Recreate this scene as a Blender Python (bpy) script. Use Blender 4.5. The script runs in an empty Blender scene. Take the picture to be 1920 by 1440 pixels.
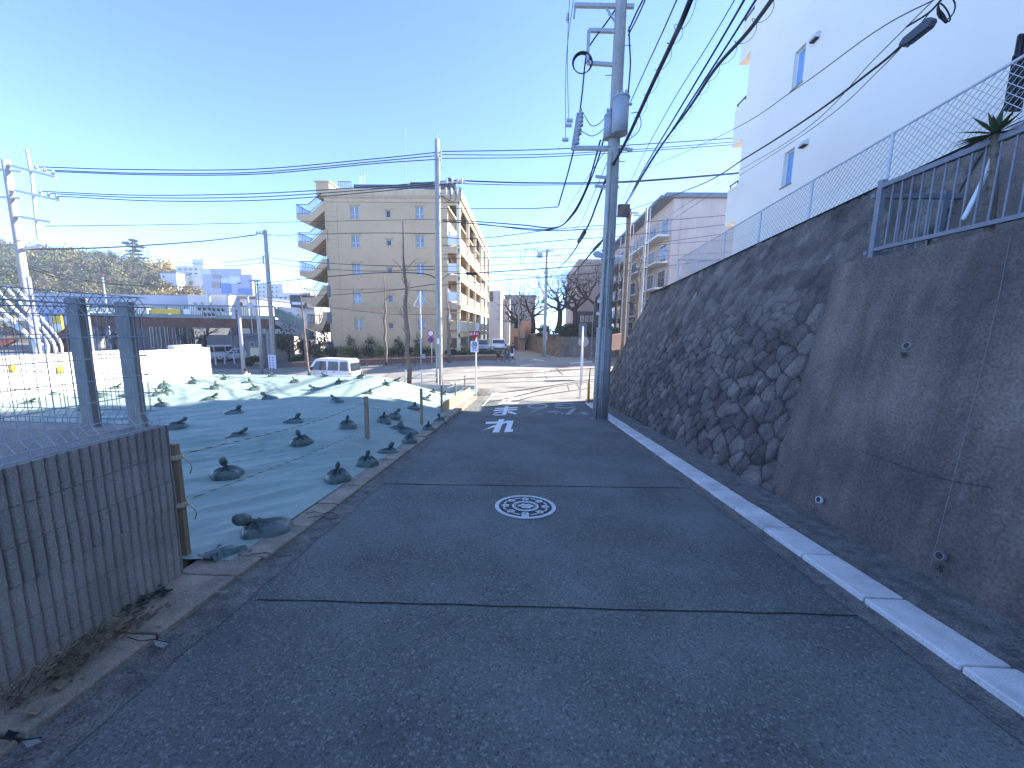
import bpy, math, random
import numpy as np
from mathutils import Vector, Matrix, noise
R = math.radians
random.seed(11)
sc = bpy.context.scene
COL = sc.collection

# ------------------------------------------------------------------ camera
FPX = 720.0                       # focal length in pixels of a 1920 px wide frame
CAMP = Vector((0, 0, 1.6))
_y, _p, _r = R(2.0), R(8.1), R(1.0)
f_ = Vector((-math.sin(_y)*math.cos(_p), math.cos(_y)*math.cos(_p), -math.sin(_p)))
r0_ = Vector((math.cos(_y), math.sin(_y), 0))
u0_ = r0_.cross(f_)
r_ = r0_*math.cos(_r) + u0_*math.sin(_r)
u_ = u0_*math.cos(_r) - r0_*math.sin(_r)
cam = bpy.data.cameras.new('camera'); cam.sensor_width = 36; cam.lens = 36*FPX/1920
cam.clip_start = .05; cam.clip_end = 3000
camo = bpy.data.objects.new('camera', cam); COL.objects.link(camo)
camo.matrix_world = Matrix(((r_.x, u_.x, -f_.x, CAMP.x), (r_.y, u_.y, -f_.y, CAMP.y), (r_.z, u_.z, -f_.z, CAMP.z), (0, 0, 0, 1)))
sc.camera = camo

# ------------------------------------------------------------------ light
SUN_AZ, SUN_EL = R(66), R(31)     # azimuth from +Y towards +X
w = bpy.data.worlds.new("World"); sc.world = w; w.use_nodes = True
nt = w.node_tree; nt.nodes.clear()
sky = nt.nodes.new('ShaderNodeTexSky'); sky.sky_type = 'NISHITA'; sky.sun_disc = False
sky.sun_elevation = SUN_EL; sky.sun_rotation = SUN_AZ
sky.air_density = 1.0; sky.dust_density = 0; sky.ozone_density = 3.2; sky.altitude = 10000
bg = nt.nodes.new('ShaderNodeBackground'); bg.inputs[1].default_value = .15
wo = nt.nodes.new('ShaderNodeOutputWorld')
nt.links.new(sky.outputs[0], bg.inputs[0]); nt.links.new(bg.outputs[0], wo.inputs[0])
sl = bpy.data.lights.new('sun', 'SUN'); sl.energy = 2.7; sl.angle = R(.5); sl.color = (1, .93, .82)
so = bpy.data.objects.new('sun', sl); COL.objects.link(so)
so.rotation_euler = Vector((math.sin(SUN_AZ)*math.cos(SUN_EL), math.cos(SUN_AZ)*math.cos(SUN_EL), math.sin(SUN_EL))).to_track_quat('Z', 'Y').to_euler()
sc.view_settings.view_transform = 'Standard'; sc.view_settings.look = 'None'
sc.view_settings.exposure = 2.82; sc.view_settings.gamma = 1

# ------------------------------------------------------------------ coordinates
def ray(px, py): return (f_ + r_*((px-960)/FPX) - u_*((py-720)/FPX))
def at(px, py, Y):
    d = ray(px, py); return CAMP + d*((Y-CAMP.y)/d.y)
def atX(px, py, X):
    d = ray(px, py); return CAMP + d*((X-CAMP.x)/d.x)
def ss(a, b, x):
    t = min(1, max(0, (x-a)/(b-a))); return t*t*(3-2*t)
def gz(x, y):                     # the ground everywhere: side road slopes down, street falls to the left
    b = -.082*y if y < 13 else -1.066 - (.082*(y-13) - .0058*(y-13)**2 if y < 20 else .2898)
    b -= .1*ss(20, 30, y)
    b -= .5*ss(16, 22, y)*(1-ss(28.5, 34, y))*ss(6, 11, -x)
    left = max(0, min(24, -4-x))*.058
    return b - left*ss(12, 21, y)
def sheetz(x, y):                 # the green ground sheet on the vacant lot
    e = gz(-2.4, y) + .04
    t = ss(0, .35+4.2*abs(-.33-e), -2.3-x)
    z = e + (-.33-e)*t
    z += .05*noise.noise(Vector((x*.45, y*.45, 3)))*ss(0, 1.2, -2.3-x)
    z -= 1.9*ss(14.6+.10*(x+8), 17.6, y)*t
    return z
def hit(px, py, fz, t0=.8, t1=120):
    d = ray(px, py); t = t0; st = .03
    while t < t1:
        p = CAMP + d*t
        if p.z <= fz(p.x, p.y): break
        t += st*max(1, t*.3)
    lo, hi = t-st*max(1, t*.3), t
    for _ in range(18):
        m = (lo+hi)/2; p = CAMP+d*m
        if p.z <= fz(p.x, p.y): hi = m
        else: lo = m
    return CAMP + d*hi
def G(px, py): return hit(px, py, gz)

# ------------------------------------------------------------------ materials
def mat(name, c, c2=None, ns=3.0, rough=.8, bump=0, bs=40, spec=.4, metal=0, grain=.0, gs=60, streak=0, det=6, alpha=1, trans=0, emit=None):
    m = bpy.data.materials.new(name); m.use_nodes = True
    nt = m.node_tree; N = nt.nodes; L = nt.links; b = N['Principled BSDF']
    b.inputs['Roughness'].default_value = rough; b.inputs['Metallic'].default_value = metal
    b.inputs['Specular IOR Level'].default_value = spec
    tc = N.new('ShaderNodeTexCoord')
    c2 = c2 or tuple(x*.78 for x in c)
    n1 = N.new('ShaderNodeTexNoise'); n1.inputs['Scale'].default_value = ns; n1.inputs['Detail'].default_value = det; n1.inputs['Roughness'].default_value = .6
    L.new(tc.outputs['Object'], n1.inputs['Vector'])
    cr = N.new('ShaderNodeValToRGB'); cr.color_ramp.elements[0].position = .33; cr.color_ramp.elements[1].position = .67
    cr.color_ramp.elements[0].color = (*c2, 1); cr.color_ramp.elements[1].color = (*c, 1)
    L.new(n1.outputs['Fac'], cr.inputs[0]); out = cr.outputs[0]
    if streak:
        mp = N.new('ShaderNodeMapping'); mp.inputs['Scale'].default_value = (3.2, 3.2, .22); L.new(tc.outputs['Object'], mp.inputs[0])
        n3 = N.new('ShaderNodeTexNoise'); n3.inputs['Scale'].default_value = 2.2; n3.inputs['Detail'].default_value = 8; L.new(mp.outputs[0], n3.inputs['Vector'])
        mr = N.new('ShaderNodeMapRange'); mr.inputs[1].default_value = .35; mr.inputs[2].default_value = .7; mr.inputs[3].default_value = 1-streak; mr.inputs[4].default_value = 1
        L.new(n3.outputs['Fac'], mr.inputs[0])
        mx = N.new('ShaderNodeMix'); mx.data_type = 'RGBA'; mx.blend_type = 'MULTIPLY'; mx.inputs[0].default_value = 1
        L.new(out, mx.inputs[6]); L.new(mr.outputs[0], mx.inputs[7]); out = mx.outputs[2]
    if grain:
        n2 = N.new('ShaderNodeTexNoise'); n2.inputs['Scale'].default_value = gs; n2.inputs['Detail'].default_value = 3; L.new(tc.outputs['Object'], n2.inputs['Vector'])
        mr = N.new('ShaderNodeMapRange'); mr.inputs[1].default_value = .3; mr.inputs[2].default_value = .7; mr.inputs[3].default_value = 1-grain; mr.inputs[4].default_value = 1+grain
        L.new(n2.outputs['Fac'], mr.inputs[0])
        mx = N.new('ShaderNodeMix'); mx.data_type = 'RGBA'; mx.blend_type = 'MULTIPLY'; mx.inputs[0].default_value = 1
        L.new(out, mx.inputs[6]); L.new(mr.outputs[0], mx.inputs[7]); out = mx.outputs[2]
    L.new(out, b.inputs['Base Color'])
    if bump:
        n4 = N.new('ShaderNodeTexNoise'); n4.inputs['Scale'].default_value = bs; n4.inputs['Detail'].default_value = 5; L.new(tc.outputs['Object'], n4.inputs['Vector'])
        bp = N.new('ShaderNodeBump'); bp.inputs['Strength'].default_value = bump; bp.inputs['Distance'].default_value = .02
        L.new(n4.outputs['Fac'], bp.inputs['Height']); L.new(bp.outputs[0], b.inputs['Normal'])
    if trans: b.inputs['Transmission Weight'].default_value = trans
    if emit: b.inputs['Emission Color'].default_value = (*emit, 1); b.inputs['Emission Strength'].default_value = 1
    return m
def asphalt(name, dark, light, speck=.35, big=1.0):
    m = mat(name, light, dark, ns=1.1*big, rough=.85, spec=.3, grain=.28, gs=150)
    nt = m.node_tree; N = nt.nodes; L = nt.links; b = N['Principled BSDF']
    tc = [n for n in N if n.type == 'TEX_COORD'][0]
    v = N.new('ShaderNodeTexVoronoi'); v.inputs['Scale'].default_value = 95; L.new(tc.outputs['Object'], v.inputs['Vector'])
    sp = N.new('ShaderNodeSeparateColor'); L.new(v.outputs['Color'], sp.inputs[0])
    mr = N.new('ShaderNodeMapRange'); mr.inputs[1].default_value = .80; mr.inputs[2].default_value = 1; mr.inputs[3].default_value = 0; mr.inputs[4].default_value = speck
    L.new(sp.outputs[0], mr.inputs[0])
    src = b.inputs['Base Color'].links[0].from_socket
    mx = N.new('ShaderNodeMix'); mx.data_type = 'RGBA'; mx.inputs[7].default_value = (.26, .26, .25, 1)
    L.new(mr.outputs[0], mx.inputs[0])
    md = N.new('ShaderNodeMapRange'); md.inputs[1].default_value = 0; md.inputs[2].default_value = .25; md.inputs[3].default_value = .62; md.inputs[4].default_value = 1.05; L.new(sp.outputs[1], md.inputs[0])
    nb_ = N.new('ShaderNodeTexNoise'); nb_.inputs['Scale'].default_value = .55*big; nb_.inputs['Detail'].default_value = 9; nb_.inputs['Roughness'].default_value = .65; L.new(tc.outputs['Object'], nb_.inputs['Vector'])
    mb_ = N.new('ShaderNodeMapRange'); mb_.inputs[1].default_value = .36; mb_.inputs[2].default_value = .62; mb_.inputs[3].default_value = .84; mb_.inputs[4].default_value = 1.1; L.new(nb_.outputs['Fac'], mb_.inputs[0])
    mm = N.new('ShaderNodeMath'); mm.operation = 'MULTIPLY'; L.new(md.outputs[0], mm.inputs[0]); L.new(mb_.outputs[0], mm.inputs[1])
    mz_ = N.new('ShaderNodeMix'); mz_.data_type = 'RGBA'; mz_.blend_type = 'MULTIPLY'; mz_.inputs[0].default_value = 1; L.new(src, mz_.inputs[6]); L.new(mm.outputs[0], mz_.inputs[7])
    L.new(mz_.outputs[2], mx.inputs[6]); L.new(mx.outputs[2], b.inputs['Base Color'])
    bp = N.new('ShaderNodeBump'); bp.inputs['Strength'].default_value = .75; bp.inputs['Distance'].default_value = .006
    L.new(v.outputs['Distance'], bp.inputs['Height']); L.new(bp.outputs[0], b.inputs['Normal'])
    return m

M = {}
M['asphalt'] = asphalt('asphalt', (.112, .122, .114), (.152, .163, .153), .85)
M['asphalt_street'] = asphalt('asphalt_street', (.25, .234, .205), (.33, .308, .267), .2, .4)
M['gutter'] = mat('gutter_concrete', (.22, .205, .18), (.10, .098, .09), ns=9, rough=.95, bump=.9, bs=60, grain=.5, gs=90)
M['kerb_old'] = mat('old_kerb_concrete', (.38, .31, .235), (.22, .185, .145), ns=5, rough=.9, bump=.5, bs=45, grain=.3, gs=120)
M['kerb_new'] = mat('pale_kerb_concrete', (.74, .72, .70), (.48, .465, .45), ns=3.2, rough=.75, bump=.2, bs=90, grain=.16, gs=150)
M['pave'] = mat('paving_concrete', (.30, .28, .25), (.21, .2, .18), ns=2, rough=.9, grain=.2, gs=60)
M['ground'] = mat('ground_soil', (.20, .18, .15), (.13, .12, .10), ns=.4, rough=.95)
M['paint'] = mat('road_paint', (.85, .86, .84), (.68, .70, .69), ns=14, rough=.6, grain=.15, gs=90)
M['paint_old'] = mat('worn_road_paint', (.42, .44, .44), (.25, .27, .27), ns=10, rough=.7, grain=.3, gs=60)
M['tar'] = mat('tar_seam', (.02, .02, .022), rough=.9)  # serves seams, cracks and the wire shadows painted on the street
M['block'] = mat('ribbed_block', (.47, .42, .37), (.34, .305, .27), ns=2.2, rough=.93, bump=.5, bs=110, grain=.18, gs=140, streak=.25)
M['mortar'] = mat('mortar', (.30, .27, .24), rough=.95, bump=.4)
M['conc_wall'] = mat('stained_concrete', (.235, .185, .15), (.115, .094, .082), ns=1.3, rough=.92, bump=.8, bs=60, grain=.3, gs=48, streak=.25)
M['conc'] = mat('concrete', (.34, .33, .31), (.25, .245, .235), ns=2, rough=.85, bump=.2, bs=50, grain=.12, streak=.2)
M['white_wall'] = mat('white_wall_paint', (.88, .80, .69), (.82, .745, .64), ns=.35, rough=.8, bump=.1, bs=60)
M['lot_wall'] = mat('white_lot_wall', (.74, .72, .68), (.66, .64, .6), ns=.8, rough=.85, streak=.12, grain=.05)
M['grey_face'] = mat('grey_plaster', (.26, .24, .21), ns=1, rough=.85)
M['white_metal'] = mat('white_painted_metal', (.62, .63, .66), (.5, .51, .54), ns=8, rough=.5)
M['grey_metal'] = mat('grey_painted_metal', (.22, .23, .25), (.17, .18, .2), ns=6, rough=.5, metal=.2)
M['galv'] = mat('galvanised_steel', (.44, .45, .47), (.34, .35, .37), ns=9, rough=.5, metal=.4)
M['wire_coat'] = mat('coated_wire', (.5, .52, .55), (.4, .42, .45), ns=20, rough=.5)
M['post_grey'] = mat('weathered_post', (.40, .37, .31), (.28, .265, .23), ns=6, rough=.7, streak=.3)
M['mesh_wire'] = mat('fence_wire', (.30, .32, .34), (.2, .21, .23), ns=8, rough=.5, metal=.3)
M['pole'] = mat('pole_concrete', (.42, .40, .37), (.33, .32, .30), ns=3, rough=.85, streak=.3, grain=.1)
M['pole_pale'] = mat('pale_pole_concrete', (.5, .47, .42), (.4, .38, .34), ns=3, rough=.85, streak=.2)
M['trafo'] = mat('transformer_paint', (.36, .38, .42), (.3, .32, .35), ns=4, rough=.5)
M['cable'] = mat('cable_rubber', (.016, .018, .024), rough=.6)
M['cable_grey'] = mat('grey_cable', (.09, .10, .12), rough=.6)
M['porcelain'] = mat('porcelain', (.55, .56, .58), rough=.3)
M['sheet'] = mat('green_sheet', (.275, .365, .315), (.235, .315, .275), ns=1.6, rough=.62, spec=.5, bump=.35, bs=9, grain=.06, gs=200)
M['bag'] = mat('green_sandbag', (.11, .155, .14), (.05, .08, .075), ns=9, rough=.28, spec=.5, bump=.3, bs=30)
M['wood'] = mat('pale_timber', (.46, .36, .23), (.33, .25, .16), ns=5, rough=.8, streak=.3)
M['wood_y'] = mat('yellow_board', (.62, .45, .20), (.5, .36, .16), ns=3, rough=.7, streak=.2)
M['rope_d'] = mat('dark_rope', (.05, .045, .035), rough=.9)
M['rope'] = mat('rope', (.75, .68, .52), (.6, .52, .38), ns=60, rough=.9)
M['white'] = mat('white_paint', (.72, .73, .74), (.64, .65, .66), ns=4, rough=.4)
M['carw'] = mat('car_white', (.74, .74, .73), (.7, .7, .69), ns=1, rough=.25, spec=.6)
M['cargrey'] = mat('car_greyblue', (.25, .29, .34), ns=1, rough=.3, spec=.6)
M['glass'] = mat('dark_glass', (.035, .045, .055), (.02, .026, .032), ns=2, rough=.12, spec=.7)
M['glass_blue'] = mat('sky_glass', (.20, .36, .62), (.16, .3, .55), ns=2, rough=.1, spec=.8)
M['tyre'] = mat('tyre', (.02, .02, .02), rough=.9)
M['red'] = mat('sign_red', (.50, .02, .03), (.44, .02, .03), ns=4, rough=.4)
M['blue'] = mat('sign_blue', (.02, .05, .35), rough=.4)
M['signw'] = mat('sign_white', (.75, .78, .86), (.68, .7, .8), ns=4, rough=.4)
M['navy'] = mat('sign_navy', (.03, .04, .16), rough=.5)
M['yellow'] = mat('sign_yellow', (.75, .50, .04), (.65, .43, .03), ns=3, rough=.5)
M['orange'] = mat('orange_paint', (.65, .13, .02), rough=.5)
M['amber'] = mat('amber_plastic', (.62, .30, .02), (.5, .22, .02), ns=6, rough=.5)
M['beige'] = mat('beige_render', (.54, .39, .24), (.48, .345, .215), ns=.35, rough=.88, bump=.25, bs=16, grain=.10, gs=9)
M['beige_l'] = mat('beige_trim', (.58, .43, .28), (.5, .375, .245), ns=1, rough=.85, streak=.15)
M['cream'] = mat('cream_panel', (.66, .58, .40), (.6, .52, .35), ns=1, rough=.8)
M['ochre'] = mat('ochre_render', (.62, .46, .17), (.56, .41, .15), ns=1, rough=.85)
M['pink'] = mat('pink_render', (.52, .43, .39), (.45, .37, .335), ns=.6, rough=.88, streak=.1)
M['dkroof'] = mat('dark_roof', (.075, .085, .10), (.05, .06, .07), ns=2, rough=.6)
M['slate'] = mat('slate_trim', (.14, .17, .22), rough=.6)
M['black'] = mat('black_metal', (.02, .022, .03), rough=.5)
M['winw'] = mat('window_frame', (.62, .62, .6), rough=.4)
M['curtain'] = mat('window_pane', (.28, .32, .36), (.16, .19, .22), ns=1.5, rough=.12, spec=.8)
M['dark'] = mat('dark_interior', (.05, .045, .04), rough=.9)
M['rust'] = mat('rusty_girder', (.22, .10, .06), (.12, .07, .055), ns=1.5, rough=.85, streak=.4)
M['bridge_rail'] = mat('bridge_panel', (.24, .30, .28), (.17, .22, .21), ns=1, rough=.7)
M['brick'] = mat('brick_planter', (.26, .13, .09), (.17, .09, .07), ns=3, rough=.9, grain=.2, gs=12)
M['salmon'] = mat('salmon_render', (.62, .38, .27), (.56, .34, .24), ns=.8, rough=.85)
M['bark'] = mat('bark', (.22, .17, .13), (.12, .095, .075), ns=6, rough=.95, bump=.6, bs=25)
M['bark_d'] = mat('dark_bark', (.055, .045, .042), (.032, .028, .026), ns=4, rough=.95)
M['leaf'] = mat('leaf_green', (.085, .125, .05), (.04, .065, .03), ns=.8, rough=.7, det=2)
M['leaf_d'] = mat('leaf_dark', (.03, .05, .03), (.014, .028, .018), ns=.8, rough=.7, det=2)
M['leaf_l'] = mat('leaf_olive', (.19, .20, .045), (.09, .105, .03), ns=.6, rough=.7, det=2)
M['leaf_y'] = mat('leaf_yellow', (.42, .28, .035), (.22, .16, .03), ns=.6, rough=.7, det=2)
M['leaf_b'] = mat('leaf_brown', (.15, .12, .07), (.08, .065, .04), ns=.6, rough=.8, det=2)
M['dry'] = mat('dry_grass', (.26, .2, .12), (.13, .1, .07), ns=10, rough=.9)
M['soil'] = mat('terrace_soil', (.13, .085, .05), (.05, .04, .03), ns=8, rough=.95, bump=.8, bs=30)
M['skin'] = mat('skin', (.5, .33, .25), rough=.6)
M['cl_dark'] = mat('dark_cloth', (.02, .022, .03), rough=.9)
M['cl_navy'] = mat('navy_cloth', (.03, .04, .075), rough=.9)
M['cl_blue'] = mat('blue_denim', (.09, .14, .24), rough=.9)
M['hair'] = mat('hair', (.02, .018, .015), rough=.7)
M['lav'] = mat('lavender_panel', (.55, .53, .62), (.49, .48, .56), ns=3, rough=.6)
M['blueb'] = mat('blue_panel', (.25, .36, .64), rough=.6)
M['iron'] = mat('cast_iron', (.035, .04, .045), (.02, .022, .025), ns=20, rough=.6, metal=.3)
M['iron_p'] = mat('cream_inlay', (.60, .64, .64), (.38, .41, .41), ns=22, rough=.5, grain=.2, gs=120)
M['far_stone'] = mat('far_stone', (.20, .16, .13), (.10, .085, .075), ns=1.2, rough=.95, grain=.4, gs=4)
M['far_grey'] = mat('far_grey_render', (.30, .29, .29), (.24, .23, .24), ns=.5, rough=.9)
M['far_white'] = mat('far_white_render', (.66, .64, .6), (.58, .56, .53), ns=.5, rough=.9)
M['bluegrey'] = mat('bluegrey_cladding', (.33, .37, .45), (.28, .32, .40), ns=.3, rough=.6)

# ------------------------------------------------------------------ mesh builder
def tag(o, label=None, cat=None, group=None, kind=None):
    if label: o['label'] = label
    if cat: o['category'] = cat
    if group: o['group'] = group
    if kind: o['kind'] = kind
    return o
def wpos(o):
    p = Vector((0, 0, 0))
    while o is not None: p += o.location; o = o.parent
    return p
def T(name, label, cat, loc=(0, 0, 0), group=None, rz=0):
    o = bpy.data.objects.new(name, None); COL.objects.link(o); o.location = loc; o.rotation_euler = (0, 0, rz)
    o.empty_display_size = .2
    return tag(o, label, cat, group)
class MB:
    def __init__(s): s.v = []; s.f = []
    def add(s, vs, fs):
        k = len(s.v); s.v += [tuple(p) for p in vs]; s.f += [tuple(i+k for i in f) for f in fs]; return s
    def box(s, x0, x1, y0, y1, z0, z1):
        if x0 > x1: x0, x1 = x1, x0
        if y0 > y1: y0, y1 = y1, y0
        if z0 > z1: z0, z1 = z1, z0
        return s.add([(x0,y0,z0),(x1,y0,z0),(x1,y1,z0),(x0,y1,z0),(x0,y0,z1),(x1,y0,z1),(x1,y1,z1),(x0,y1,z1)],
                     [(3,2,1,0),(4,5,6,7),(0,1,5,4),(1,2,6,5),(2,3,7,6),(3,0,4,7)])
    def bar(s, a, b, w=.05, h=None):          # box beam between two points
        a = Vector(a); b = Vector(b); h = h or w; d = (b-a).normalized()
        up = Vector((0, 0, 1)) if abs(d.z) < .95 else Vector((0, 1, 0))
        sd = d.cross(up).normalized()*w/2; uu = sd.normalized().cross(d)*h/2
        vs = [p+i*sd+j*uu for p in (a, b) for i, j in ((-1,-1),(1,-1),(1,1),(-1,1))]
        return s.add(vs, [(0,1,2,3),(7,6,5,4),(0,4,5,1),(1,5,6,2),(2,6,7,3),(3,7,4,0)])
    def prism(s, poly, ex):
        ex = Vector(ex); n = len(poly); P = [Vector(p) for p in poly]
        return s.add(P+[p+ex for p in P], [tuple(range(n))[::-1], tuple(range(n, 2*n))]+[(i, (i+1) % n, n+(i+1) % n, n+i) for i in range(n)])
    def tube(s, pts, r, n=6, cap=True):
        P = [Vector(p) for p in pts]; rr = r if isinstance(r, (list, tuple)) else [r]*len(P)
        t = (P[1]-P[0]).normalized(); up = Vector((0, 0, 1)) if abs(t.z) < .9 else Vector((1, 0, 0))
        u = t.cross(up).normalized(); vs = []
        for i, p in enumerate(P):
            if i == 0: tt = P[1]-P[0]
            elif i == len(P)-1: tt = P[-1]-P[-2]
            else: tt = P[i+1]-P[i-1]
            tt = tt.normalized() if tt.length > 1e-9 else t
            u = u-tt*u.dot(tt); u = u.normalized() if u.length > 1e-6 else tt.orthogonal().normalized()
            v = tt.cross(u)
            for k in range(n):
                a = 2*math.pi*k/n; vs.append(p+(u*math.cos(a)+v*math.sin(a))*rr[i])
        fs = [(i*n+k, i*n+(k+1) % n, (i+1)*n+(k+1) % n, (i+1)*n+k) for i in range(len(P)-1) for k in range(n)]
        if cap: fs += [tuple(range(n))[::-1], tuple((len(P)-1)*n+k for k in range(n))]
        return s.add(vs, fs)
    def cyl(s, a, b, r, n=12): return s.tube([a, b], r, n)
    def ell(s, c, rx, ry, rz, nu=12, nv=8, jit=0):
        c = Vector(c); vs = []; k = len(s.v)
        for j in range(nv+1):
            for i in range(nu):
                th = math.pi*j/nv; ph = 2*math.pi*i/nu
                q = Vector((math.sin(th)*math.cos(ph), math.sin(th)*math.sin(ph), math.cos(th)))
                m = 1+jit*noise.noise(q*2.3+c)
                vs.append(c+Vector((q.x*rx, q.y*ry, q.z*rz))*m)
        return s.add(vs, [(j*nu+i, (j+1)*nu+i, (j+1)*nu+(i+1) % nu, j*nu+(i+1) % nu) for j in range(nv) for i in range(nu)])
    def grid(s, xs, ys, fz):
        n = len(xs); vs = [(x, y, fz(x, y)) for y in ys for x in xs]
        return s.add(vs, [(j*n+i, j*n+i+1, (j+1)*n+i+1, (j+1)*n+i) for j in range(len(ys)-1) for i in range(n-1)])
    def disc(s, c, r, nrm=(0, -1, 0), n=24, th=.01, r2=None):
        c = Vector(c); nn = Vector(nrm).normalized(); u = nn.orthogonal().normalized(); v = nn.cross(u)
        ring = lambda rad, off: [c+nn*off+(u*math.cos(2*math.pi*k/n)+v*math.sin(2*math.pi*k/n))*rad for k in range(n)]
        if r2 is None: return s.add(ring(r, 0)+ring(r, th), [tuple(range(n))[::-1], tuple(range(n, 2*n))]+[(k, (k+1) % n, n+(k+1) % n, n+k) for k in range(n)])
        vs = ring(r, 0)+ring(r, th)+ring(r2, th)+ring(r2, 0)
        return s.add(vs, [(q*n+k, q*n+(k+1) % n, ((q+1) % 4)*n+(k+1) % n, ((q+1) % 4)*n+k) for q in range(4) for k in range(n)])
    def leaf(s, p, sz, nrm=None):
        n = nrm or Vector((random.gauss(0, 1), random.gauss(0, 1), random.gauss(0, 1)+.4)).normalized()
        u = n.orthogonal().normalized(); a = random.random()*6.3; v = n.cross(u); u, v = u*math.cos(a)+v*math.sin(a), v*math.cos(a)-u*math.sin(a)
        return s.add([p-u*sz, p-v*sz*.55, p+u*sz, p+v*sz*.55], [(0, 1, 2, 3)])
    def build(s, name, m, parent=None, label=None, cat=None, group=None, kind=None, smooth=False, loc=None, bevel=0):
        me = bpy.data.meshes.new(name); org = Vector((0, 0, 0))
        A = np.array(s.v, dtype=float).reshape(-1, 3)
        if parent is not None: org = wpos(parent)
        elif loc is not None: org = Vector(loc)
        elif kind != 'structure' and len(A):
            org = Vector(((A[:, 0].min()+A[:, 0].max())/2, (A[:, 1].min()+A[:, 1].max())/2, A[:, 2].min()))
        A = A - np.array(org)
        me.from_pydata(A.tolist(), [], s.f); me.materials.append(m)
        if smooth: me.polygons.foreach_set('use_smooth', [True]*len(me.polygons))
        o = bpy.data.objects.new(name, me); COL.objects.link(o)
        if parent is not None: o.parent = parent
        else: o.location = org
        if bevel:
            b = o.modifiers.new('bevel', 'BEVEL'); b.width = bevel; b.segments = 2; b.limit_method = 'ANGLE'
        me.update()
        return tag(o, label, cat, group, kind)
def kids(o): return [c for c in bpy.data.objects if c.parent == o]
def dup(o, parent=None, loc=None, rz=None, label=None, group=None, sc_=None):
    c = o.copy(); COL.objects.link(c)
    if parent is not None: c.parent = parent
    if loc is not None: c.location = loc
    if rz is not None: c.rotation_euler = (0, 0, rz)
    if sc_: c.scale = (sc_,)*3
    if label: c['label'] = label
    if group: c['group'] = group
    for k in KID.get(o.name, []): dup(k, c)
    return c
KID = {}
def remember(o):                      # children lists of a prototype
    for c in kids(o): KID.setdefault(o.name, []).append(c); remember(c)
def text(body, size, loc, m, name, parent, rot=(R(90), 0, 0), bold=0, sx=1, ext=.002):
    cu = bpy.data.curves.new('t', 'FONT'); cu.body = body; cu.size = size; cu.align_x = 'CENTER'; cu.align_y = 'CENTER'; cu.extrude = ext; cu.offset = bold
    to = bpy.data.objects.new('t', cu); COL.objects.link(to); bpy.context.view_layer.update()
    me = bpy.data.meshes.new_from_object(to.evaluated_get(bpy.context.evaluated_depsgraph_get()))
    bpy.data.objects.remove(to); me.materials.clear(); me.materials.append(m)
    o = bpy.data.objects.new(name, me); COL.objects.link(o); o.parent = parent
    o.location = Vector(loc)-(wpos(parent) if parent else Vector((0, 0, 0))); o.rotation_euler = rot; o.scale = (sx, 1, 1)
    return o
def catmull(P, k=8):
    P = [Vector(p) for p in P]
    if len(P) == 2: return [P[0].lerp(P[1], i/k) for i in range(k+1)]
    Q = [2*P[0]-P[1]]+P+[2*P[-1]-P[-2]]; out = []
    for i in range(1, len(Q)-2):
        a, b, c, d = Q[i-1:i+3]
        for j in range(k):
            t = j/k; out.append(.5*((2*b)+(c-a)*t+(2*a-5*b+4*c-d)*t*t+(3*b-a-3*c+d)*t**3))
    return out+[P[-1]]
def crown(mb, c, rx, ry, rz, n, sz, clump=7, fill=.55):
    c = Vector(c); cl = []
    for _ in range(clump):
        q = Vector((random.gauss(0, 1), random.gauss(0, 1), random.gauss(0, 1))).normalized()*random.uniform(.25, .85)
        cl.append((Vector((q.x*rx, q.y*ry, q.z*rz)), random.uniform(.3, .55)))
    for _ in range(n):
        o, s_ = random.choice(cl)
        q = Vector((random.gauss(0, 1), random.gauss(0, 1), random.gauss(0, 1))).normalized()*(random.random()**.4)
        mb.leaf(c+o+Vector((q.x*rx, q.y*ry, q.z*rz))*s_, sz*random.uniform(.6, 1.35))
def branch(mb, p, d, L, r, depth, spread=.6, up=.15, nseg=4, tips=None, crook=.25, kidsn=(2, 3), fall=.72):
    pts = [p]; rr = [r]; q = p.copy(); dd = d.normalized()
    for i in range(nseg):
        dd = (dd+Vector((random.gauss(0, crook), random.gauss(0, crook), random.gauss(0, crook)+up))*.5).normalized()
        q = q+dd*L/nseg; pts.append(q.copy()); rr.append(r*(1-.45*(i+1)/nseg))
    mb.tube(pts, rr, 5 if depth > 1 else 4, cap=(depth == 0))
    if depth <= 0:
        if tips is not None: tips.append(q)
        return
    for k in range(random.randint(*kidsn)):
        j = random.randint(2, nseg); nd = (dd+Vector((random.gauss(0, spread), random.gauss(0, spread), random.gauss(0, spread*.6)))).normalized()
        branch(mb, pts[j], nd, L*fall*random.uniform(.8, 1.15), rr[j]*.75, depth-1, spread, up, nseg, tips, crook, kidsn, fall)

# ================================================================== SETTING: ground, roads
def frange(a, b, s): n = max(1, round((b-a)/s)); return [a+(b-a)*i/n for i in range(n+1)]
def patch(name, m, x0, x1, y0, y1, off, st=1.0, kind='structure', **k):
    return MB().grid(frange(x0, x1, st), frange(y0, y1, st), lambda x, y: gz(x, y)+off).build(name, m, kind=kind, loc=(0, 0, 0), **k)
xs = [-300, -200, -120, -80]+frange(-60, 60, 2)+[80, 120, 200, 300]
ys = [-60, -20]+frange(-10, 24, 1)+frange(26, 90, 4)+[120, 200, 350]
MB().grid(xs, ys, lambda x, y: gz(x, y)-.05-(.4 if (x < -2.42 and y < 19) else 0)).build('ground', M['ground'], kind='structure', loc=(0, 0, 0))
patch('side_road', M['asphalt'], -1.80, 2.19, -3, 15.2, 0, .4)
mb = MB().grid(frange(-60, 45, 2), frange(15.2, 33.6, .8), lambda x, y: gz(x, y)-.004+(0 if (x > -2.4 or y > 18.5) else -.3))
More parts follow.
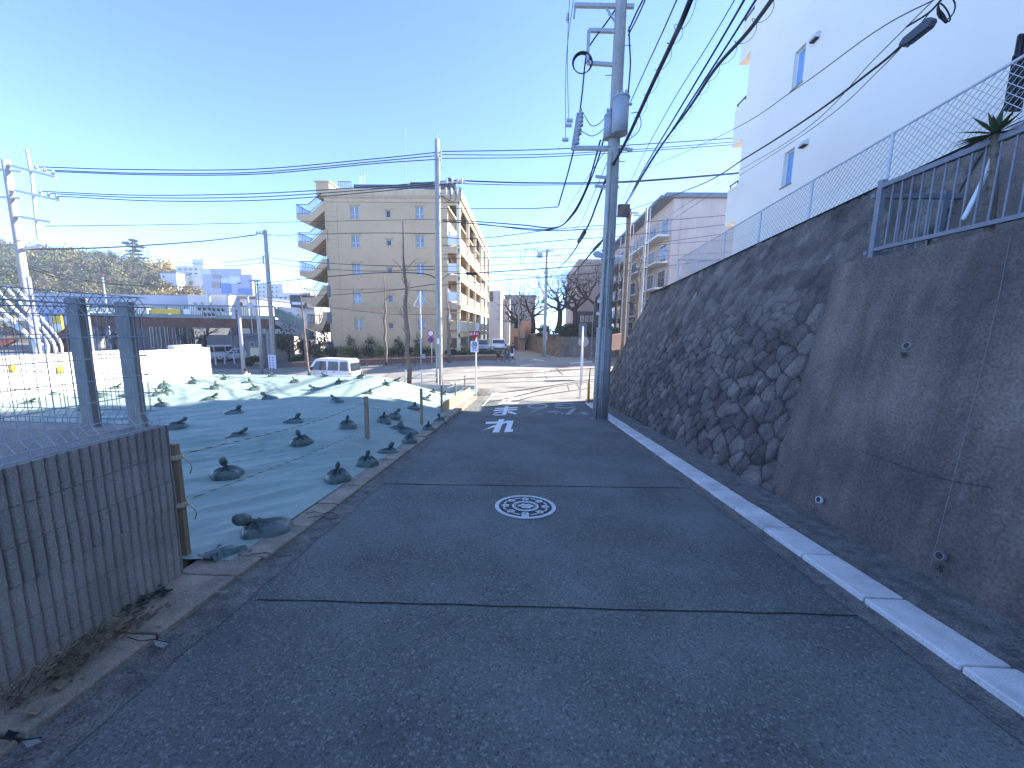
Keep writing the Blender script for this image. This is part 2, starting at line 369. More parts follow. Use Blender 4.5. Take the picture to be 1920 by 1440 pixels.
mb.build('main_road', M['asphalt_street'], kind='structure', loc=(0, 0, 0))
patch('far_pavement', M['pave'], -40, -1.5, 33.75, 36.6, .10, 1.2)
patch('back_road', M['asphalt_street'], -1.5, 6.5, 33.6, 100, -.002, 3)
patch('parking_area', mat('parking_asphalt', (.085, .09, .10), (.06, .065, .075), ns=.6, rough=.9), -75, -19, 36.8, 62, .002, 3)
# rough gutter strip and old kerb on the left, pale kerb on the right
def strip(name, m, x0, x1, y0, y1, off0, off1, jag=0, side='r', st=.12):
    ysx = frange(y0, y1, st); vs = []; 
    for y in ysx:
        j = jag*noise.noise(Vector((y*3.1, x0, 1)))
        vs += [(x0+(j if side == 'l' else 0), y, gz(0, y)+off0), (x1+(j if side == 'r' else 0), y, gz(0, y)+off1)]
    return MB().add(vs, [(2*i, 2*i+1, 2*i+3, 2*i+2) for i in range(len(ysx)-1)]).build(name, m, kind='structure', loc=(0, 0, 0))
strip('gutter', M['gutter'], -2.02, -1.78, -3, 15.6, .006, .004, .03)
strip('gutter_strip', M['gutter'], 2.17, 2.35, -3, 15, .005, .006, .035, 'l')
strip('wall_footing', M['gutter'], 2.55, 3.12, -3, 16, .012, .05)
def kerb(name, m, x0, x1, y0, y1, L, h, gap=.008, wob=.0, bev=.006, lip=0):
    mb = MB(); y = y0
    while y < y1:
        l = L*random.uniform(.92, 1.08) if wob else L; a, b = y+gap, min(y+l-gap, y1)
        dz = random.uniform(-wob, wob); dx = random.uniform(-wob, wob)*.5; hh = h(y) if callable(h) else h
        z0, z1 = gz(0, a), gz(0, b); e = .012
        pts = [(x0+dx, a, z0-.25), (x1+dx, a, z0-.25), (x1+dx, b, z1-.25), (x0+dx, b, z1-.25),
               (x0+dx, a, z0+hh+dz), (x1+dx, a, z0+hh+dz), (x1+dx, b, z1+hh+dz), (x0+dx, b, z1+hh+dz)]
        mb.add(pts, [(3,2,1,0),(4,5,6,7),(0,1,5,4),(1,2,6,5),(2,3,7,6),(3,0,4,7)])
        y += l
    return mb.build(name, m, kind='structure', bevel=bev, loc=(0, 0, 0))
kerb('old_kerb', M['kerb_old'], -2.46, -2.015, -1.2, 2.7, .62, lambda y: .035, .007, .009, .012)
kerb('old_kerb', M['kerb_old'], -2.22, -1.975, 2.7, 15.6, .60, lambda y: .035+.06*ss(6, 12, y), .007, .009, .012)
kerb('pale_kerb', M['kerb_new'], 2.33, 2.60, -1.4, 14.7, .55, .045, .007, .003, .010)
# kerb of the far pavement and the near edge of the street
MB().grid(frange(-40, -1.5, 1.5), [33.55, 33.75], lambda x, y: gz(x, y)+.10).build('far_kerb', M['conc'], kind='structure', loc=(0, 0, 0))
mb = MB()
for i in range(26): x = -40+i*1.5; mb.add([(x, 33.55, gz(x, 33.5)-.1), (x+1.5, 33.55, gz(x+1.5, 33.5)-.1), (x+1.5, 33.55, gz(x+1.5, 33.5)+.1), (x, 33.55, gz(x, 33.5)+.1)], [(0, 1, 2, 3)])
mb.build('far_kerb_face', M['conc'], kind='structure', loc=(0, 0, 0))

# tar seams and cracks, painted wire shadow lines
def ground_stroke(mb, P, wpx, off=.004, wy=None):
    """a painted stroke: pixel polyline laid on the ground"""
    P = [Vector(p) for p in P]; wy = wy or wpx
    n = len(P); a = []; b = []
    for i in range(n):
        t = (P[min(i+1, n-1)]-P[max(i-1, 0)]).normalized(); nn = Vector((-t.y*wpx/2, t.x*wy/2))
        a.append(P[i]+nn); b.append(P[i]-nn)
    vs = []
    for q in a+b:
        g = G(q.x, q.y); vs.append((g.x, g.y, gz(g.x, g.y)+off))
    mb.add(vs, [(i, i+1, n+i+1, n+i) for i in range(n-1)])
def ground_poly(mb, P, off=.004):
    vs = []
    for q in P:
        g = G(*q); vs.append((g.x, g.y, gz(g.x, g.y)+off))
    mb.add(vs, [tuple(range(len(P)))])
def wseam(name, x0, y0, x1, y1, wd):
    mb = MB(); n = 60; vs = []
    for i in range(n+1):
        t = i/n; x = x0+(x1-x0)*t; y = y0+(y1-y0)*t+.012*noise.noise(Vector((t*14, y0, 0))); h = wd*(.6+.5*abs(noise.noise(Vector((t*30, 3, y0)))))
        vs += [(x, y-h, gz(x, y)+.004), (x, y+h, gz(x, y)+.004)]
    mb.add(vs, [(2*i, 2*i+2, 2*i+3, 2*i+1) for i in range(n)]); mb.build(name, M['tar'], kind='structure', loc=(0, 0, 0))
a = G(482, 1125); b = G(1632, 1156); wseam('road_seam', a.x, a.y, 2.17, b.y, .0075)
a = G(735, 908); b = G(1310, 916); wseam('road_seam', -1.78, a.y, 2.17, b.y, .011)
Z2 = lambda *p: [(880+x/8, 730+y/8) for x, y in p]
mb = MB()
for P in ([(250,490),(432,484),(415,513),(244,522)], [(165,630),(365,542),(425,536),(405,560),(215,612)], [(445,450),(525,448),(445,648),(345,648)],
          [(505,490),(560,474),(560,497),(495,528)], [(560,474),(665,470),(652,505),(550,512)], [(575,500),(655,500),(622,600),(660,600),(650,636),(520,648)],
          [(390,283),(725,265),(722,283),(383,297)], [(370,310),(720,295),(718,312),(365,328)], [(535,255),(590,253),(548,385),(492,385)],
          [(560,335),(605,328),(712,362),(702,380),(590,354)],
          [(600,112),(650,112),(612,208),(565,208)], [(500,152),(555,152),(530,208),(480,208)], [(640,133),(758,131),(752,150),(635,152)], [(445,205),(742,193),(736,210),(440,222)]):
    ground_poly(mb, Z2(*P))
ground_stroke(mb, Z2((520,345),(450,345),(385,358),(352,376),(400,388),(515,382)), 1.6)
mb.build('road_marking', M['paint'], kind='structure', label='white 止まれ stop lettering on the asphalt', loc=(0, 0, 0))
mb = MB()
ring = [(1025+136*math.cos(t*math.pi/12), 252+31*math.sin(t*math.pi/12)) for t in range(25)]
ground_stroke(mb, Z2(*ring), 5.6, .004, 1.8)
ground_stroke(mb, Z2((1560,224),(1480,211),(1370,212),(1290,228),(1300,243),(1400,244)), 3, .004, 1.7)
ground_stroke(mb, Z2((1276,262),(1350,278),(1450,282),(1530,273),(1592,255)), 3, .0045, 1.8)
for P in ([(1180,333),(1350,328),(1350,340),(1180,345)], [(1280,352),(1305,352),(1330,375),(1296,375)], [(1370,355),(1392,355),(1412,378),(1388,378)],
          [(1545,290),(1605,288),(1510,380),(1435,383)], [(1650,345),(1730,346),(1800,378),(1715,380)],
          [(905,348),(1045,302),(1070,302),(925,350)], [(1000,368),(1095,371),(1095,379),(1000,376)]): ground_poly(mb, Z2(*P))
mb.build('road_marking', M['paint_old'], kind='structure', label='worn upside-down 30 and lettering fragments', loc=(0, 0, 0))
mb = MB()
for P, wd in (([(920,740),(994,735)], 1.6), ([(905,762),(925,738)], 1.6), ([(1000,705),(1040,702)], 1.7), ([(950,714),(985,711)], 1.6), ([(1060,699),(1090,697)], 1.5),
              ([(845,719),(870,717)], 1.6), ([(1000,697),(1030,695)], 1.2), ([(925,691),(950,689)], 1.3), ([(975,686),(1000,684)], 1.1), ([(1070,681),(1110,678)], 1.1),
              ([(870,696),(895,694)], 1.3), ([(790,701),(815,700)], 1.4), ([(1000,674),(1020,676)], 1.0)):
    ground_stroke(mb, P, wd)
mb.build('street_marking', M['paint'], kind='structure', loc=(0, 0, 0))
mb = MB()
for P in ([(905,757),(960,745),(1040,725),(1118,714)], [(930,762),(1000,743),(1083,731),(1112,727)], [(860,712),(960,701),(1118,690)], [(1020,700),(1026,711)], [(1043,690),(1056,704)],
          [(1064,721),(1067,732)], [(1081,719),(1087,730)], [(860,741),(930,738),(1110,712)]):
    ground_stroke(mb, P, .9)
mb.build('street_seam', M['tar'], kind='structure', loc=(0, 0, 0))  # gutter lines and wire shadows, both painted as thin dark strokes

mb = MB()
def kh(px, py): p = hit(px, py, lambda x, y: gz(0, y)+.037); return (p.x, p.y, gz(0, p.y)+.0405)
for P in ([(574,963),(590,960),(605,964),(620,961),(634,965)], [(578,971),(600,968),(618,974),(640,972)], [(470,1040),(500,1037),(522,1044),(548,1042)], [(240,1196),(262,1203),(290,1200),(318,1206)], [(20,1385),(50,1388),(78,1384)]):
    q = [Vector(kh(*p)) for p in P]; mb.tube(q, .003, 4)
mb.build('kerb_crack', M['tar'], kind='structure', loc=(0, 0, 0))
mb = MB()
for P in ([(288,1203),(300,1199),(318,1206),(306,1216),(292,1212)], [(366,1108),(384,1106),(392,1110),(372,1113)], [(402,1110),(428,1108),(424,1113)], [(42,1392),(70,1386),(78,1392),(52,1404)]):
    mb.add([kh(*p) for p in P], [tuple(range(len(P)))])
mb.build('mortar_patch', M['conc'], kind='structure', loc=(0, 0, 0))

# ================================================================== MANHOLE COVER
c = G(985, 950); c.z = gz(c.x, c.y)
sl_ = math.atan(-.082)
mh = T('manhole_cover', 'round decorated manhole cover with cream relief on dark iron in the road', 'manhole cover', c)
mh.rotation_euler = (0, 0, 0)
def mhb(): return MB()
def tilt(mb): mb.v = [(c.x+x, c.y+y, c.z-.082*y+z) for x, y, z in mb.v]; return mb
def flat(mb, P, z=.008, th=.003): mb.prism([(x, y, z) for x, y in P], (0, 0, th))
tilt(MB().disc((0, 0, .003), .325, (0, 0, 1), 48, .003)).build('cover_plate', M['iron'], mh)
tilt(MB().disc((0, 0, .003), .335, (0, 0, 1), 64, .006, .292)).build('frame_ring', M['iron_p'], mh)
tilt(MB().disc((0, 0, .006), .146, (0, 0, 1), 48, .005, .123)).build('inner_ring', M['iron_p'], mh)
mb = MB(); mb.disc((0, 0, .006), .113, (0, 0, 1), 48, .004, .107)
for k, (x, y, rr) in enumerate(((-.06, .0, .03), (-.02, .035, .032), (.03, .03, .036), (.065, .0, .03), (-.015, -.035, .034), (.03, -.04, .032), (0, 0, .03))):
    flat(mb, [(x+rr*math.cos(t*.5236)*(1 if t % 2 else .75), y+rr*math.sin(t*.5236)*(1 if t % 2 else .75)) for t in range(12)])
tilt(mb).build('blossom_motif', M['iron_p'], mh)
for k in range(8):
    an = k*math.pi/4; cx, cy = .218*math.cos(an), .218*math.sin(an); mb = MB()
    mb.disc((cx, cy, .006), .036, (0, 0, 1), 16, .005, .014)
    for q in range(5):
        b2 = q*1.2566+an; flat(mb, [(cx+.034*math.cos(b2)+.014*math.cos(t*.7854), cy+.034*math.sin(b2)+.014*math.sin(t*.7854)) for t in range(8)], .006, .004)
    for sg in (-1, 1):
        b3 = an+sg*.34; flat(mb, [(.24*math.cos(b3)+.028*math.cos(b3+1.57)*math.cos(t*.7854)+.012*math.cos(b3)*math.sin(t*.7854), .24*math.sin(b3)+.028*math.sin(b3+1.57)*math.cos(t*.7854)+.012*math.sin(b3)*math.sin(t*.7854)) for t in range(8)], .006, .004)
    tilt(mb).build('rosette', M['iron_p'], mh)
mb = MB(); flat(mb, [(-.035, -.30), (.035, -.30), (.035, -.235), (-.035, -.235)], .006, .0045); tilt(mb).build('nameplate', M['iron_p'], mh)

# ================================================================== GREEN SHEET AND SANDBAGS
def wr(x, y):
    d = ss(.02, .5, -2.2-x)
    u = x*.74+y*.50; v = -x*.50+y*.74
    a = noise.noise(Vector((u*.55, v*3.2, .3))); b = noise.noise(Vector((u*1.1+5, v*6.5, 2)))
    c_ = noise.noise(Vector((u*3.1, v*7, 7))); q = noise.noise(Vector((u*.35, v*.5, 9)))
    near = 1-.3*ss(7, 14, y)
    e_ = noise.noise(Vector((u*.9+9, v*10, 4))); g_ = noise.noise(Vector((u*1.8, v*17+3, 6)))
    fade = .4+.6*ss(-.2, .5, noise.noise(Vector((x*.5, y*.6, 11))))
    return 1.75*d*near*(.055*max(0, .42-abs(a)*1.3)+fade*(.050*max(0, .26-abs(b)*1.5)+.034*max(0, .2-abs(e_)*1.4)+.012*max(0, .2-abs(g_)))+.006*c_+.02*q)
def shz(x, y): return sheetz(x, y)+wr(x, y)
xs = frange(-12.35, -6, .09)+frange(-6, -2.21, .045)[1:]; ys = frange(2.62, 6.5, .04)+frange(6.5, 18.2, .085)[1:]
mb = MB().grid(xs, ys, shz)
gs_ = mb.build('ground_sheet', M['sheet'], label='wrinkled green weed-control sheet covering the vacant lot', cat='ground sheet', smooth=True)
# loose dark film edge by the block wall
mb = MB().grid(frange(-2.44, -2.16, .02), frange(2.585, 2.80, .02), lambda x, y: gz(0, y)+.062+.05*abs(noise.noise(Vector((x*9, y*9, 2))))+.03*noise.noise(Vector((x*24, y*24, 8)))-(.05 if x-(-2.44) > .13+.14*(y-2.585)/.3 else 0))
mb.build('plastic_film', M['bag'], label='crumpled strip of dark green film along the kerb at the sheet corner', cat='film', smooth=True)

def sandbag(seed, a=.145, el=1.25, nk=(-.4, 0), H=.10, kn=(-.07, 0, .05), ks=.05):
    """lumpy sack with creases running to an off-centre tied neck and a crumpled top"""
    rnd = random.Random(seed); ph = [rnd.random()*6 for _ in range(6)]; nu, nr = 72, 16; N0 = Vector((nk[0]*a*el, nk[1]*a, 0)); mb = MB(); vs = []
    for k in range(nr+1):
        s_ = k/nr
        for i in range(nu):
            th = 2*math.pi*i/nu; d = Vector((math.cos(th), math.sin(th), 0)); lo, hi = 0, 3*a
            for _ in range(18):
                m = (lo+hi)/2; q = N0+d*m; e = (abs(q.x/(a*el))**2.9+abs(q.y/a)**2.9)
                if e < 1: lo = m
                else: hi = m
            R_ = lo*(1+.05*math.sin(3*th+ph[0])+.03*math.sin(5*th+ph[1])); ridge = (1-2*abs(math.sin(4*th+ph[2]+.5*math.sin(th))))*.5+(1-2*abs(math.sin(7.5*th+ph[3])))*.35+(1-2*abs(math.sin(12*th+ph[4])))*.2
            q = N0+d*R_*s_
            top = H*(max(0, 1-s_**3.2))**.62*(.80+.20*min(1, R_/(a*1.3)))
            top += .030*math.exp(-(s_/.11)**2)+ridge*H*.32*math.exp(-((s_-.32)/.30)**2)
            top += .012*noise.noise(Vector((q.x*16, q.y*16, seed)))*(1-s_)
            z = max(0, top) if s_ < .999 else -.012
            vs.append((q.x, q.y, z))
    mb.add(vs, [(k*nu+i, k*nu+(i+1) % nu, (k+1)*nu+(i+1) % nu, (k+1)*nu+i)[::-1] for k in range(nr) for i in range(nu)])
    root = T('sandbag', 'x', 'sandbag'); mb.build('sack', M['bag'], root, smooth=True)
    n0 = N0+Vector((0, 0, H+.01)); c_ = n0+Vector(kn); kb = MB(); kb.tube([n0-Vector((0, 0, .03)), n0+Vector((0, 0, .006)), n0.lerp(c_, .45)], [.030, .013, ks*.55], 12)
    u1 = Vector(kn).normalized(); vs = []; n1, n2 = 20, 12; v1 = u1.orthogonal().normalized(); w1 = u1.cross(v1)
    for j in range(n2+1):
        for i in range(n1):
            t_ = math.pi*j/n2; f = 2*math.pi*i/n1; q = Vector((math.sin(t_)*math.cos(f), math.sin(t_)*math.sin(f), math.cos(t_)))
            m = 1+.32*(1-2*abs(noise.noise(q*2.6+Vector((seed, 0, 0)))))*.6+.18*noise.noise(q*5+Vector((seed, 3, 0)))
            vs.append(c_+(v1*q.x*.85+w1*q.y*.62+u1*q.z*1.15)*ks*m)
    kb.add(vs, [(j*n1+i, (j+1)*n1+i, (j+1)*n1+(i+1) % n1, j*n1+(i+1) % n1) for j in range(n2) for i in range(n1)])
    kb.build('tied_neck', M['bag'], root, smooth=True)
    MB().disc(n0+Vector((0, 0, .0)), .019, (0, 0, 1), 12, .008, .010).build('tie', M['cable_grey'], root)
    remember(root); return root
protos = [sandbag(1, .15, 1.25, (-.45, .1), .10, (-.075, -.01, .035), .055), sandbag(5, .145, 1.15, (-.1, .0), .105, (-.02, .0, .06), .042), sandbag(9, .135, 1.4, (.15, .2), .07, (.03, .02, .04), .045), sandbag(14, .145, 1.1, (.0, .1), .135, (.012, .01, .05), .035), sandbag(21, .135, 1.35, (.35, 0), .085, (.075, 0, .045), .042)]
BG = [  # px, py, prototype, rotation, label
 (500,995,0,.5,'large dark green sandbag nearest the camera, lying on the sheet by the kerb'),
 (427,890,1,.1,'dark green sandbag alone left of the upper rope, second nearest in the shade'),
 (633,900,3,.6,'plump dark green sandbag by the kerb, in front of the cone-shaped one'),
 (687,872,3,-.2,'cone-shaped sandbag with a tall twisted neck at the foot of the timber stake'),
 (726,848,2,.2,'flat round sandbag beside the kerb just past the cone-shaped bag'),
 (768,829,3,.4,'smooth sandbag on the kerb edge between the two shaded timber stakes'),
 (764,812,0,-.4,'small sandbag touching the smooth one behind it on the shaded kerb edge'),
 (565,830,1,.7,'sandbag in mid sheet just above the upper rope in the shade'),
 (443,819,4,.3,'sandbag with its neck flopped right, left half of the shaded sheet'),
 (551,790,2,0,'flattened wide sandbag near the shadow edge in mid sheet'),
 (650,803,3,.2,'squat sandbag left of the timber stake in the shade'),
 (440,774,2,.1,'low sandbag lying right on the shadow edge, left half of the sheet'),
 (328,800,4,.6,'sandbag with an upright flap next to the ribbed block wall'),
 (745,803,2,-.2,'sandbag with curled neck in the shade between the two stakes'),
 (719,791,3,.1,'small sandbag just left of the curled-neck one in the shade'),
 (737,782,4,.9,'sandbag with a looped neck on the shadow edge between the stakes'),
 (803,806,3,.5,'upright sandbag by the kerb right of the second timber stake'),
 (826,791,1,.2,'sandbag leaning on the foot of the third timber stake'),
 (690,738,2,.1,'sunlit sandbag lying alone on the wire shadow, right half of sheet'),
 (774,765,2,.3,'sunlit low sandbag left of the second timber stake'),
 (797,749,4,.3,'sunlit sandbag with raised neck behind the second timber stake'),
 (506,748,0,.1,'sunlit sandbag with its neck to the left, front sunlit row centre'),
 (632,752,4,3.1,'sunlit sandbag with a long neck pointing left, front sunlit row right'),
 (393,750,4,.2,'sunlit sandbag with neck pointing right, front sunlit row left'),
 (304,762,1,0,'sunlit sandbag behind the end post of the mesh fence'),
 (297,742,1,1.2,'sunlit sandbag just behind the one at the fence end post'),
 (312,739,3,.2,'sunlit sandbag right beside its pair behind the fence end'),
 (404,729,3,.4,'small sunlit sandbag, second row of the left half of the sheet'),
 (478,731,1,.8,'sunlit sandbag with a round knot, middle of the sheet second row'),
 (593,731,0,.3,'sunlit sandbag with tall knot under the white van'),
 (635,720,3,.2,'round sunlit sandbag just below the rear of the white van'),
 (553,717,1,.9,'sunlit sandbag left of the white van in the upper rows'),
 (464,717,2,.5,'dark-topped sunlit sandbag below the moped rider'),
 (364,718,1,.2,'sunlit sandbag with broad skirt at the end of the white lot wall'),
 (307,727,3,.1,'small sunlit sandbag at the foot of the white lot wall, right of the post'),
 (422,711,1,.2,'sandbag on the sheet crest between the lot wall and the moped rider'),
 (509,707,3,.3,'sandbag on the sheet crest under the advertising board pole'),
 (611,707,4,2.9,'sandbag on the sheet crest directly in front of the white van door'),
 (677,709,3,.2,'sandbag on the sheet crest at the rear end of the white van'),
 (724,721,1,.4,'sunlit sandbag left of the rightmost pair on the crest'),
 (743,714,4,.2,'sunlit sandbag on the right end of the crest by the bare tree'),
 (100,741,1,.1,'round-knotted sandbag seen through the mesh fence near the blue-grey pole'),
 (52,757,4,.5,'sandbag with slanting neck, leftmost seen through the mesh fence'),
 (240,741,2,.2,'flat sandbag seen between the two fence posts'),
 (215,729,4,.2,'small sandbag at the foot of the white wall between the fence posts'),
 (187,744,0,.2,'sandbag half hidden behind the left grey fence post'),
 (160,769,3,.3,'sandbag at the bottom of the mesh fence left of its left post'),
 (829,740,4,.3,'crumpled sandbag on the sheet corner right of the utility pole'),
 (810,735,2,.1,'crumpled sandbag on the sheet corner left of the utility pole'),
]
used = set()
for px, py, k, rz, lab in BG:
    p = hit(px, py, shz); pr = protos[k]
    if k in used: o = dup(pr, None, p, rz+random.uniform(-.2, .2), lab)
    else: o = pr; o.location = p; o.rotation_euler = (0, 0, rz); o['label'] = lab; used.add(k)
    o.location.z -= .015; o['group'] = 'sandbags holding down the green sheet'; s_ = random.uniform(.9, 1.12); o.scale = (s_,)*3

# stakes and ropes
SX = [(at(331, 900, 2.68).x, 2.68, .93, .075), (at(690, 852, 6.5).x, 6.5, .93, .07), (-2.42, 8.75, .92, .06), (-2.42, 10.9, .85, .06), (-2.44, 13.2, .8, .05), (-2.44, 15.3, .95, .05)]
slab_ = ['wide pale timber stake against the end of the ribbed block wall', 'pale square timber stake rising behind the cone-shaped sandbag', 'timber stake standing in shade just before the sunlit strip',
         'reddish timber stake at the near end of the yellow board', 'slim timber stake behind the middle of the yellow board', 'slim timber stake at the far end of the yellow board']
tops = []
for (x, y, h, wd), lb in zip(SX, slab_):
    z = gz(x, y); MB().box(x-wd/2, x+wd/2, y-.02, y+.02, z-.1, z+h).build('timber_stake', M['wood'], label=lb, cat='stake', group='stakes along the kerb', bevel=.004)
    tops.append((x, y, z, h, wd))
def rope(P, lab, r=.006):
    pts = catmull(P, 40); t = T('rope', lab, 'rope', P[0], group='ropes strung between the stakes')
    for s_, m_, nm in ((0, 'rope', 'light_strand'), (math.pi, 'rope_d', 'dark_strand')):
        q = []; L = 0
        for i, p in enumerate(pts):
            if i: L += (p-pts[i-1]).length
            an = L*90+s_; q.append(p+Vector((math.cos(an)*r*.4, 0, math.sin(an)*r*.4)))
        MB().tube(q, r*(.72 if s_ == 0 else .55), 5).build(nm, M[m_], t, smooth=True)
    return t
def fr(i, k): x, y, z, h, wd = tops[i]; return Vector((x-.005, y-.03, z+h*k))
up = [fr(0, .90), (fr(0, .90)+fr(1, .86))/2-Vector((0, 0, .05)), fr(1, .86), (fr(1, .86)+fr(2, .88))/2-Vector((0, 0, .03)), fr(2, .88), fr(3, .88), fr(4, .9), fr(5, .92)]
lo = [fr(0, .50), (fr(0, .50)+fr(1, .38))/2-Vector((0, 0, .03)), fr(1, .38), (fr(1, .38)+fr(2, .45))/2-Vector((0, 0, .02)), fr(2, .45), fr(3, .45), fr(4, .5), fr(5, .5)]
rope(up, 'upper yellow and black twisted rope tied along the timber stakes'); rope(lo, 'lower twisted rope tied along the timber stakes')
for kk, z_ in ((0, .90), (1, .50)):
    p = fr(0, z_); mb = MB(); 
    for j in range(4): mb.tube([p+Vector((.075*math.cos(t*.6283), .05*math.sin(t*.6283)+.02, j*.009-.015)) for t in range(11)], .0055, 5)
    q = p+Vector((.08, .02, 0)); mb.tube(catmull([q, q+Vector((.03, .0, -.02)), q+Vector((.045, .02, -.08)), q+Vector((.02, .03, -.14))], 6), .0055, 5)
    mb.build('rope_knot', M['rope'], label=['upper rope knot wrapped round the widest stake', 'lower rope knot with a dangling end on the widest stake'][kk], cat='rope', smooth=True)
mb = MB(); n = 8; vs = []
for i in range(n+1):
    y = 11.0+5.3*i/n; z = gz(0, y)
    vs += [(-2.37, y, z-.1), (-2.37, y, z+.36), (-2.40, y, z+.36), (-2.40, y, z-.1)]
mb.add(vs, [(i*4+j, i*4+(j+1) % 4, (i+1)*4+(j+1) % 4, (i+1)*4+j) for i in range(n) for j in range(4)]+[(0, 1, 2, 3), tuple(n*4+j for j in (3, 2, 1, 0))])
mb.build('timber_board', M['wood_y'], label='long yellow timber board set on edge along the kerb', cat='board')
MB().box(-9, -2.45, 18.3, 18.36, -2.2, -1.12).build('sheet_edge_board', M['galv'], label='grey panel edging standing at the far end of the green sheet', cat='panel')

# ================================================================== LOT WALL (left, white)
lw = T('lot_wall', 'low white painted wall along the far left side of the vacant lot', 'wall', (-12.5, 12, -.5))
zt0 = atX(0, 677, -12.35).z; 
MB().box(-12.6, -12.35, 2.0, 14.6, -.8, .70).build('wall_body', M['lot_wall'], lw, bevel=.01)
MB().box(-12.62, -12.33, 2.0, 11.6, .70, .76).build('coping', M['lot_wall'], lw)
MB().box(-12.6, -12.34, 13.1, 14.2, .70, .83).build('raised_block', M['lot_wall'], lw)
for i, (px, py) in enumerate(((24, 690), (112, 694))):
    p = atX(px, py, -12.33); MB().box(-12.36, -12.30, p.y-.05, p.y+.05, p.z-.09, p.z+.09).build('marker_plate', M['yellow'], lw)

# ================================================================== RIBBED BLOCK WALL (near left)
WX = -2.38; WT = atX(315, 797, WX); WTz, WTy = WT.z, WT.y
bw = T('block_wall', 'dark ribbed concrete block wall at the near left of the road', 'wall', (WX-.08, 1.0, gz(0, 1)))
mb = MB(); H = .19; y = -1.5; zr = WTz
nb = 7
def ribs(mb, fixed, a0, a1, axis):
    for c_ in range(nb):
        z1 = WTz-c_*H-(.0018 if c_ else 0); z0 = WTz-(c_+1)*H+.0018; a = a0
        P = [a0]; prof = []
        jj = random.uniform(-.0035, .0035)
        while a < a1-.01:
            e = min(a+.05, a1); prof += [(a+.004, -.013), (a+.012, 0+jj), (e-.008, 0+jj), (e-.001, -.013)]; a = e
        prof = [(a0, -.013)]+prof+[(a1, -.013)]
        vs = []
        for q, d in prof:
            q += random.uniform(-.0012, .0012)
            p0 = (fixed+d, q) if axis == 'y' else (q, fixed+d)
            vs += [(*p0, z0), (*p0, z1)]
        mb.add(vs, [(2*i, 2*i+2, 2*i+3, 2*i+1) for i in range(len(prof)-1)])
        # small ledge faces
        vs = []
        for q, d in prof:
            p0 = (fixed+d, q) if axis == 'y' else (q, fixed+d); p1 = (fixed-.02, q) if axis == 'y' else (q, fixed-.02)
            vs += [(*p0, z1), (*p1, z1)]
        mb.add(vs, [(2*i, 2*i+2, 2*i+3, 2*i+1) for i in range(len(prof)-1)])
ribs(mb, WX, -1.5, WTy, 'y')
mb.build('ribbed_face', M['block'], bw)
MB().box(WX-.16, WX-.014, -1.5, WTy, -.5, WTz).build('block_core', M['mortar'], bw, bevel=.004)
MB().box(-7.0, WX-.16, WTy-.16, WTy, -.5, WTz-.002).build('return_wall', M['block'], bw, bevel=.004)

# welded mesh fences on it
def mesh_panel(mb, p0, dirv, L, z0, h, out, sp=.051, r=.0022):
    p0 = Vector(p0); dirv = Vector(dirv); out = Vector(out)
    prof = [(.045, .015), (.045, .05), (0, .10), (0, h-.12), (-.045, h-.06), (0, h), (.045, h-.06), (0, h-.12)]
    n = int(L/sp)
    for i in range(n+1):
        b = p0+dirv*(i*sp); mb.tube([b+out*a+Vector((0, 0, z0+z)) for a, z in prof], r, 4)
    for a, z in [(.045, .015), (.045, .05), (0, .10), (0, h-.12), (-.045, h-.06), (0, h), (.045, h-.06)]+[(0, .1+(h-.22)*k/5) for k in range(1, 5)]:
        mb.tube([p0+out*a+Vector((0, 0, z0+z)), p0+dirv*L+out*a+Vector((0, 0, z0+z))], r*1.25, 4)
def fpost(mb, x, y, z0, h, ang):
    mb.box(x-.04 if ang else x-.02, x+.04 if ang else x+.02, y-.02 if ang else y-.04, y+.02 if ang else y+.04, z0, z0+h)
fz = WTz-.0
mf = T('mesh_fence', 'welded wire fence panel on the block wall running beside the road', 'fence', (WX-.08, 1.0, fz))
mb = MB(); mesh_panel(mb, (WX-.055, -1.2, 0), (0, 1, 0), WTy+1.2+.0, fz, .83, (1, 0, 0)); mb.build('wire_panel', M['wire_coat'], mf)
p = at(254, 700, WTy-.06); mb = MB(); mb.box(p.x-.045, p.x+.045, WTy-.1, WTy-.06, fz-.05, fz+.80); mb.build('post', M['post_grey'], mf, bevel=.004)
mb = MB(); mb.box(WX-.1, WX-.06, .35, .43, fz-.05, fz+.80); mb.build('post', M['post_grey'], mf, bevel=.004)
mf2 = T('mesh_fence', 'welded wire fence panel on the return wall across the back of the block wall', 'fence', (-3.4, WTy-.08, fz))
mb = MB(); mesh_panel(mb, (-6.6, WTy-.02, 0), (1, 0, 0), 6.6+WX-.06, fz, .83, (0, -1, 0)); mb.build('wire_panel', M['mesh_wire'], mf2)
for px in (163, -330, -820):
    p = at(px, 690, WTy-.06); mb = MB(); mb.box(p.x-.042, p.x+.042, WTy-.1, WTy-.05, fz-.05, fz+.82); mb.build('post', M['post_grey'], mf2, bevel=.004)

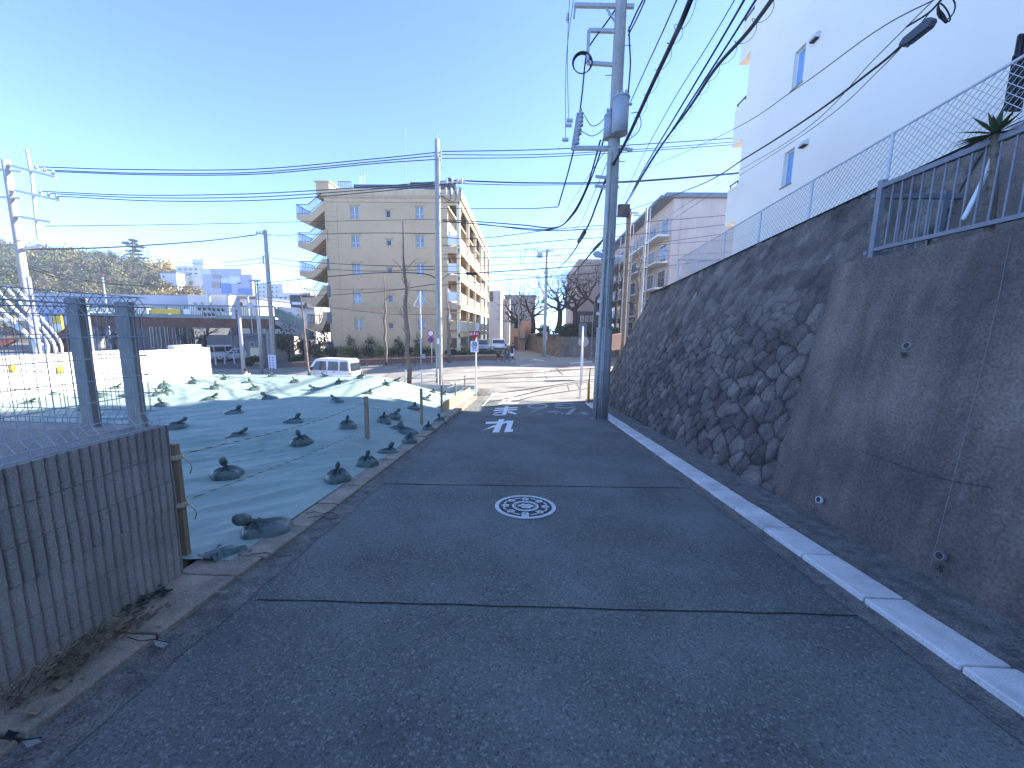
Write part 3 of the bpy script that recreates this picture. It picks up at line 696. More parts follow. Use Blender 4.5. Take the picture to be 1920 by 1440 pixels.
# weeds and leaves at the wall foot
def gpos(x, y): return Vector((x, y, gz(0, y)+.04))
mb = MB()
for i in range(230):
    b = gpos(random.uniform(-2.36, -2.16), random.uniform(1.35, 2.0)); b.z -= .01; a = random.uniform(0, 6.28); L = random.uniform(.06, .24)
    d = Vector((abs(math.cos(a))*.6, math.sin(a), random.uniform(.15, .9))).normalized()
    q = [b, b+d*L*.5+Vector((0, 0, L*.12)), b+d*L+Vector((0, 0, -L*.15))]; mb.tube(q, [.0022, .0016, .0008], 3)
    if i % 3 == 0: mb.leaf(q[-1], .016); mb.leaf(q[1], .013)
    if i % 9 == 0: mb.ell(q[-1], .007, .018, .007, 6, 5)
mb.build('dry_weeds', M['dry'], kind='stuff', label='dry grass tuft at the foot of the block wall')
mb = MB()
for i in range(70):
    b = gpos(-2.36+random.random()**2*.10, random.uniform(1.98, 2.22)); b.z += random.uniform(.0, .05); mb.leaf(b, random.uniform(.012, .026), Vector((random.uniform(-.2, .6), random.uniform(-.4, .4), 1)).normalized())
mb.build('ivy_clump', M['leaf_d'], label='small clump of round green leaves at the block wall foot', cat='plant')
for i, (px, py, mt, lb) in enumerate(((110, 1290, 'wood', 'pale curled dead leaf on the kerb beside the weeds'), (35, 1320, 'leaf_b', 'brown dead leaf among the dry weeds'), (64, 1338, 'wood', 'pointed pale dead leaf below the weeds'),
                                      (108, 1268, 'leaf_b', 'brown dead leaf under the green leaf clump'), (20, 1385, 'cl_dark', 'black flattened scrap lying on the kerb corner'))):
    p = hit(px, py, lambda x, y: gz(0, y)+.045); s_ = .03 if i < 4 else .032; vs = []
    for k in range(9):
        a = k*math.pi*2/8; rr = s_*(1 if k % 2 else .6)*random.uniform(.6, 1.25)
        vs.append((p.x+rr*math.cos(a)*1.3, p.y+rr*math.sin(a)*.8, p.z+.006+abs(math.sin(a))*.012))
    MB().prism(vs[:8], (0, 0, .0025)).build('dead_leaf' if i < 4 else 'rubber_scrap', M[mt], label=lb, cat='leaf' if i < 4 else 'scrap')

# ================================================================== RETAINING WALLS (right)
def rx(z, y): return 3.02+.45*(z+.082*min(y, 14))
def rtop(y): return 3.95-.051*y
ys0, ys1 = 4.55, 16.0
u = np.arange(ys0, ys1+.001, .026); v = np.linspace(0, 1, 176)
U, V = np.meshgrid(u, v)
zb = -.082*np.minimum(U, 14)-.08*(U > 14)-.12; zt = 3.95-.051*U
Z = zb+(zt-zb)*V; SL = (Z-zb)*1.097
rs = np.random.RandomState(4); cs = .29; NU, NV = 100, 60
jx = rs.uniform(-.38, .38, (NU, NV)); jy = rs.uniform(-.38, .38, (NU, NV)); tn = rs.uniform(0, 1, (NU, NV)); dp = rs.uniform(-1, 1, (NU, NV)); tlx = rs.uniform(-1, 1, (NU, NV)); tly = rs.uniform(-1, 1, (NU, NV))
# rotate 40 degrees for the diagonal coursing
an = .5; Ur = (U*math.cos(an)+SL*math.sin(an))/cs+14; Vr = (-U*math.sin(an)+SL*math.cos(an))/(cs*.92)+40
def cells(Ur, Vr):
    iu = np.floor(Ur).astype(int); iv = np.floor(Vr).astype(int)
    F1 = np.full(Ur.shape, 9.); F2 = np.full(Ur.shape, 9.); tone = np.zeros(Ur.shape); dep = np.zeros(Ur.shape); tlt = np.zeros(Ur.shape)
    for du in (-2, -1, 0, 1, 2):
        for dv in (-2, -1, 0, 1, 2):
            a, b = (iu+du), (iv+dv); am, bm = a % NU, b % NV
            cx = a+.5+jx[am, bm]; cy = b+.5+jy[am, bm]
            dx, dy = Ur-cx, Vr-cy; d = (np.abs(dx)**2.6+np.abs(dy)**2.6)**(1/2.6)
            m = d < F1; F2 = np.where(m, F1, np.minimum(F2, d)); F1 = np.where(m, d, F1)
            tone = np.where(m, tn[am, bm], tone); dep = np.where(m, dp[am, bm], dep); tlt = np.where(m, tlx[am, bm]*dx+tly[am, bm]*dy, tlt)
    return F1, F2, tone, dep, tlt
F1, F2, tone, dep, tlt = cells(Ur, Vr)
edge = np.clip((F2-F1)/.22, 0, 1); sm = edge*edge*(3-2*edge)
jnt = np.clip((F2-F1)/.13, 0, 1)
fn = np.array([[noise.noise(Vector((float(a)*7, float(b)*7, 1))) + .6*noise.noise(Vector((float(a)*16, float(b)*16, 5))) for a, b in zip(ra, rb)] for ra, rb in zip(U, SL)])
D = .036*sm+.010*dep*jnt+.018*tlt*jnt+.012*fn-.02
# less relief on the upper mortared courses
rel = 1-.6*np.clip((V-.3)/.4, 0, 1); D = D*rel
cb = math.atan(.45); Xb = 3.02+.45*(Z-zb-.12)
X = Xb-D*math.cos(cb); ZZ = Z+D*math.sin(cb)
nv, nu = U.shape
verts = np.stack([X, U, ZZ], -1).reshape(-1, 3)
idx = np.arange(nv*nu).reshape(nv, nu)
faces = np.stack([idx[:-1, :-1], idx[1:, :-1], idx[1:, 1:], idx[:-1, 1:]], -1).reshape(-1, 4)
sw = T('stone_retaining_wall', 'tall leaning dark stone retaining wall on the right of the road', 'retaining wall', (3.6, 10, gz(0, 10)))
org = np.array(sw.location)
me = bpy.data.meshes.new('stone_face'); me.from_pydata((verts-org).tolist(), [], faces.tolist())
at1 = me.attributes.new('tone', 'FLOAT', 'POINT'); at1.data.foreach_set('value', tone.reshape(-1).astype(np.float32))
at2 = me.attributes.new('joint', 'FLOAT', 'POINT'); at2.data.foreach_set('value', jnt.reshape(-1).astype(np.float32))
at3 = me.attributes.new('upper', 'FLOAT', 'POINT'); at3.data.foreach_set('value', np.clip((V-.5)/.3, 0, 1).reshape(-1).astype(np.float32))
me.polygons.foreach_set('use_smooth', [True]*len(me.polygons))
ms = mat('field_stone', (.175, .145, .125), (.07, .060, .054), ns=2.2, rough=.9, bump=.5, bs=38, grain=.35, gs=45, spec=.25)
nt = ms.node_tree; N = nt.nodes; L = nt.links; b = N['Principled BSDF']; src = b.inputs['Base Color'].links[0].from_socket
def attr(n): a = N.new('ShaderNodeAttribute'); a.attribute_name = n; return a.outputs['Fac']
mr = N.new('ShaderNodeMapRange'); mr.inputs[3].default_value = .7; mr.inputs[4].default_value = 1.35; L.new(attr('tone'), mr.inputs[0])
m1 = N.new('ShaderNodeMix'); m1.data_type = 'RGBA'; m1.blend_type = 'MULTIPLY'; m1.inputs[0].default_value = 1; L.new(src, m1.inputs[6]); L.new(mr.outputs[0], m1.inputs[7])
m2 = N.new('ShaderNodeMix'); m2.data_type = 'RGBA'; m2.inputs[7].default_value = (.012, .014, .011, 1)   # near-black joints, fading out on the upper courses
inv = N.new('ShaderNodeMath'); inv.operation = 'SUBTRACT'; inv.inputs[0].default_value = 1; L.new(attr('joint'), inv.inputs[1])
lowm = N.new('ShaderNodeMath'); lowm.operation = 'MULTIPLY'; up1 = N.new('ShaderNodeMath'); up1.operation = 'SUBTRACT'; up1.inputs[0].default_value = 1; L.new(attr('upper'), up1.inputs[1])
L.new(inv.outputs[0], lowm.inputs[0]); L.new(up1.outputs[0], lowm.inputs[1]); L.new(lowm.outputs[0], m2.inputs[0]); L.new(m1.outputs[2], m2.inputs[6])
# pale efflorescence spots with a shape of their own
tc = [n for n in N if n.type == 'TEX_COORD'][0]; n5 = N.new('ShaderNodeTexNoise'); n5.inputs['Scale'].default_value = 1.9; n5.inputs['Detail'].default_value = 7; L.new(tc.outputs['Object'], n5.inputs['Vector'])
mr5 = N.new('ShaderNodeMapRange'); mr5.inputs[1].default_value = .665; mr5.inputs[2].default_value = .72; L.new(n5.outputs['Fac'], mr5.inputs[0])
m3 = N.new('ShaderNodeMix'); m3.data_type = 'RGBA'; m3.inputs[7].default_value = (.24, .23, .22, 1); L.new(mr5.outputs[0], m3.inputs[0]); L.new(m2.outputs[2], m3.inputs[6]); L.new(m3.outputs[2], b.inputs['Base Color'])
me.materials.append(ms); o = bpy.data.objects.new('stone_face', me); COL.objects.link(o); o.parent = sw
# body behind the facing, its end and cap
def prof(y, inset=.10): zb_ = gz(3, y)-.4; zt_ = rtop(y)-.02; return [(rx(zb_, y)+inset, y, zb_), (rx(zt_, y)+inset, y, zt_), (rx(zt_, y)+1.2, y, zt_), (rx(zt_, y)+1.2, y, zb_)]
a, b_ = prof(4.55), prof(15.97)
MB().add(a+b_, [(0, 1, 2, 3), (7, 6, 5, 4), (0, 4, 5, 1), (1, 5, 6, 2), (2, 6, 7, 3), (3, 7, 4, 0)]).build('wall_core', ms, sw)
mb = MB(); P = [(rx(rtop(y), y), y, rtop(y)) for y in frange(4.6, 16, .6)]; n = len(P)
vs = sum([[(x-.0, y, z-.07), (x-.02, y, z+.015), (x+.30, y, z+.02), (x+.30, y, z-.07)] for x, y, z in P], [])
mb.add(vs, [(i*4+j, (i+1)*4+j, (i+1)*4+(j+1) % 4, i*4+(j+1) % 4) for i in range(n-1) for j in range(4)]); mb.build('coping', ms, sw)
# near concrete wall
cw = T('concrete_retaining_wall', 'stained dark concrete retaining wall at the near right', 'retaining wall', (3.3, 1, gz(0, 1)))
pf = lambda y: [(3.0, y, gz(0, y)-.3), (3.0+.19*(2.4-gz(0, y)), y, 2.4), (3.95, y, 2.4), (3.95, y, gz(0, y)-.3)]
mb = MB(); Ys = frange(-4, 4.66, .55); P = [pf(y) for y in Ys]; vs = sum(P, [])
mb.add(vs, [(i*4+j, (i+1)*4+j, (i+1)*4+(j+1) % 4, i*4+(j+1) % 4) for i in range(len(Ys)-1) for j in range(4)]+[(3, 2, 1, 0), tuple(len(vs)-4+j for j in range(4))])
mb.build('wall_body', M['conc_wall'], cw, bevel=.01)
def onface(px, py):      # on the battered face
    d = ray(px, py); lo, hi = .5, 12
    for _ in range(40):
        m = (lo+hi)/2; p = CAMP+d*m
        if p.x > 3.0+.19*(p.z-gz(0, p.y)): hi = m
        else: lo = m
    return CAMP+d*lo
nf = Vector((-1, 0, .19)).normalized()
for px, py, rr, mt in ((1700, 648, .034, 'conc'), (1535, 937, .036, 'white_metal'), (1762, 1042, .033, 'grey_metal')):
    p = onface(px, py); h_ = MB().disc(p-nf*.02, rr, nf, 20, .026, rr*.80).build('weep_pipe', M[mt], cw)
    MB().disc(p-nf*.01, rr*.8, nf, 20, .013).build('pipe_bore', M['dark'], h_)
mb = MB(); P = [onface(*q)+nf*.001 for q in ((1615, 845), (1660, 862), (1700, 878), (1745, 893), (1800, 905), (1860, 915))]; mb.tube(P, .0022, 4); 
mb.build('crack', M['tar'], cw)
for P_ in (((1895, 330+110), (1872, 560), (1838, 700), (1800, 850), (1745, 1060)), ((1640, 478), (1626, 560), (1600, 700), (1570, 850), (1548, 960))):
    mb = MB(); mb.tube([onface(*q)+nf*.0004 for q in P_], .0016, 4); mb.build('form_joint', M['conc_wall'] if P_[0][0] < 1700 else M['conc'], cw)
M['moss'] = mat('damp_stain', (.045, .05, .035), (.02, .022, .018), ns=12, rough=.95)
random.seed(9)
for (px, py, w_, h_) in ((1530, 962, 13, 34), (1694, 664, 7, 10), (1764, 1066, 9, 16)):
    mb = MB()
    for k in range(70):
        q = onface(px+random.gauss(0, w_*.45), py+abs(random.gauss(0, h_*.5))-h_*.3)+nf*.002; mb.leaf(q, random.uniform(.003, .009), (nf+Vector((0, random.gauss(0, .3), random.gauss(0, .3)))).normalized())
    mb.build('moss_stain', M['moss'], cw)
# terrace soil + upper wall
MB().grid(frange(3.7, 5.2, .1), frange(-4, 4.7, .1), lambda x, y: 2.40+.05*(x-3.7)+.05*noise.noise(Vector((x*5, y*5, 0)))-.012).build('terrace_soil', M['soil'], kind='structure', loc=(0, 0, 0))
uw = T('upper_retaining_wall', 'smooth dark concrete upper wall behind the grey railing', 'retaining wall', (4.6, 1, 2.4))
g = lambda y, z: (rx(z, y)+.02, y, z)
mb = MB(); Ys = frange(-4, 4.72, .6); vs = sum([[g(y, 2.2), g(y, rtop(y)), (rx(rtop(y), y)+.35, y, rtop(y)), (rx(rtop(y), y)+.9, y, 2.2)] for y in Ys], [])
mb.add(vs, [(i*4+j, (i+1)*4+j, (i+1)*4+(j+1) % 4, i*4+(j+1) % 4) for i in range(len(Ys)-1) for j in range(4)]+[(3, 2, 1, 0), tuple(len(vs)-4+j for j in range(4))])
mb.build('wall_body', M['conc_wall'], uw, bevel=.01)
MB().grid(frange(4.9, 40, 1.3)[0:], frange(-14, 15.95, 1.3), lambda x, y: rtop(max(y, -2))-.04-.0*x).build('upper_ground', M['pave'], kind='structure', loc=(0, 0, 0))
MB().box(5.1, 40, 15.6, 15.95, -1.6, 3.05).build('end_retaining_wall', M['conc_wall'], label='dark retaining wall end face turning the corner to the right', cat='retaining wall')

# grey railing, two panels
def railing(mb_name, a, b, z0, z1, n, label, posts):
    a = Vector(a); b = Vector(b); d = b-a; rt = T('railing', label, 'railing', (a+b)/2+Vector((0, 0, z0)))
    up_ = Vector((0, 0, 1))
    MB().bar(a+up_*(z1-.05), b+up_*(z1-.05), .05, .045).build('top_rail', M['grey_metal'], rt)
    MB().bar(a+up_*(z0+.09), b+up_*(z0+.09), .045, .035).build('bottom_rail', M['grey_metal'], rt)
    for i in range(1, n):
        p = a+d*(i/n); MB().cyl(p+up_*(z0+.10), p+up_*(z1-.06), .0085, 8).build('baluster', M['grey_metal'], rt)
    for p in posts:
        p = Vector(p); MB().box(p.x-.028, p.x+.028, p.y-.028, p.y+.028, z0-.02, z1+.01).build('post', M['grey_metal'], rt, bevel=.004)
railing('r', (3.62, 4.3, 0), (3.62, 2.83, 0), 2.4, 3.17, 15, 'grey metal railing along the top of the concrete retaining wall', [(3.62, 4.33, 0), (3.62, 2.83, 0)])
railing('r', (3.68, 4.5, 0), (4.62, 4.5, 0), 2.4, 3.13, 9, 'short grey railing crossing the terrace behind the long one', [(4.42, 4.5, 0)])
railing('r', (3.62, 2.78, 0), (3.62, .3, 0), 2.4, 3.17, 24, 'grey railing panel continuing out of frame at the right edge', [(3.62, 1.4, 0), (3.62, .3, 0)])

# yucca with its white support pipe
yb = at(1858, 412, 3.35); yc = at(1866, 250, 3.35); yb.z = 2.42
yu = T('yucca', 'spiky yucca growing on the terrace behind the railing', 'plant', yb)
mb = MB(); pts = catmull([yb, yb.lerp(yc, .5)+Vector((.015, 0, 0)), yc], 6); mb.tube(pts, [.03-.0006*i for i in range(len(pts))], 8)
for i in range(46): p = yb.lerp(yc, random.random()); mb.leaf(p+Vector((random.uniform(-.03, .03), random.uniform(-.03, .03), 0)), .018)
mb.build('trunk', M['bark'], yu)
mb = MB()
for i in range(26):
    a = random.uniform(0, 6.28); el = random.uniform(-.35, 1.35); L = random.uniform(.14, .27); d = Vector((math.cos(a)*math.cos(el), math.sin(a)*math.cos(el), math.sin(el))); s_ = d.cross(Vector((0, 0, 1))).normalized()*.018
    b0 = yc+Vector((0, 0, .0)); e = b0+d*L+Vector((0, 0, -.05*L)); m_ = b0+d*L*.45
    mb.add([b0-s_*.6, b0+s_*.6, m_+s_, e, m_-s_], [(0, 1, 2, 3, 4)])
mb.build('leaf_rosette', M['leaf_l'] if False else M['leaf'], yu)
q = [at(1806, 412, 3.45), at(1840, 345, 3.45), at(1862, 295, 3.45), at(1880, 255, 3.5), at(1892, 240, 3.6), at(1912, 232, 3.7)]
MB().tube(catmull(q, 5), .017, 8).build('white_pipe', M['white'], label='slanting white plastic pipe behind the railing next to the yucca', cat='pipe', smooth=True)

# chain link fence on the stone wall
cf = T('chain_link_fence', 'white chain-link fence along the top of the stone retaining wall', 'fence', (5.05, 6, rtop(6)))
FX = 5.02; fh = .72; Y0, Y1 = -1.5, 13.45
fzb = lambda y: rtop(y)+.02
for y in [13.45-1.5*k for k in range(10)]: MB().cyl((FX, y, fzb(y)-.15), (FX, y, fzb(y)+fh+.01), .022, 8).build('post', M['white_metal'], cf)
MB().cyl((FX, Y0, fzb(Y0)+fh), (FX, Y1, fzb(Y1)+fh), .017, 8).build('top_rail', M['white_metal'], cf)
mb = MB(); sp = .092
nst = int((Y1-Y0)/sp)
for s in (-1, 1):
    for i in range(-12, nst+12):
        ya = Y0+i*sp; yb_ = ya+s*fh*1.0; za, zb_ = 0., fh
        if s*1 and (ya < Y0 or ya > Y1 or yb_ < Y0 or yb_ > Y1): continue
        mb.tube([(FX-.004*s, ya, fzb(ya)+za), (FX-.004*s, yb_, fzb(yb_)+zb_)], .0042, 3, cap=False)
mb.build('chain_mesh', M['wire_coat'], cf)
for hh in (.02, .36): MB().tube([(FX, Y0, fzb(Y0)+hh), (FX, Y1, fzb(Y1)+hh)], .003, 4).build('tension_wire', M['wire_coat'], cf)
cf2 = T('chain_link_fence', 'white chain-link fence return at the far end of the stone wall top', 'fence', (5.5, 13.5, rtop(13.5)))
e0 = Vector((FX, 13.5, fzb(13.45))); e1 = Vector((7.2, 13.5, fzb(13.45)))
for k in range(3): p = e0.lerp(e1, k/2); MB().cyl(p, p+Vector((0, 0, fh)), .02, 8).build('post', M['white_metal'], cf2)
MB().cyl(e0+Vector((0, 0, fh)), e1+Vector((0, 0, fh)), .017, 8).build('top_rail', M['white_metal'], cf2)
mb = MB()
for s in (-1, 1):
    for i in range(-12, 46):
        xa = FX+i*sp; xb = xa+s*fh
        if min(xa, xb) < FX or max(xa, xb) > 7.2: continue
        mb.tube([(xa, 13.5-.004*s, e0.z), (xb, 13.5-.004*s, e0.z+fh)], .0042, 3, cap=False)
mb.build('chain_mesh', M['wire_coat'], cf2)

# ================================================================== WHITE APARTMENT BUILDING (right)
BX, BY0, BY1 = 7.8, 6.21, 15.6
wb = T('apartment_building', 'tall plain white apartment building above the stone retaining wall', 'building', (12, 10, 3.2))
# side wall with real window openings, built as strips
ops = []
for (x0, y0, x1, y1) in ((1488, 93, 1507, 158), (1468, 284, 1486, 346)):
    pa = atX((x0+x1)/2, y0, BX); pb = atX((x0+x1)/2, y1, BX); ya = atX(x1, (y0+y1)/2, BX).y; yb_ = atX(x0, (y0+y1)/2, BX).y
    ops.append((ya, yb_, pb.z, pa.z))
ops.append((ops[0][0], ops[0][1], ops[0][2]+2.95, ops[0][3]+2.95)); ops.append((ops[1][0], ops[1][1], ops[1][2]+8.8, ops[1][3]+8.8))
oy0, oy1 = min(o[0] for o in ops), max(o[1] for o in ops)
ZB, ZT = 2.9, 17.6
mb = MB(); ops.sort(key=lambda o: o[2])
mb.box(BX, BX+.25, BY0, oy0, ZB, ZT); mb.box(BX, BX+.25, oy1, BY1, ZB, ZT)
z = ZB
for o in ops:
    mb.box(BX, BX+.25, oy0, oy1, z, o[2]); z = o[3]
    if o[0] > oy0+.001: mb.box(BX, BX+.25, oy0, o[0], o[2], o[3])
    if o[1] < oy1-.001: mb.box(BX, BX+.25, o[1], oy1, o[2], o[3])
mb.box(BX, BX+.25, oy0, oy1, z, ZT)
mb.build('side_wall', M['white_wall'], wb)
MB().box(BX+.251, 20, BY0+.25, BY1-.0, ZB, ZT).build('block', M['white_wall'], wb)
MB().box(BX-.003, 20, BY0-.03, BY0-.002, ZB, ZT).build('end_wall', M['grey_face'], wb)
MB().box(9.2, 20, -14, BY0+.01, ZB, 16.2).build('rear_wing', M['white_wall'], wb)  # unseen wing, added to keep the sun off the near road
MB().box(BX-.12, 20.2, BY0-.1, BY1+.1, ZT, ZT+.25).build('roof', M['slate'], wb)
for o in ops:
    wn = MB().box(BX+.10, BX+.14, o[0], o[1], o[2], o[2]+.04).box(BX+.10, BX+.14, o[0], o[1], o[3]-.04, o[3]).box(BX+.10, BX+.14, o[0], o[0]+.04, o[2]+.04, o[3]-.04).box(BX+.10, BX+.14, o[1]-.04, o[1], o[2]+.04, o[3]-.04).build('window', M['white'], wb)
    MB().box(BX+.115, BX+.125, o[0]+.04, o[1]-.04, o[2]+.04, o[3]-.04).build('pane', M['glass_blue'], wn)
    MB().box(BX-.03, BX+.11, o[0]-.03, o[1]+.03, o[2]-.035, o[2]+.001).build('sill', M['conc'], wn)
for px, py in ((1528, 71), (1507, 270)):
    p = atX(px, py, BX-.05); v_ = MB().prism([(BX-.13, p.y-.13, p.z+.04), (BX, p.y-.13, p.z+.10), (BX, p.y-.13, p.z-.06), (BX-.13, p.y-.13, p.z-.04)], (0, .26, 0)).build('vent_hood', M['white_metal'], wb)
    MB().box(BX-.12, BX-.01, p.y-.11, p.y+.11, p.z-.075, p.z-.055).build('grille', M['dark'], v_)
for k, (px, py0, py1) in enumerate(((1368, 70, 102), (1357, 150, 233), (1348, 292, 360), (1340, 420, 470))):
    z1 = at(px, py0, 16.0).z; z0 = z1-1.15 if k else z1-.9
    z0 = 3.0+2.9*(3-k)+.1; z1 = z0+1.15
    bl = MB().box(BX-.0, 19, BY1, BY1+.75, z0-.18, z0).box(BX+.0, BX+.12, BY1, BY1+.75, z0, z1).box(BX+.12, 19, BY1+.63, BY1+.75, z0, z1).build('balcony', M['white_wall'], wb)
    MB().box(BX+.02, BX+.07, BY1+.05, BY1+.7, z1+.12, z1+.16).box(BX+.03, BX+.06, BY1+.1, BY1+.13, z1, z1+.12).box(BX+.03, BX+.06, BY1+.62, BY1+.65, z1, z1+.12).build('handrail', M['black'], bl)
for (x0, y0, x1, y1) in ((1902, 70, 1935, 128), (1893, 108, 1935, 212)):
    a = at(x0, y0, BY0); b = at(x1, y1, BY0)
    wn = MB().box(a.x, b.x, BY0-.05, BY0-.031, b.z, a.z).build('window', M['dark'], wb)
    mb = MB(); n = 6
    for i in range(n): x = a.x+.02+(b.x-a.x-.04)*i/(n-1); mb.box(x-.008, x+.008, BY0-.07, BY0-.055, b.z, a.z)
    mb.box(a.x-.01, b.x, BY0-.07, BY0-.05, b.z, b.z+.03).box(a.x-.01, b.x, BY0-.072, BY0-.05, a.z-.03, a.z).build('window_bars', M['black'], wn)
MB().cyl((BX-.06, BY0+.12, 3.0), (BX-.06, BY0+.12, ZT), .035, 8).build('downpipe', M['grey_face'], wb)

# ================================================================== YELLOW APARTMENT BUILDING
YF = 38.0
yb_ = T('apartment_building', 'beige five-storey apartment building with stair landings on its left side', 'building', (at(740, 660, YF).x, 45, -1.4))
xL = at(619, 520, YF).x; xR = at(862, 520, YF).x; zg = -3.0; zR = at(740, 372, YF).z; zC = at(740, 357, YF).z
FHT = .0
rows = [(386, 411), (441, 464), (493, 516), (545, 570), (597, 620)]   # window tops/bottoms in the photograph
colsx = [(657, 673), (722, 733), (779, 793)]
xcore = xR-1.45
wins = []
for ci, (a, b) in enumerate(colsx):
    for ri, (t, bt) in enumerate(rows):
        y0, y1 = (t, bt) if ci != 1 else (t+8, bt-3)
        sx = (ri)*1.8*(1 if ci == 0 else .8 if ci == 1 else .6)
        p = at(a+sx, y0, YF); q = at(b+sx, y1, YF); wins.append((ci, ri, p.x, q.x, q.z, p.z))
Xc = {ci: (min(w_[2] for w_ in wins if w_[0] == ci), max(w_[3] for w_ in wins if w_[0] == ci)) for ci in range(3)}
fixed = []
for ci, ri, x0, x1, z0, z1 in wins:
    cx = sum(Xc[ci])/2; hw = (.42, .25, .42)[ci]; fixed.append((ci, ri, cx-hw, cx+hw, z0, z1))
mb = MB(); xa = xL
for ci in range(3):
    ws = sorted([w_ for w_ in fixed if w_[0] == ci], key=lambda w_: w_[4]); x0, x1 = ws[0][2], ws[0][3]
    mb.box(xa, x0, YF, YF+.3, zg, zR); z = zg
    for w_ in ws: mb.box(x0, x1, YF, YF+.3, z, w_[4]); z = w_[5]
    mb.box(x0, x1, YF, YF+.3, z, zR); xa = x1
mb.box(xa, xcore, YF, YF+.3, zg, zR)
mb.build('front_wall', M['beige'], yb_)
MB().box(xL, xcore-.0, YF+.301, YF+29, zg, zR).build('building_core', M['beige'], yb_)
for ci, ri, x0, x1, z0, z1 in fixed:
    wn = MB().box(x0, x0+.06, YF+.1, YF+.16, z0, z1).box(x1-.06, x1, YF+.1, YF+.16, z0, z1).box(x0+.06, x1-.06, YF+.1, YF+.16, z0, z0+.06).box(x0+.06, x1-.06, YF+.1, YF+.16, z1-.06, z1)
    if ci != 1: c_ = (x0+x1)/2; wn.box(c_-.04, c_+.04, YF+.1, YF+.16, z0+.06, z1-.06).box(x0+.06, c_-.04, YF+.11, YF+.15, z0+(z1-z0)*.36, z0+(z1-z0)*.36+.05).box(c_+.04, x1-.06, YF+.11, YF+.15, z0+(z1-z0)*.36, z0+(z1-z0)*.36+.05)
    wn = wn.build('window', M['winw'], yb_)
    MB().box(x0+.06, x1-.06, YF+.165, YF+.19, z0+.06, z1-.06).build('pane', M['curtain'] if ci != 1 else M['glass'], wn)
    MB().box(x0-.13, x1+.13, YF-.12, YF-.001, z1+.06, z1+.17).box(x0-.06, x1+.06, YF-.07, YF-.002, z1+.0, z1+.058).build('window_hood', M['beige_l'], wn)
    MB().box(x0-.05, x1+.05, YF-.06, YF-.001, z0-.08, z0-.005).build('sill', M['beige_l'], wn)
# cornices and band
zBd = at(740, 577, YF).z
MB().box(xL-.25, xR+.12, YF-.22, YF-.001, zR-.0, zR+.14).box(xL-.3, xR+.2, YF-.30, YF-.001, zR+.141, zC).box(xL-.1, xR+.05, YF-.10, YF-.002, zR-.35, zR-.001).build('cornice', M['beige_l'], yb_)
MB().box(xL-.05, xR+.1, YF-.10, YF-.001, zBd-.08, zBd+.10).box(xL-.1, xR+.15, YF-.17, YF-.001, zBd+.102, zBd+.34).box(xL-.05, xR+.1, YF-.06, YF-.002, zBd-.4, zBd-.30).build('band', M['beige_l'], yb_)
MB().box(xR+.001, xR+.2, YF-.17, YF+29, zR+.0, zC).box(xR+.001, xR+.12, YF-.1, YF+11.6, zBd-.05, zBd+.34).build('side_cornice', M['cream'], yb_)
mb = MB(); z = zg+.3; k = 0
while z < zR-.5:
    mb.box(xL+.002, xL+.98, YF-.035, YF-.001, z+.02, z+.40); z += .42; k += 1
mb.build('quoin', M['beige'], yb_)
# balconies on the right-hand long side
slabz = [at(849, y, YF).z for y in (462, 515, 568, 622)]; pitch = (slabz[0]-slabz[3])/3
fl = [slabz[3]-pitch*.98]+[slabz[3], slabz[2], slabz[1], slabz[0]]
bay = 5.8
for k, z in enumerate(fl):
    top = (fl[k+1] if k < 4 else zR+.05)
    gold = M['ochre'] if k < 1 else M['cream']
    MB().box(xcore, xR, YF+.02, YF+29, z-.16, z).build('balcony_slab', M['beige_l'], yb_)
    MB().box(xR-.14, xR+.02, YF, YF+29, top-.55, top-.162).build('edge_beam', gold, yb_)
    for b in range(5):
        y0 = YF+b*bay+.22; y1 = YF+(b+1)*bay-.2
        MB().box(xR-.24, xR-.17, y0, y1, z+.05, z+1.1+(.1 if k == 0 else 0)).build('parapet_panel', gold if k in (0,) or (k == 3 and b == 2) else (M['cream'] if (b+k) % 3 else M['white']) if k else gold, yb_)
        dr = MB().box(xcore+.002, xcore+.03, y0+.9, y0+2.7, z+.02, z+2.05).build('balcony_door', M['winw'], yb_)
        MB().box(xcore+.031, xcore+.04, y0+.98, y0+2.62, z+.1, z+1.97).build('pane', M['glass'], dr)
    # front end of the balcony stack
    MB().box(xcore+.30, xR-.32, YF+.05, YF+.11, z+.15, z+1.05).build('end_panel', M['signw'] if k > 1 else M['beige'], yb_)
    MB().box(xcore+.001, xR-.001, YF+.001, YF+.2, top-.62, top-.165).build('lintel', M['beige'], yb_)
for b in range(6):
    y = YF+b*bay; MB().box(xR-.3, xR+.03, y-(.0 if b else 0)+.0, y+.22, zg+.6, zR-.001).build('column', M['cream'], yb_)
MB().box(xcore+.001, xcore+.3, YF-.02, YF+.22, zg, zR-.001).build('column', M['beige'], yb_)
MB().box(xR-.12, xR, YF, YF+29, zg+.2, fl[0]+.05).build('plinth_band', M['ochre'], yb_)
MB().box(xcore, xR-.15, YF+.1, YF+28.8, zg, fl[0]-.17).build('plinth', M['dark'], yb_)
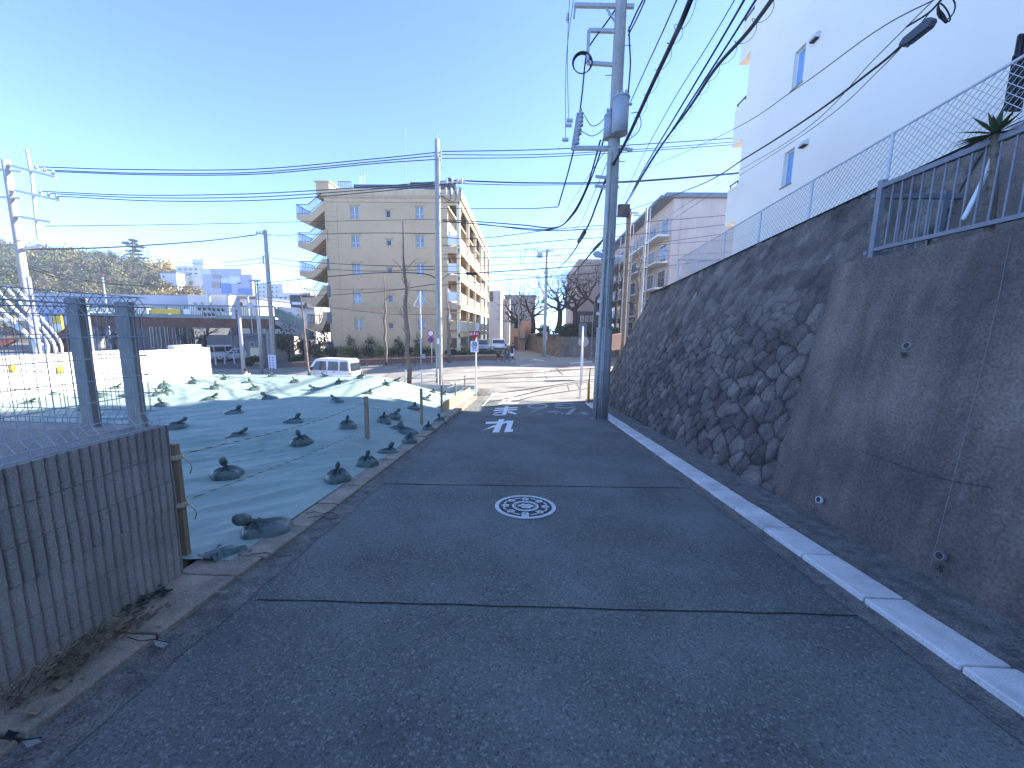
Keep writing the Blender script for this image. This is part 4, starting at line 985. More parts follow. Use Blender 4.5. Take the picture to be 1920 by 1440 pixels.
# roof: parapet rail, dark roof house, slanted screens on the right
MB().box(at(655, 350, YF+2).x, at(800, 350, YF+2).x, YF+1.2, YF+1.26, zC+.0, zC+.55).build('roof_parapet', M['white_metal'], yb_)
rh = MB().box(at(663, 350, YF+3).x, xR-1.0, YF+3, YF+27, zC-.4, at(740, 346, YF+3).z).build('roof_house', M['dkroof'], yb_)
MB().box(at(770, 350, YF+2).x, xR-.7, YF+1.8, YF+3, zC-.1, at(800, 343, YF+2).z).build('roof_slab', M['dkroof'], yb_)
mb = MB()
for (y0, y1) in ((YF+1.2, YF+6), (YF+7.5, YF+16), (YF+16.3, YF+26)):
    mb.prism([(xR-.9, y0, zC-.05), (xR-.35, y0, zC+.0), (xR-1.1, y0, zC+1.6), (xR-1.4, y0, zC+1.6)], (0, y1-y0, 0))
mb.build('slanted_screen', M['dkroof'], yb_)
MB().cyl((at(760, 345, YF+6).x, YF+6, zC), (at(760, 236, YF+6).x, YF+6, at(760, 236, YF+6).z), .035, 6).build('mast', M['galv'], yb_)
mb = MB()
for px in (675, 679, 684):
    p = at(px, 352, YF+3.5); mb.cyl((p.x, p.y, zC), (p.x, p.y, p.z+1.3), .03, 6); mb.bar((p.x-.2, p.y, p.z+1.25), (p.x+.2, p.y, p.z+1.25), .03)
mb.build('aerial', M['white_metal'], yb_)
# stair tower on the left
tx0 = at(586, 350, YF).x; tz1 = at(600, 337, YF).z; tz0 = at(600, 372, YF).z
MB().box(tx0, xL-.001, YF+.6, YF+5, tz0+.25, tz1).build('tower_head', M['beige'], yb_)
MB().box(tx0-.12, xL+.1, YF+.5, YF+5.1, tz1, tz1+.12).build('tower_coping', M['beige_l'], yb_)
MB().box(at(592, 500, YF).x, xL-.001, YF+3.4, YF+6.5, zg, tz0+.248).build('stair_shaft', M['beige'], yb_)
MB().box(at(610, 500, YF).x, xL-.002, YF+.35, YF+3.39, zg, tz0+.248).build('stair_return', M['beige'], yb_)
mb = MB().box(at(632, 350, YF).x, at(655, 350, YF).x, YF+.3, YF+.34, zC+.85, zC+.9)
for k in range(7): x = at(632, 350, YF).x+k*.2; mb.box(x-.02, x+.02, YF+.3, YF+.34, zC, zC+.849)
mb.build('roof_railing', M['black'], yb_)
LY = [405, 458, 512, 562, 612, 668]     # landing soffit rows
LX = [551, 554, 557, 562, 572, 585]
for k, (ly, lx) in enumerate(zip(LY, LX)):
    a = at(lx, ly, YF); zf = a.z+.12; x0 = a.x; x1 = x0+1.25; x2 = at(611, ly, YF).x; zu = zf+1.35
    y0, y1 = YF+.4, YF+3.2
    st = MB().prism([(x0, y0, zf-.3), (x1, y0, zf-.72), (x1+.2, y0, zf-.55), (x2, y0, zu-.62), (x2, y0, zu), (x2-.35, y0, zu), (x1+.1, y0, zf+.18), (x1, y0, zf+.14), (x0, y0, zf+.14)], (0, y1-y0, 0)).build('stair_flight', M['beige'], yb_)
    mb = MB(); h = .92
    for (p, q) in (((x0+.03, y0+.03, zf+.14), (x1, y0+.03, zf+.14)), ((x1, y0+.03, zf+.18), (x2-.35, y0+.03, zu)), ((x2-.35, y0+.03, zu), (x2, y0+.03, zu)), ((x0+.03, y0+.03, zf+.14), (x0+.03, y1-.05, zf+.14))):
        p = Vector(p); q = Vector(q); U_ = Vector((0, 0, h)); mb.bar(p+U_, q+U_, .05); mb.bar(p+U_*.12, q+U_*.12, .035)
        n = max(2, int((q-p).length/.14))
        for i in range(n+1): g_ = p.lerp(q, i/n); mb.bar(g_, g_+U_, .022)
    mb.build('stair_railing', M['black'], st)
    MB().box(x2+.02, xL-.12, YF+.30, YF+.345, zu-1.15, zu-.0).build('stair_opening', M['slate'], yb_)

# ================================================================== POLES
def pole(name, label, x, y, zt, r0, r1, m='pole', group='concrete utility poles', zb=None, lean=(0, 0)):
    zb = gz(x, y)-.1 if zb is None else zb
    t = T(name, label, 'utility pole', (x, y, zb), group=group)
    MB().tube([(x+lean[0]*k/5, y+lean[1]*k/5, zb+(zt-zb)*k/5) for k in range(6)], [r0+(r1-r0)*k/5 for k in range(6)], 20).build('shaft', M[m], t, smooth=True)
    return t
def steps(t, x, y, z0, z1, r, m='galv'):
    z = z0; k = 0
    while z < z1:
        s = -1 if k % 2 else 1; MB().cyl((x, y, z), (x+s*(r+.16), y, z), .010, 6).build('climbing_step', M[m], t); z += .45*1.5; k += 1
def insul(t, p, h=.14, r=.045):
    p = Vector(p); mb = MB()
    for k in range(3): mb.cyl(p+Vector((0, 0, h*k/3)), p+Vector((0, 0, h*k/3+h/4.5)), r*(1-.12*k), 10)
    mb.cyl(p-Vector((0, 0, .05)), p+Vector((0, 0, h)), r*.45, 8); return mb.build('insulator', M['porcelain'], t)
def arm(t, a, b, w=.075, m='galv', nm='crossarm'): return MB().bar(a, b, w).build(nm, M[m], t)
# A: the big one by the wall
AY = 10.75; pA = G(1125, 786); AX = at(1125, 786, AY).x
A = pole('utility_pole', 'large concrete utility pole with transformers standing in the road by the wall', AX, AY, 13.2, .185, .125)
def aA(px, py, dy=0): return at(px, py, AY+dy)
MB().tube([(AX, AY, gz(AX, AY)-.1), (AX, AY, at(1120, 615, AY).z)], .215, 20).build('sleeve', M['pole'], A, smooth=True)
for py in (785, 742, 716, 690, 664, 616, 604, 535, 486, 470): z = aA(1130, py).z; MB().disc((AX, AY, z), .224 if py > 610 else .19, (0, 0, 1), 20, .025, .15).build('steel_band', M['galv'], A)
mb = MB(); z0 = gz(AX, AY); 
mb.tube([(AX-.16, AY-.16, z0), (AX-.13, AY-.16, z0+4.2), (AX-.09, AY-.13, z0+7)], .035, 8); mb.tube([(AX+.02, AY-.235, z0), (AX+.02, AY-.22, z0+2.6), (AX+.02, AY-.19, z0+4.0)], .012, 6)
mb.tube([(AX-.02, AY-.24, z0+.1), (AX-.03, AY-.2, z0+5)], .018, 6)
mb.build('riser_pipe', M['pole_pale'], A, smooth=True)
for px, py in ((1124, 565), (1122, 588)): p = aA(px, py, -.2); MB().box(p.x-.05, p.x+.04, p.y-.04, p.y, p.z-.04, p.z+.04).build('number_plate', M['white'], A)
MB().ell((AX, AY, gz(AX, AY)+.0), .33, .24, .03, 18, 6).build('mortar_collar', M['conc'], A)
steps(A, AX, AY, 4.6, 12.6, .15)
arm(A, aA(1076, 10), aA(1189, 12), .08); arm(A, aA(1079, 10), aA(1076, 34), .05); insul(A, aA(1064, 38), .16)
arm(A, aA(1136, 14), aA(1160, 52), .04)
fr_ = [aA(1160, 59), aA(1104, 57), aA(1101, 118), aA(1157, 122)]
for i in range(3): arm(A, fr_[i], fr_[i+1], .075)
arm(A, aA(1072, 278), aA(1150, 278), .09); arm(A, aA(1073, 280), aA(1084, 212), .07); arm(A, aA(1116, 331), aA(1160, 335), .06); arm(A, aA(1115, 349), aA(1160, 351), .06)
arm(A, aA(1140, 272, -.1), aA(1186, 282, -.1), .07)
for px, py in ((1068, 226), (1066, 235), (1060, 262)):
    p = aA(px, py); MB().cyl(p-Vector((.08, 0, 0)), p+Vector((.08, 0, 0)), .045, 10).build('insulator', M['porcelain'], A)
for px, py in ((1089, 224), (1086, 240), (1082, 258)):
    p = aA(px, py, -.1); mb = MB(); mb.cyl(p-Vector((0, 0, .16)), p+Vector((0, 0, .16)), .05, 10); mb.cyl(p+Vector((0, 0, .16)), p+Vector((0, 0, .25)), .025, 8)
    for k in range(4): mb.cyl(p+Vector((0, 0, -.15+k*.09)), p+Vector((0, 0, -.12+k*.09)), .07, 10)
    mb.build('fuse_cutout', M['trafo'], A)
for (px, py, rr, hh, dy) in ((1163, 219, .20, .80, -.32), (1142, 240, .13, .52, -.05)):
    p = aA(px, py, dy); tr = MB().cyl(p-Vector((0, 0, hh/2)), p+Vector((0, 0, hh/2)), rr, 20).build('transformer', M['trafo'], A)
    tr.data.polygons.foreach_set('use_smooth', [len(pp.vertices) == 4 for pp in tr.data.polygons])
    mb = MB().cyl(p+Vector((0, 0, hh/2)), p+Vector((0, 0, hh/2+.035)), rr*1.06, 20).cyl(p+Vector((0, 0, hh/2+.035)), p+Vector((0, 0, hh/2+.07)), rr*.8, 20)
    for k in range(3): mb.cyl(p+Vector((-rr*.5+k*rr*.5, -rr*.3, hh/2+.05)), p+Vector((-rr*.5+k*rr*.5, -rr*.3, hh/2+.17)), .028, 8)
    mb.cyl(p+Vector((rr*.9, -rr*.4, hh*.3)), p+Vector((rr*1.25, -rr*.4, hh*.3)), .03, 8)
    mb.build('transformer_lid', M['trafo'], tr)
mb = MB(); c_ = aA(1092, 117, -.05)
for k in range(4): mb.tube([c_+Vector(((.25-.012*k)*math.cos(t*.314), .02*k, (.25-.01*k)*math.sin(t*.314))) for t in range(21)], .012, 5, cap=False)
mb.build('cable_coil', M['cable'], A)
# street lamp arm
mb = MB().prism([aA(1112, 474, -.1), aA(1120, 470, -.1), aA(1133, 476, -.1), aA(1131, 482, -.1), aA(1118, 481, -.1)], (0, .16, 0)); mb.build('lamp_head', M['galv'], A)
# B
BY_ = 20.0; p = at(824, 727, BY_); BXp = p.x
B = pole('utility_pole', 'slender concrete utility pole in front of the beige apartment building', BXp, BY_, at(820, 262, BY_).z, .19, .12)
MB().cyl((BXp+.12, BY_-.2, p.z), (BXp+.08, BY_-.15, at(820, 300, BY_).z), .055, 8).build('riser_pipe', M['pole_pale'], B)
MB().cyl((BXp, BY_, at(820, 262, BY_).z), (BXp, BY_, at(821, 246, BY_).z), .02, 6).build('rod', M['galv'], B)
for py in range(300, 620, 45): z = at(822, py, BY_).z; MB().disc((BXp, BY_, z), .165, (0, 0, 1), 14, .03, .1).build('steel_band', M['galv'], B)
for py in (285, 292, 300): pz = at(828, py, BY_); MB().cyl((BXp, BY_, pz.z), (BXp+.2, BY_, pz.z), .05, 8).build('insulator', M['porcelain'], B)
steps(B, BXp, BY_, 4, 10.5, .13)
arm(B, at(812, 345, BY_), at(872, 340, BY_), .09); arm(B, at(822, 362, BY_), at(868, 362, BY_), .07)
for px in (838, 848, 858, 866):
    insul(B, at(px, 343, BY_-.1), .22, .06); q = at(px-2, 358, BY_-.1); MB().cyl(q-Vector((0, 0, .2)), q+Vector((0, 0, .15)), .05, 8).build('fuse_cutout', M['galv'], B)
mb = MB()
for px in (840, 850, 860): mb.tube(catmull([at(px, 348, BY_-.1), at(px+5, 372, BY_-.2), at(px-8, 380, BY_-.1), at(827, 366, BY_)], 6), .015, 4)
mb.build('jumper_wire', M['cable'], B)
MB().box(BXp-.06, BXp+.06, BY_-.21, BY_-.185, at(822, 645, BY_).z, at(822, 634, BY_).z).build('number_plate', M['signw'], B)
# C
CY = 36; pC = at(515, 690, CY)
C_ = pole('utility_pole', 'concrete utility pole carrying a blue and white notice board near its foot', pC.x, CY, at(506, 432, CY).z, .24, .15)
MB().cyl((pC.x, CY, at(506, 432, CY).z), (pC.x, CY, at(506, 424, CY).z), .03, 6).build('rod', M['galv'], C_)
arm(C_, at(480, 437, CY), at(508, 441, CY), .1)
for px in (482, 487, 492): insul(C_, at(px, 438, CY-.1), .3, .08)
fr_ = [at(505, 480, CY), at(493, 480, CY), at(494, 494, CY), at(506, 497, CY)]
for i in range(3): arm(C_, fr_[i], fr_[i+1], .1)
nb_ = MB().box(pC.x-.36, pC.x+.36, CY-.32, CY-.27, at(516, 694, CY).z, at(516, 665, CY).z).build('notice_board', M['signw'], C_)
mb = MB(); z0 = at(516, 694, CY).z; z1 = at(516, 665, CY).z
for i in range(5):
    for j in range(2): x = pC.x-.2+j*.3; z = z0+.18+(z1-z0-.3)*i/4.6; mb.box(x-.08, x+.08, CY-.33, CY-.322, z, z+.05); mb.box(x-.02, x+.02, CY-.334, CY-.331, z-.06, z+.12)
mb.build('board_lettering', M['blue'], nb_)
steps(C_, pC.x, CY, 1, 10, .18)
# D left
DY = 18.0; pD = at(64, 640, DY)
D_ = pole('utility_pole', 'pale sunlit utility pole with stacked crossarms at the far left', pD.x, DY, at(13, 300, DY).z, .185, .14, 'pole_pale')
steps(D_, pD.x, DY, 2, 9, .16)
vx = [at(50, 280, DY), at(60, 340, DY), at(66, 400, DY), at(72, 448, DY), at(79, 458, DY), at(68, 463, DY), at(45, 466, DY)]
MB().tube(vx, .06, 8).build('offset_bracket', M['white_metal'], D_)
for (a, b) in (((18, 310), (104, 332)), ((28, 357), (112, 376)), ((35, 406), (98, 417))): arm(D_, at(*a, DY), at(*b, DY), .10, 'white_metal')
for (a, b) in (((-12, 316), (40, 322)), ((-20, 368), (40, 372))): arm(D_, at(*a, DY), at(*b, DY), .09, 'white_metal')
for px, py in ((68, 317), (84, 322), (100, 327), (76, 364), (92, 368), (107, 372), (-2, 320), (-2, 368)): insul(D_, at(px, py, DY), .18, .07)
# E far centre, F behind A, others
EY = 43.6; pE = at(1020, 671, EY)
E_ = pole('utility_pole', 'utility pole at the corner of the far dark stone wall', pE.x, EY, at(1022, 468, EY).z, .22, .14)
arm(E_, at(1006, 473, EY), at(1037, 470, EY), .12); 
for px in (1008, 1030, 1036): insul(E_, at(px, 472, EY), .3, .09)
p = at(1013, 477, EY); MB().box(p.x-.3, p.x+.25, EY-.3, EY+.1, p.z-.35, p.z+.1).build('switch_box', M['trafo'], E_)
fr_ = [at(1020, 522, EY), at(1009, 522, EY), at(1009, 534, EY), at(1021, 534, EY)]
for i in range(3): arm(E_, fr_[i], fr_[i+1], .07)
arm(E_, at(984, 467, EY), at(1012, 464, EY), .06)
for a, b in (((984, 467), (984, 476)), ((1002, 465), (1003, 475))): MB().cyl(at(*a, EY), at(*b, EY), .06, 6).build('insulator', M['galv'], E_)
MB().box(pE.x+.1, pE.x+.3, EY-.3, EY-.2, at(1027, 638, EY).z, at(1027, 622, EY).z).build('small_box', M['galv'], E_)
FY = 27.0; pF = at(1167, 640, FY)
F_ = pole('utility_pole', 'brownish utility pole just right of and behind the large one', pF.x, FY, at(1172, 392, FY).z, .19, .13, 'bark', zb=-1.6)
arm(F_, at(1160, 396, FY), at(1198, 400, FY), .1); p = at(1168, 398, FY-.2); MB().box(p.x-.35, p.x+.4, FY-.4, FY-.1, p.z-.3, p.z+.45).build('terminal_box', M['cable'], F_)
arm(F_, at(1178, 460, FY), at(1196, 462, FY), .1); arm(F_, at(1150, 480, FY), at(1172, 480, FY), .1)
MB().cyl(at(1176, 392, FY), at(1163, 640, FY-.1), .045, 6).build('riser_pipe', M['pole_pale'], F_)
for (a, b, c2, y, lb) in ((1194, 390, 690, 33, 'thin steel utility pole near the pink flats'), (1173, 480, 640, 48, 'distant utility pole beside the pink flats'), (972, 545, 662, 57, 'distant utility pole in front of the salmon pink building'), (0, 0, 0, 0, '')):
    if not y: continue
    q0 = at(a, c2, y); pl = pole('utility_pole', lb, q0.x, y, at(a, b, y).z, .14, .1, zb=-2); arm(pl, at(a-7, b+14, y), at(a+7, b+14, y), .1)
# jungle of steps etc. on F
steps(F_, pF.x, FY, 2, 10, .16)

# ================================================================== CABLES
def cable(P, r=.014, label='', m='cable', k=10, grp='overhead cables', spiral=0, nm='overhead_cable'):
    W = [at(*p) for p in P]
    if P[-1][1] < -60 and P[-1][2] < 7:       # carry on over the viewer's head to the next pole behind
        d_ = (W[-1]-W[-2]); d_.z = max(0, d_.z*.2); d_.normalize(); ext_ = [W[-1]+d_*6, W[-1]+d_*18]
    else: ext_ = []
    pts = catmull(W, k)+ext_; mb = MB(); mb.tube(pts, r, 5)
    if spiral:
        q = []; L = 0
        dens = catmull([at(*p) for p in P], k*14)
        for i, p in enumerate(dens):
            if i: L += (p-dens[i-1]).length
            a = L*spiral; q.append(p+Vector((math.cos(a)*.075, 0, math.sin(a)*.075-.03)))
        mb.tube(q, .004, 3)
    return mb.build(nm, M[m], label=label, cat='cable', group=grp, smooth=True)
L_ = [
 # triple lines left pole -> middle pole -> right
 ([(72,313,18),(250,318,18.7),(480,317,19.3),(700,298,19.8),(816,286,20)], .022, 'uppermost of the three high lines from the left pole to the middle pole'),
 ([(88,319,18),(270,325,18.7),(480,323,19.3),(700,303,19.8),(816,292,20)], .022, 'middle of the three high lines from the left pole to the middle pole'),
 ([(104,322,18),(290,328,18.7),(490,326,19.3),(700,307,19.8),(816,299,20)], .022, 'lowest of the three high lines from the left pole to the middle pole'),
 ([(79,359,18),(260,366,18.7),(480,363,19.3),(700,350,19.8),(838,339,20)], .022, 'uppermost of the second triple of lines left of the middle pole'),
 ([(95,363,18),(280,371,18.7),(490,369,19.3),(700,355,19.8),(848,341,20)], .022, 'middle of the second triple of lines left of the middle pole'),
 ([(110,368,18),(300,377,18.7),(500,375,19.3),(700,360,19.8),(858,343,20)], .022, 'lowest of the second triple of lines left of the middle pole'),
 ([(829,284,20),(1000,281,20.5),(1180,272,21),(1362,260,22)], .022, 'uppermost line from the middle pole to the white building'),
 ([(829,290,20),(1000,290,20.5),(1180,281,21),(1362,267,22)], .018, 'second high line from the middle pole to the white building'),
 ([(829,297,20),(1000,295,20.5),(1180,285,21),(1362,272,22)], .018, 'third high line from the middle pole to the white building'),
 ([(840,338,20),(1000,343,20.5),(1180,340,21),(1345,327,22)], .034, 'thick dark line right of the middle pole crossing behind the large pole'),
 ([(850,344,20),(1000,347,20.5),(1180,342,21),(1345,329,22)], .018, 'thin line running with the thick dark one right of the middle pole'),
 ([(86,424,18),(260,422,24),(480,418,30),(560,416,36),(825,411,37)], .022, 'single faint line from the left pole across the beige building'),
 ([(50,467,18),(200,464,24),(380,452,30),(482,440,36)], .05, 'thick sagging cable from the left pole to the pole with the notice board'),
 ([(46,495,18),(130,520,26),(240,535,34),(375,538,44)], .035, 'cable falling right from the left pole across the wooded hill'),
 ([(46,500,18),(120,523,26),(200,530,34),(380,546,44)], .03, 'lower cable falling right from the left pole across the hill'),
 ([(0,498,22),(160,520,28),(300,535,36),(378,542,44)], .025, 'thin cable crossing the wooded hill at the far left'),
 ([(492,484,36),(440,490,40),(380,495,44),(330,492,50)], .03, 'cable left of the pole with the notice board, above the advertising board'),
 ([(495,492,36),(450,497,40),(400,500,44)], .025, 'short lower cable left of the pole with the notice board'),
 ([(506,440,36),(530,442,33),(560,440,30),(690,437,24),(820,438,20)], .02, 'line from the notice-board pole across the upper windows of the beige building'),
 ([(508,484,36),(560,490,33),(680,497,26),(820,500,20)], .022, 'line crossing the beige building at its third row of windows'),
 ([(508,492,36),(560,500,33),(680,508,26),(820,505,20)], .02, 'line just below the third-row one across the beige building'),
 ([(480,533,34),(560,524,30),(700,512,24),(790,513,21),(820,523,20)], .03, 'darker sagging cable across the lower half of the beige building'),
 ([(460,560,38),(560,556,32),(700,548,24),(820,532,20)], .02, 'line rising right across the lowest band of the beige building'),
 ([(560,545,36),(700,542,30),(820,546,20)], .015, 'faint flat line over the fourth row of windows'),
 ([(480,567,36),(600,575,30),(720,588,25),(820,590,20)], .015, 'faint line crossing beneath the building band'),
 ([(827,391,20),(900,391,18),(990,391,14),(1046,388,AY)], .014, 'thin cable from the middle pole ending at the drooping loop'),
 ([(829,412,20),(900,416,18),(980,422,15),(1040,427,12.5),(1070,405,11.6),(1100,350,11),(1126,262,AY)], .022, 'curving cable from the middle pole up to the large pole'),
 ([(829,416,20),(900,420,19),(1000,432,17),(1100,430,14),(1170,425,20)], .018, 'cable from the middle pole passing behind the large pole'),
 ([(829,445,20),(900,447,20),(1060,428,21),(1190,418,22),(1345,405,24)], .018, 'line rising right from the middle pole to the pink flats'),
 ([(829,460,20),(920,462,20),(1060,450,21),(1190,440,22),(1350,422,24)], .018, 'second line rising right from the middle pole to the pink flats'),
 ([(829,485,20),(920,483,20.5),(1060,478,21),(1200,460,22),(1345,440,24)], .015, 'third line rising right from the middle pole to the pink flats'),
 ([(830,523,20),(846,512,20.5),(870,513,21),(1000,505,22),(1150,495,24),(1250,490,26)], .028, 'cable with a small joint box right of the middle pole'),
 ([(829,535,20),(920,527,20.5),(1060,516,21),(1200,505,22),(1330,488,24)], .018, 'lower line right of the middle pole toward the pink flats'),
 ([(829,500,20),(920,497,22),(1060,492,24),(1200,500,26)], .013, 'faint middle line crossing the far bare trees'),
 ([(829,508,20),(950,515,22),(1100,525,24),(1200,528,26)], .015, 'line falling right in front of the far bare trees'),
 ([(829,478,20),(950,470,22),(1100,465,24),(1200,462,26)], .013, 'faint line just under the sky gap right of the middle pole'),
 # large pole bundles
 ([(1148,312,AY),(1175,262,9.2),(1222,160,7.4),(1262,75,6.2),(1298,-8,5.2),(1330,-90,4.4)], .035, 'thick spiral-wrapped cable bundle rising from the large pole to the top edge'),
 ([(1160,404,25),(1215,310,14),(1290,205,9.2),(1340,130,7.2),(1400,62,6.0),(1455,-12,4.9),(1510,-90,4)], .028, 'thick wrapped cable bundle right of the first, converging behind the large pole'),
 ([(1165,400,25),(1200,330,14),(1268,215,9.0),(1340,95,7.0),(1398,-5,5.6),(1440,-80,4.8)], .017, 'upper dark cable of the pair fanning up to the right'),
 ([(1165,402,25),(1205,330,14),(1282,210,9.0),(1360,90,7.0),(1420,-5,5.6),(1470,-80,4.8)], .017, 'lower dark cable of the pair fanning up to the right'),
 ([(1150,420,25),(1190,325,14),(1250,210,9.0),(1330,80,7.0),(1380,-5,5.8)], .008, 'thin wire above the fanning pair of cables'),
 ([(1182,192,AY),(1210,130,8.6),(1240,65,7.2),(1271,-5,6)], .011, 'single thin wire rising from the transformer to the top edge'),
 ([(1178,58,AY),(1195,20,10),(1212,-12,9.4)], .02, 'first short cable leaving the top of the large pole'),
 ([(1178,66,AY),(1200,22,10),(1222,-30,9.4)], .016, 'second short cable leaving the top of the large pole'),
 ([(1166,0,AY),(1140,38,AY),(1106,85,AY),(1098,112,AY),(1091,180,AY),(1080,260,10.9),(1066,320,11.0),(1047,386,11.2)], .02, 'cable looping down from the bracket frame of the large pole'),
 ([(1136,240,AY),(1124,290,11),(1102,350,11.8),(1075,402,13),(1040,428,15),(980,428,17),(830,414,20)], .022, 'heavy cable swinging from the large pole down to the left'),
 ([(1155,290,AY),(1138,330,11),(1118,385,12),(1098,432,14),(1065,485,22),(1030,522,43)], .030, 'thick cable with black joint from the large pole to the far pole'),
 ([(1140,440,AY),(1112,470,13),(1090,497,17),(1062,528,28),(1040,552,43)], .032, 'lower cable with joint sleeve from the large pole to the far pole'),
 ([(1140,300,AY),(1110,370,14),(1075,440,22),(1030,500,40)], .010, 'thin straight wire from the large pole down to the far pole'),
 ([(1075,0,9.8),(1062,110,10.2),(1060,262,AY)], .007, 'thin vertical wire left of the large pole, leftmost'),
 ([(1068,-5,9.8),(1064,100,10.2),(1066,226,AY)], .007, 'thin vertical wire left of the large pole, inner'),
 ([(1095,215,AY),(1110,236,AY),(1130,226,AY),(1150,196,AY)], .010, 'drooping jumper between fuse cutouts and transformer, upper'),
 ([(1090,246,AY),(1110,255,AY),(1130,244,AY),(1148,222,AY)], .010, 'drooping jumper between fuse cutouts and transformer, lower'),
 ([(1178,175,AY),(1182,120,AY),(1180,75,AY),(1180,50,AY)], .02, 'cable clipped along the right side of the large pole'),
 ([(1179,262,10.5),(1196,248,10.4),(1202,230,10.4),(1196,212,10.4),(1184,212,10.5)], .010, 'small looping wire beside the transformer'),
 # right side
 ([(1180,394,26),(1300,352,14),(1400,295,10),(1520,218,7.6),(1640,128,6.1),(1690,86,5.6)], .017, 'thick cable running up right to the black closure before the white building'),
 ([(1200,440,26),(1345,345,16),(1500,250,9.6),(1640,110,6.6),(1740,10,5.5),(1770,-20,5.2)], .007, 'first thin wire above the thick cable on the white building'),
 ([(1200,452,26),(1350,353,16),(1520,243,9.4),(1650,130,6.6),(1750,15,5.5),(1775,-15,5.2)], .007, 'second thin wire above the thick cable on the white building'),
 ([(1180,330,24),(1350,255,12),(1490,168,8.4),(1640,60,6.4),(1760,-5,5.4)], .008, 'highest thin wire crossing the white building'),
 ([(1700,50,5.6),(1740,25,5.4),(1765,0,5.3),(1790,-20,5.2)], .012, 'short cable from the black closure to the top edge'),
 ([(977,463,43),(976,500,43),(988,467,43)], .02, 'short looping wire at the far pole'),
 ([(1008,478,43),(985,540,55),(960,600,70)], .025, 'thin wire falling left from the far pole'),
 ([(1015,520,43),(1000,560,55),(985,600,70)], .025, 'thin wire falling left from the far pole bracket'),
 ([(1026,470,43),(1060,400,24),(1110,320,13),(1150,262,AY)], .010, 'thin wire rising from the far pole to the large pole'),
 ([(1120,500,45),(1180,470,40),(1250,458,38),(1345,452,36)], .02, 'line across the balconies of the pink flats, upper'),
 ([(1100,515,45),(1180,492,40),(1250,480,38),(1345,475,36)], .02, 'line across the balconies of the pink flats, lower'),
]
for P, r, lb in L_:
    if 1325 <= P[-1][0] <= 1365:          # run on behind the white building
        (xa_, ya_, Ya_), (xb_, yb2, Yb_) = P[-2], P[-1]; P[-1] = (xb_+95, yb2+(yb2-ya_)/(xb_-xa_)*95, Yb_+1)
    cable(P, r, lb, spiral=(9 if 'wrapped' in lb else 0))
# joint sleeves
def sleeve(a, b, r, lb, m='cable'):
    a, b = at(*a), at(*b); d = b-a; MB().tube([a, a+d*.12, a+d*.88, b], [r*.4, r, r, r*.4], 10).build('cable_joint', M[m], label=lb, cat='cable joint', group='cable joints', smooth=True)
sleeve((1098, 432, 14), (1084, 455, 17.5), .08, 'black joint sleeve left of the large pole'); sleeve((1126, 455, 11.9), (1112, 470, 13.0), .05, 'grey joint sleeve above the street lamp arm', 'cable_grey')
sleeve((873, 513, 21), (896, 513, 21), .08, 'small joint box on the cable in front of the balconies')
c0, c1 = at(1690, 86, 5.6), at(1752, 36, 5.3); d = (c1-c0).normalized(); upv = Vector((0, 0, 1)); sd = d.cross(upv).normalized(); uu = sd.cross(d)
mb = MB(); 
vs = [c0-uu*.015, c0+uu*.015, c0+d*.05+uu*.05, c1-d*.04+uu*.055, c1+uu*.02, c1-uu*.02, c1-d*.04-uu*.06, c0+d*.08-uu*.055]
mb.prism([v_-sd*.05 for v_ in vs], sd*.10)
for k in range(5): q = c0.lerp(c1, .18+k*.15); mb.bar(q-uu*.075, q-uu*.05, .03)
mb.build('cable_closure', M['cable_grey'], label='black fluted cable closure hanging in front of the white building', cat='cable closure', bevel=.006)
mb = MB(); cc = at(1774, 16, 5.25)
for k in range(3): mb.tube([cc+Vector(((.10-.02*k)*math.cos(t*.45+k), .015*k, (.12-.025*k)*math.sin(t*.45)-.03*k)) for t in range(15)], .008, 5, cap=False)
mb.build('cable_coil', M['cable'], label='coil of black cable hanging beside the black closure', cat='cable')

# ================================================================== BARE STREET TREES (pollarded)
def pollard(label, px, pyb, pyt, Y, r, seed, knots=7):
    random.seed(seed); b = at(px[0], pyb, Y); t = at(px[1], pyt, Y); b.z = min(b.z, gz(b.x, b.y)+.2)
    tr = T('bare_tree', label, 'tree', b, group='pollarded bare street trees')
    n = 10; pts = [b.lerp(t, i/n)+Vector((random.gauss(0, .05), 0, 0)) for i in range(n+1)]
    rr = [r*(1-.9*(i/n)**1.1)+.008+(.35*r*random.random() if 2 < i < 8 else 0) for i in range(n+1)]
    MB().tube(pts, rr, 9).build('trunk', M['bark'], tr, smooth=True)
    mb = MB()
    for k in range(knots):
        i = random.uniform(.35, .85)*n; p = pts[int(i)]; a = random.uniform(0, 6.28)
        branch(mb, p, Vector((math.cos(a), math.sin(a)*.5, .9)), random.uniform(.3, .6)*min(1, (t-b).length/8), r*.2, 1, .5, .35, 3)
    mb.build('branch', M['bark'], tr); return tr
pollard('tall bare pollarded tree with knobbly trunk in front of the beige building', (767, 753), 712, 415, 19.4, .115, 3, 14)
pollard('slimmer bare pollarded tree left of the knobbly one', (725, 720), 690, 508, 34.6, .13, 5, 10)
pollard('thin bare tree rising beside the nose of the white van', (577, 562), 700, 522, 25.4, .09, 8, 8)
pollard('bare tree standing right behind the middle utility pole', (843, 838), 685, 540, 34.6, .19, 12, 8)
pollard('tall thin bare tree in front of the pink flats', (1194, 1200), 640, 440, 25, .13, 15, 8)
random.seed(31)
